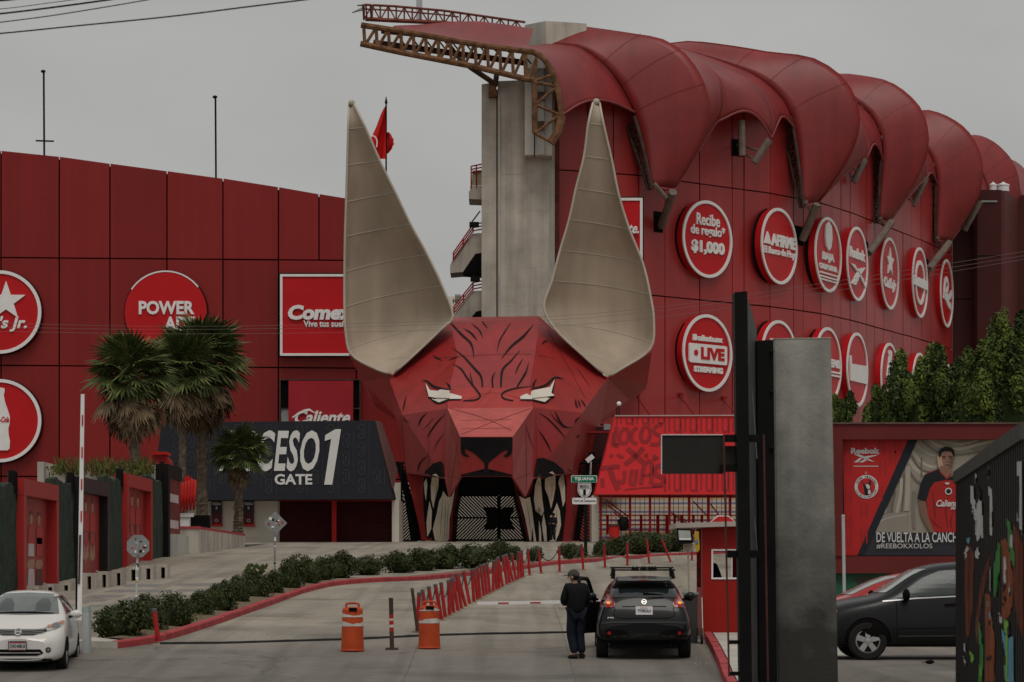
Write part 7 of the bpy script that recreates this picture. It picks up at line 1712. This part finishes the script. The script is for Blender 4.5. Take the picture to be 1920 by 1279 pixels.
J = dict(pelvis=(0, 0, .92), waist=(-.01, .0, 1.08), chest=(-.02, .0, 1.28), neck0=(-.03, .01, 1.44), neck=(-.04, .02, 1.475), jaw=(-.045, .035, 1.525), head=(-.05, .03, 1.585), crown=(-.05, .02, 1.65),
         shl=(-.19, 0, 1.38), ell=(-.25, .03, 1.12), wrl=(-.17, .22, 1.06), hal=(-.12, .29, 1.07), shr=(.16, 0, 1.38), elr=(.23, .05, 1.12), wrr=(.14, .26, 1.06), har=(.08, .32, 1.07),
         hil=(-.09, 0, .88), knl=(-.11, .03, .48), anl=(-.045, -.05, .09), tol=(-.19, -.02, .04), hir=(.09, 0, .88), knr=(.07, .02, .48), anr=(.10, -.04, .09), tor=(.16, .06, .04))
person('man in a black jacket, jeans and camouflage cap standing at the open car door', onG(1081, 51.0), R(14), .985, J, mat('black_jacket', (.006, .006, .007), .8, .3, 6, bump=.2), mat('dark_jeans', (.009, .011, .019), .85, .35, 5, bump=.2), mat('black_shoes', (.015, .014, .014), .5), cap=mat('camo_cap', (.06, .062, .05), .9, .6, 18), head_turn=R(55))
J2 = dict(J); J2.update(wrl=(-.3, .25, 1.12), hal=(-.36, .33, 1.12), ell=(-.26, .1, 1.1), shl=(-.19, 0, 1.38))
person('guard in black half hidden beside the red booth, holding out a hand', Vector(((1329 - 960) * 57 / FPX, 57.0, gz(4.2, 57) + .15)), R(-35), .93, J2, mat('guard_black', (.014, .014, .016), .8, .2, 5), mat('guard_trousers', (.02, .02, .024), .85, .2, 5), mat('black_shoes', (0, 0, 0)), hair=mat('black_hair', (.01, .009, .008), .7))
J3 = dict(J); J3.update(knl=(-.13, .1, .5), anl=(-.12, -.02, .09))
person('distant person in black leaning by the right fangs of the gate', Vector(((1036 - 960) * 156.5 / FPX, 156.3, gz(2.4, 156.5))), R(160), .98, J3, mat('guard_black', (0, 0, 0)), mat('guard_trousers', (0, 0, 0)), mat('pale_shoes', (.5, .5, .5), .6), hair=mat('black_hair', (0, 0, 0)))
# folding cart beside the booth
t = thing('hand_cart', 'small dark folding cart with a wheel beside the booth', 'cart', onG(1317, 54.8, .17))
c = P(1316, 1207, 54.2); r_ = .11; ax = Matrix(((0, 0, 1), (1, 0, 0), (0, 1, 0)))
m = MB(); m.lathe([(r_ * .6, -.02), (r_, -.02), (r_, .02), (r_ * .6, .02)], P(1316, 1199, 54.2), 14, ax); m.build('wheel', M_tyre, t)
m = MB(); m.pbox(1309, 1178, 1318, 1192, 54.2, .3); m.build('basket', mat('brown_box', (.10, .06, .035), .8, .3, 6), t)
m = MB(); m.tube([P(1318, 1200, 54.2), P(1316, 1120, 54.6)], .012, 5); m.build('handle', M_steel, t)
# ---------------------------------------------------------------- foreground pylon structure
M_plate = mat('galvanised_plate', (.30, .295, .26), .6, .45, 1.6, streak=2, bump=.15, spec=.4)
# plate colour turns much darker towards the bottom, with a ragged noisy transition
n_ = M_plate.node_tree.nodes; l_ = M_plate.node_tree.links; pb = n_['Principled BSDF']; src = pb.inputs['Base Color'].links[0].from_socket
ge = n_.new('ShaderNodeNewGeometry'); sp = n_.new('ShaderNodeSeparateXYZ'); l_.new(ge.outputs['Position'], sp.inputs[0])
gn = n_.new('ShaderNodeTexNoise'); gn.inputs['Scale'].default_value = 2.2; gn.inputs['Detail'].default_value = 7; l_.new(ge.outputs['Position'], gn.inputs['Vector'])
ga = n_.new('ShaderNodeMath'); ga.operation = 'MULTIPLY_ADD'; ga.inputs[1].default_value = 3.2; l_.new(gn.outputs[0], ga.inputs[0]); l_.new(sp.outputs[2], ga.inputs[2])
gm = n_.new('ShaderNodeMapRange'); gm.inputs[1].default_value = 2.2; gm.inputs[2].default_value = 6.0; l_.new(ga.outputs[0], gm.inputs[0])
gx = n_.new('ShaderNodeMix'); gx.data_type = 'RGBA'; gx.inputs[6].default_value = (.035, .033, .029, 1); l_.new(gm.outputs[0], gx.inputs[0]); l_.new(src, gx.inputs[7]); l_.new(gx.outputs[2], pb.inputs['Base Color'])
fp = thing('gantry_post', 'tall black steel sign frame with cross bars in front of the booth', 'gantry', P(1400, 1330, 38))
m = MB(); m.slab([P(1377, 548, 38), P(1401, 546, 38), P(1411, 1330, 38), P(1388.5, 1330, 38)], (0, .35, 0)); m.build('column', M_black, fp)
m = MB(); m.slab([P(1401, 560, 38.3), P(1418, 618, 39.2), P(1424, 1330, 39.2), P(1411, 1330, 38.3)], (.01, .02, 0)); m.build('side_plate', mat('dull_grey_plate', (.07, .07, .068), .6, .2, 2), fp)
m = MB(); m.slab([P(1419, 639, 39), P(1450, 637, 39), P(1458, 1330, 39), P(1424, 1330, 39)], (0, .3, 0)); m.build('column', M_black, fp)
for v, u0, u1 in ((822, 1356, 1432), (878, 1350, 1380), (1039, 1362, 1426)):
    m = MB(); m.pbox(u0, v - 7, u1, v + 7, 38.1, .06); m.build('cross_bar', M_black, fp)
for v, u0, u1 in ((1204, 1366, 1392), (1263, 1366, 1400)):
    m = MB(); m.pbox(u0, v - 3.5, u1, v + 4, 38.1, .06); m.build('cross_bar', M_black, fp)
M_rodr = mat('brown_red_rod', (.09, .032, .028), .6, .3, 3)
for u, v0, v1, du in ((1357, 815, 1268, 10), (1432, 815, 1278, 8)):
    m = MB(); m.tube([P(u, v0, 38.05), P(u + du, v1, 38.05)], .016, 6); m.build('tie_rod', M_rodr, fp)
m = MB(); m.tube([P(1404, 640, 38.6), P(1419, 860, 38.9)], .008, 4); m.tube([P(1405, 860, 38.6), P(1420, 1040, 38.9)], .008, 4); m.build('brace_wire', M_steel, fp)
t = thing('blank_sign', 'dark blank back of a rectangular sign held on the black frame', 'sign', P(1298, 889, 38.2))
m = MB(); m.pbox(1241, 816, 1356, 888.5, 38.2, .05); m.build('panel', mat('dark_sign_back', (.028, .027, .024), .8, .15, 2), t)
m = MB(); m.pbox(1240, 815, 1241.2, 889, 38.18, .08); m.pbox(1241.2, 814.5, 1356, 816, 38.18, .08); m.build('edge', M_white, t)
m = MB(); m.pbox(1356, 836, 1380, 874, 38.22, .05); m.build('end_panel', mat('dark_sign_back', (0, 0, 0)), t)
t = thing('steel_pylon', 'broad grey galvanised steel pylon standing in the right foreground', 'pylon', P(1510, 1330, 39.5))
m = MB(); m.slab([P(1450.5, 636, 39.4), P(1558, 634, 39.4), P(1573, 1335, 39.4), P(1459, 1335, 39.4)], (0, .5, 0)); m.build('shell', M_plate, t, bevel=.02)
m = MB(); m.slab([P(1451, 634.6, 39.41), P(1558, 632.6, 39.41), P(1558, 634.3, 39.41), P(1451, 636.2, 39.41)], (0, .48, 0)); m.build('top_cap', M_conc, t)
for v in (660, 735, 840):
    m = MB(); m.lathe([(.03, 0), (.03, .05), (.0, .06)], P(1447, v, 39.0), 8, Matrix(((1, 0, 0), (0, 0, -1), (0, 1, 0)))); m.build('bolt', M_black, t)

# ---------------------------------------------------------------- billboard wall
BY = 76.0
M_bw = mat('maroon_wall', (.13, .022, .021), .75, .15, .6, streak=1.5)
bw = thing('billboard_wall', 'dark red framed wall with a green base carrying the football poster', 'wall', P(1760, 1180, BY))
m = MB(); m.pbox(1545, 794, 2060, 824, BY - .35, 1.2); m.build('lintel', M_bw, bw)
m = MB(); m.pbox(1545, 824, 1580, 1043, BY - .35, 1.2); m.build('pier', M_bw, bw)
m = MB(); m.pbox(1545, 1043, 2060, 1075, BY - .3, 1.2); m.build('sill_beam', M_bw, bw)
m = MB(); m.pbox(1545, 792, 2060, 795, BY - .4, 1.3); m.build('coping', mat('dusty_coping', (.13, .08, .07), .9, .3, 3), bw)
m = MB(); m.pbox(1545, 1075, 2060, 1185, BY - .1, 1.2); m.build('green_base', mat('green_wall_paint', (.03, .10, .055), .7, .2, 1), bw)
m = MB(); m.slab([P(u, v, BY - .11) for u, v in ((1600, 1085), (1640, 1078), (1612, 1098))], (0, .005, 0)); m.build('green_patch', mat('patch_brown', (.06, .05, .035), .8), bw)
PY = BY - .02
po = thing('poster', 'large football poster with red panel, draped curtain and player in a red and black shirt', 'poster', P(1760, 1042, PY))
m = MB(); m.pbox(1579.5, 823.5, 2000, 1043.5, PY, .05); m.build('backing', mat('curtain_dark', (.045, .042, .042), .5), po)
lay_n = [0]
def pr(name, polys, col, rough=.45, lift=None):
    lay_n[0] += 1; mt = col if not isinstance(col, tuple) else mat('ink_%02x%02x%02x' % tuple(int(c * 255) for c in col), col, rough, .06, 1)
    m = MB(); on_plane(m, polys, PY, .004 + .0022 * lay_n[0]); return m.build(name, mt, po)
def zb4(pts): return [(1540 + x / 4.263, 780 + y / 4.263) for x, y in pts]
# curtain: broad folds of cream cloth
pr('curtain', [zb4([(760, 187), (1900, 187), (1900, 1115), (285, 1115)])], (.30, .265, .215))
pr('curtain_shade', [zb4([(430, 800), (560, 640), (560, 1115), (285, 1115)]), zb4([(1060, 190), (1900, 190), (1900, 330), (1300, 330)])], (.22, .19, .155))
for i, (pts, w, c) in enumerate([([(700, 350), (760, 430), (860, 480), (960, 470), (1000, 400)], 30, (.40, .36, .30)), ([(720, 270), (800, 370), (900, 410), (960, 380)], 24, (.42, .38, .32)), ([(740, 215), (850, 300), (930, 320)], 20, (.36, .32, .27)), ([(700, 440), (760, 520), (830, 560)], 22, (.16, .14, .12)), ([(720, 320), (790, 420), (890, 455)], 12, (.14, .12, .10)),
        ([(860, 190), (960, 250), (1100, 265), (1250, 230), (1400, 190)], 22, (.42, .38, .30)), ([(800, 195), (930, 290), (1080, 310), (1280, 280), (1430, 200)], 14, (.17, .15, .12)), ([(950, 195), (1100, 225), (1250, 195)], 16, (.38, .34, .27)),
        ([(690, 400), (690, 560), (680, 760)], 40, (.37, .335, .28)), ([(640, 500), (630, 640), (600, 780)], 26, (.40, .36, .30)), ([(590, 600), (570, 700), (560, 780)], 18, (.14, .125, .105)), ([(740, 600), (735, 760), (740, 900)], 26, (.20, .18, .15)), ([(660, 460), (655, 620), (640, 780)], 10, (.13, .115, .10)), ([(520, 700), (505, 780)], 20, (.36, .33, .28)), ([(800, 330), (800, 480)], 10, (.15, .13, .11))]):
    pr('curtain_fold', [[(p.x, p.y) for p in q] for q in stroke2(smoothpts([(*p, 0) for p in zb4(pts)], 20), w / 4.263)], c)
pr('sofa', [zb4([(440, 800), (560, 775), (680, 770), (690, 800), (680, 930), (380, 930)])], (.26, .235, .20))
pr('sofa_fold', [[(p.x, p.y) for p in q] for q in stroke2(smoothpts([(*p, 0) for p in zb4([(400, 880), (520, 820), (680, 790)])], 14), 3)], (.36, .33, .29))
pr('floor', [zb4([(385, 935), (1900, 930), (1900, 1115), (285, 1115)])], (.035, .037, .045))
pr('panel_edge', [zb4([(690, 187), (770, 187), (345, 1115), (285, 1115)])], (.02, .022, .03))
pr('red_panel', [zb4([(168, 187), (692, 187), (285, 1115), (190, 1115)])], (.44, .024, .024))
pt = []
for cx, cy in ((210, 250), (340, 260), (480, 250), (610, 240), (210, 400), (490, 410), (570, 340), (215, 650), (340, 760), (460, 620), (215, 850), (340, 960), (210, 1000)):
    for q in (stroke2([(cx - 22, cy - 60), (cx - 22, cy + 60)], 13), stroke2([(cx + 22, cy - 60), (cx + 22, cy + 60)], 13), stroke2([(cx, cy - 30), (cx, cy + 30)], 9)): pt += [zb4([(p.x, p.y) for p in k]) for k in q]
pr('printed_pattern', pt, (.33, .022, .024))
W_ink = mat('ink_white', (.56, .55, .54), .45, .05, 1)
def ptext(s, x0, y0, x1, y1, mt, bold=.03, shear=0):
    lay_n[0] += 1; m = MB(); (u0, v0), (u1, v1) = zb4([(x0, y0), (x1, y1)]); text_px(m, s, u0, v0, u1, v1, PY - .004 - .0022 * lay_n[0], bold=bold, shear=shear); return m.build('lettering', mt, po)
ptext('Reebok', 236, 255, 468, 302, W_ink, .05)
pr('vector_emblem', [zb4(q) for q in ([(255, 308), (305, 308), (425, 368), (385, 360)], [(335, 325), (460, 308), (415, 325), (365, 338)], [(330, 333), (290, 372), (257, 372), (300, 338)], [(350, 342), (372, 350), (330, 372), (298, 372)])], W_ink)
pr('rule', [zb4([(255, 398), (453, 398), (453, 407), (255, 407)])], (.50, .36, .35))
pr('star', [[(1540 + x / 4.263, 780 + y / 4.263) for x, y in star2(355, 455, 19, 8)]], (.52, .14, .14))
C_ = lambda r, n=36: [(1540 + x / 4.263, 780 + y / 4.263) for x, y in circle2(358, 567, r, n=n)]
pr('crest_ring', [C_(95)], W_ink); pr('crest_field', [C_(70)], (.45, .03, .03))
K_ink = (.018, .018, .022)
pr('crest_dog', [zb4([(318, 510), (340, 548), (352, 545), (372, 540), (388, 505), (396, 540), (388, 560), (390, 585), (398, 610), (390, 632), (345, 636), (340, 600), (335, 560)])], K_ink)
pr('crest_dog_light', [zb4(q) for q in ([(350, 550), (372, 545), (384, 560), (384, 580), (370, 585), (360, 575)], [(372, 590), (386, 590), (394, 615), (384, 630), (370, 620)])], W_ink)
lay_n[0] += 1
m = MB()
for s, a0, sp, up in (('CLUB TIJUANA', 205, 12, 1), ('XOLOITZCUINTLES', 160, -10, -1)):
    for i, ch in enumerate(s):
        if ch == ' ': continue
        a = R(a0 + i * sp); rr = 82; cx, cy = 358 + rr * math.cos(a), 567 + rr * math.sin(a); vs, fs = text2d(ch, .03); rx = Vector((-math.sin(a), math.cos(a))) * up; uy = Vector((math.cos(a), math.sin(a))) * up
        hw = 6.5 if up > 0 else 5; m.add([P(*zb4([(cx + rx.x * (x - .5) * hw * 1.8 + uy.x * (y - .5) * hw * 2, cy + rx.y * (x - .5) * hw * 1.8 + uy.y * (y - .5) * hw * 2)])[0], PY - .004 - .0022 * lay_n[0]) for x, y in vs], fs)
m.build('crest_lettering', mat('ink_black', K_ink, .5, .05), po)
# the player
pr('far_arm', [zb4([(775, 680), (830, 682), (850, 800), (880, 880), (905, 930), (870, 935), (820, 850), (790, 780)])], (.20, .115, .08))
pr('shirt', [zb4([(840, 455), (930, 425), (1000, 505), (1060, 470), (1100, 500), (1130, 700), (1120, 930), (905, 930), (870, 860), (845, 780), (835, 640)])], (.36, .024, .022))
pr('shirt_yoke', [zb4([(822, 470), (900, 440), (935, 425), (995, 510), (1060, 470), (1090, 490), (1085, 520), (1000, 512), (900, 530), (865, 580), (835, 680), (762, 664), (790, 540)])], (.018, .018, .022))
pr('shirt_fold', [[(p.x, p.y) for p in q] for q in sum([stroke2(smoothpts([(*p, 0) for p in zb4(k)], 12), [.6, 3.5, .6]) for k in ([(880, 600), (900, 720), (905, 860)], [(1010, 640), (990, 760), (1010, 900)], [(860, 800), (900, 860), (960, 900)], [(1050, 760), (1030, 850), (1050, 925)])], [])], (.20, .016, .016))
pr('neck', [zb4([(945, 390), (1035, 395), (1042, 450), (1000, 495), (960, 470), (940, 430)])], (.23, .125, .085))
pr('collar', [[(p.x, p.y) for p in q] for q in stroke2(zb4([(945, 445), (1000, 500), (1045, 462)]), 2.2)], (.40, .03, .03))
pr('face', [zb4([(955, 290), (975, 282), (1040, 290), (1055, 330), (1052, 375), (1035, 410), (1010, 422), (985, 415), (955, 385), (945, 340)])], (.26, .15, .105))
pr('cheek_light', [zb4([(922, 330), (940, 312), (955, 325), (965, 380), (972, 408), (950, 395), (938, 425), (925, 380)])], (.44, .31, .22))
pr('cheek_shade', [zb4([(1020, 330), (1054, 335), (1050, 380), (1032, 408), (1012, 420), (1022, 380)])], (.15, .085, .06))
pr('hair', [zb4([(938, 335), (934, 295), (948, 264), (985, 246), (1028, 250), (1054, 270), (1062, 302), (1057, 345), (1048, 318), (1036, 290), (1010, 280), (978, 284), (958, 296), (950, 325)])], (.014, .012, .011))
pr('face_feature', [zb4(q) for q in ([(962, 322), (990, 322), (992, 330), (964, 330)], [(1012, 322), (1042, 320), (1042, 328), (1012, 330)], [(968, 336), (986, 335), (986, 341), (968, 341)], [(1016, 336), (1036, 334), (1036, 340), (1016, 341)], [(992, 366), (1014, 366), (1010, 372), (996, 372)], [(984, 390), (1020, 389), (1016, 396), (988, 397)])], (.07, .04, .03))
pr('shirt_badge', [[(1540 + x / 4.263, 780 + y / 4.263) for x, y in circle2(1012, 603, 28)]], W_ink); pr('shirt_badge_field', [[(1540 + x / 4.263, 780 + y / 4.263) for x, y in circle2(1012, 603, 19)]], K_ink)
pr('shirt_emblem', [zb4(q) for q in ([(982, 532), (1022, 535), (1010, 550), (990, 548)],)], W_ink)
ptext('Caliente', 918, 670, 1110, 725, W_ink, .03, .35); ptext('.mx', 1030, 728, 1075, 748, W_ink, .03, .2)
ptext('DE VUELTA A LA CANCHA', 441, 930, 1130, 1010, W_ink, .015); ptext('#REEBOKXOLOS', 441, 1020, 887, 1062, W_ink, .0)
t = thing('pole', 'thin grey pole standing against the left end of the billboard wall', 'pole', onG(1584, 72))
m = MB(); m.tube([P(1584, 1180, 72), P(1581, 968, 72)], .045, 8); m.lathe([(.05, 0), (.05, .04), (.01, .06)], P(1581, 969, 72), 8); m.build('shaft', M_grey, t)

# ---------------------------------------------------------------- painted corrugated fence
A = Vector(((1801 - 960) * 36 / FPX, 36, 0)); Bq = Vector(((1935 - 960) * 24.4 / FPX, 24.4, 0)); zt = 3.02
fe = thing('metal_fence', 'black corrugated metal fence covered in colourful graffiti at the right edge', 'fence', (A.x, A.y, -.3))
d = (Bq - A); L = d.length; d.normalize(); nn = Vector((d.y, -d.x, 0)); nn = nn if nn.x < 0 else -nn
M_fence = mat('black_corrugated_paint', (.013, .0125, .012), .55, .3, 3, streak=4)
sheets = []; per = .27; npan = 8
for k in range(npan):
    s0, s1 = L * k / npan, L * (k + 1) / npan; rows = []; s = s0; cnt = int((s1 - s0) / per)
    for i in range(cnt):
        for f, o in ((0, 0), (.34, 0), (.44, .065), (.90, .065)):
            q = A + d * (s0 + (i + f) * (s1 - s0) / cnt) + nn * o; rows.append([q + Vector((0, 0, z)) for z in (-.4, 1.0, zt - .02)])
    q = A + d * s1; rows.append([q + Vector((0, 0, z)) for z in (-.4, 1.0, zt - .02)])
    m = MB(); m.grid(rows); sheets.append(m.build('sheet', M_fence, fe))
m = MB(); m.slab([A + nn * .10 + Vector((0, 0, zt - .16)), Bq + nn * .10 + Vector((0, 0, zt - .16)), Bq + nn * .10 + Vector((0, 0, zt)), A + nn * .10 + Vector((0, 0, zt))], -nn * .16); m.build('top_rail', mat('dusty_rail', (.075, .07, .06), .85, .3, 4), fe)
m = MB(); m.bx(A.x - .05, A.x + .10, A.y, A.y + .1, -.4, zt + .02); m.build('end_post', M_black, fe)
m = MB(); m.slab([P(u, v, 29) for u, v in ((1876, 838), (1890, 822), (1925, 806), (1925, 834))], (.3, .3, 0)); m.build('flap', mat('dusty_rail', (0, 0, 0)), fe)
ft = bvh_of(sheets)
def zf(pts): return [(1780 + x / 2.671, 800 + y / 2.671) for x, y in pts]
def spray(polys, mt, off=.006): 
    
    for p in polys:
        m = MB(); drape(m, [zf(p)], camray, ft, off, 1.2)
        if m.v: m.build('graffiti_patch', mt, fe)
g_w = mat('spray_white', (.50, .49, .47), .6, .15, 6); g_o = mat('spray_orange', (.24, .062, .022), .6, .35, 3); g_g = mat('spray_green', (.045, .22, .05), .6, .3, 4); g_b = mat('spray_blue', (.12, .30, .38), .6, .25, 4); g_l = mat('spray_lime', (.17, .38, .05), .6, .3, 4); g_r = mat('spray_rust', (.13, .032, .016), .7, .5, 3); g_k = mat('spray_black', (.012, .012, .012), .6)
spray([[(130, 1000), (160, 780), (180, 700), (210, 640), (190, 760), (160, 900), (140, 1100)], [(80, 600), (105, 590), (125, 640), (120, 900), (100, 1060), (84, 1040), (78, 800)], [(320, 480), (345, 520), (374, 600), (374, 1060), (345, 990), (325, 840)], [(260, 590), (250, 660), (230, 700)]], g_r)
spray([[(181, 835), (205, 840), (215, 960), (232, 1080), (228, 1279), (180, 1279), (182, 1060)], [(262, 570), (290, 560), (308, 640), (322, 760), (318, 900), (300, 960), (262, 960), (268, 780)]], g_o, .010)
spray([[(292, 460), (312, 480), (330, 640), (328, 700), (312, 660), (298, 560)], [(228, 700), (250, 580), (258, 590), (255, 720), (240, 760), (240, 850), (228, 850)], [(148, 960), (160, 1000), (172, 1100), (170, 1279), (152, 1279), (156, 1120)]], g_g, .014)
spray([[(268, 1010), (290, 1060), (326, 1050), (328, 1279), (284, 1279), (276, 1120)], [(88, 560), (105, 555), (100, 600)], [(190, 850), (198, 880), (193, 940)], [(198, 925), (214, 935), (206, 965)]], g_b, .012)
spray([[(280, 960), (304, 980), (302, 1080), (300, 1279), (288, 1279), (292, 1100), (284, 1040)], [(104, 1120), (130, 1150), (118, 1190)], [(160, 1180), (166, 1240), (158, 1260)]], g_l, .016)
spray([[(113, 295), (128, 300), (130, 360), (140, 420), (150, 360), (170, 380), (172, 560), (160, 540), (150, 580), (140, 560), (146, 470), (128, 430), (114, 380)], [(203, 300), (216, 310), (221, 480), (216, 550), (206, 520), (208, 400)], [(343, 180), (352, 175), (356, 250), (345, 240)], [(359, 175), (372, 170), (374, 500), (374, 545), (358, 500), (362, 330)], [(132, 225), (140, 240), (136, 290)], [(198, 195), (204, 230), (198, 270)], [(134, 630), (150, 600), (156, 640), (148, 662), (138, 655)], [(80, 630), (92, 600), (104, 610), (92, 630), (86, 670)],
       [(206, 700), (214, 720), (214, 830), (206, 800)], [(75, 1080), (86, 1090), (88, 1130), (76, 1120)], [(74, 1150), (88, 1180), (86, 1205)], [(276, 660), (284, 650), (288, 700), (294, 780), (284, 790), (276, 740)], [(252, 930), (268, 960), (266, 990), (256, 970)], [(306, 790), (314, 780), (312, 850), (304, 840)], [(343, 440), (350, 430), (352, 470), (344, 480)], [(118, 410), (124, 420), (120, 455)], [(314, 540), (320, 545), (318, 610), (312, 590)]], g_w, .018)
spray([[(150, 300), (165, 330), (160, 370), (150, 350)], [(276, 760), (286, 790), (278, 830), (272, 800)], [(206, 1140), (216, 1150), (210, 1170)], [(190, 1150), (200, 1155), (196, 1175)], [(278, 850), (290, 850), (292, 880), (280, 870)], [(300, 1000), (308, 1010), (304, 1060), (298, 1040)], [(272, 1100), (282, 1120), (286, 1200), (276, 1180)], [(300, 820), (308, 830), (304, 850)], [(200, 980), (208, 970), (208, 1000)], [(268, 870), (276, 890), (270, 900)]], g_k, .022)

# ---------------------------------------------------------------- overhead wires
def wire(label, pts, Y0, Y1, r, grp):
    m = MB(); q = smoothpts([(u, v, 0) for u, v in pts], 24); n = len(q); m.tube([P(p.x, p.y, lerp(Y0, Y1, i / (n - 1))) for i, p in enumerate(q)], r, 5, cap=False); tag(m.build('overhead_wire', M_black), label, 'wire', grp)
g1 = 'overhead cables crossing the top left sky'
wire('lowest thick twisted overhead cable in the top left sky', [(-120, 72), (0, 63), (140, 49), (320, 31), (480, 11), (700, -16)], 34, 30, .0095, g1)
wire('thin grey overhead wire just above the lowest cable', [(-120, 56), (0, 42), (100, 29), (230, 8), (320, -8)], 34, 31, .007, g1)
wire('thick dark overhead cable, second from the top left corner', [(-120, 37), (0, 26), (100, 14), (210, -1), (300, -14)], 34, 31, .012, g1)
wire('faint thin overhead wire between the two thick cables', [(-120, 24), (0, 17), (90, 6), (180, -6)], 36, 33, .005, g1)
wire('dark overhead cable at the very top left corner', [(-120, 10), (0, 1.5), (60, -5)], 34, 33, .012, g1)
g2 = 'thin distribution wires passing in front of the stadium'
M_wl = mat('pale_wire', (.19, .15, .14), .6)
def wire2(label, pts, Y): 
    m = MB(); q = smoothpts([(u, v, 0) for u, v in pts], 40); m.tube([P(p.x, p.y, Y) for p in q], .0055, 4, cap=False); tag(m.build('distribution_wire', M_wl), label, 'wire', g2)
wire2('upper thin pale wire across the stadium front', [(-60, 604), (300, 612), (700, 606), (1150, 585), (1550, 530), (1980, 462)], 100)
wire2('middle thin pale wire across the stadium front', [(-60, 612), (300, 618), (700, 612), (1150, 592), (1550, 538), (1980, 470)], 100.5)
wire2('lower thin pale wire across the stadium front', [(-60, 620), (300, 626), (700, 622), (1150, 604), (1550, 548), (1980, 476)], 101)

# distant flats glimpsed past the left ear, and a scrap of litter
t = thing('apartment_block', 'tiny pale apartment block seen far behind the tower stairs', 'building', P(850, 640, 520))
m = MB(); m.pbox(838, 556, 862, 700, 520, 12); m.build('wall', M_cream, t)
m = MB(); m.pbox(853, 552, 864, 556, 519, 6); m.build('roof_unit', M_steel, t)
for u in (849, 853, 857): m = MB(); m.pbox(u, 561, u + 2, 567, 519.8, .3); m.build('window', M_glass, t)
t = thing('litter', 'small crumpled dark litter on the ground near the painted fence', 'litter', Vector(((1741 - 960) * 45.6 / FPX, 45.6, .11)))
m = MB(); r = random.Random(3); c = Vector(t.location) + Vector((0, 0, .035))
m.grid([[c + Vector((.075 * math.sin(math.pi * i / 5) * math.cos(k * .9) * r.uniform(.7, 1.3) + .02, .05 * math.sin(math.pi * i / 5) * math.sin(k * .9), -.035 * math.cos(math.pi * i / 5) * r.uniform(.8, 1.2))) for k in range(7)] for i in range(6)], closed=True); m.build('lump', M_gap, t)
m = MB(); m.slab([c + Vector((-.11, 0, -.02)), c + Vector((-.02, -.03, .0)), c + Vector((-.03, .03, .01))], (0, 0, .01)); m.build('flap', M_brown, t)
# dark tar line and scattered pebbles near the cars
m = MB(); r = random.Random(9)
for i in range(170):
    u, v = r.choice(((r.uniform(180, 700), r.uniform(1215, 1278)), (r.gauss(1312, 10), r.uniform(1215, 1275)), (r.uniform(230, 560), r.gauss(1200, 12)))); p = G(min(u, 1325), max(1120, v)); s_ = r.uniform(.006, .022)
    m.add([p + Vector((s_ * a, s_ * b, c_)) for a, b, c_ in ((-1, -1, 0), (1, -1, 0), (1, 1, 0), (-1, 1, 0), (0, 0, s_ * 1.2))], [(0, 1, 4), (1, 2, 4), (2, 3, 4), (3, 0, 4)])
tag(m.build('gravel', mat('road_grit', (.20, .18, .155), .9, .3, 9)), 'scattered grit and pebbles on the road edge', 'gravel', kind='stuff')
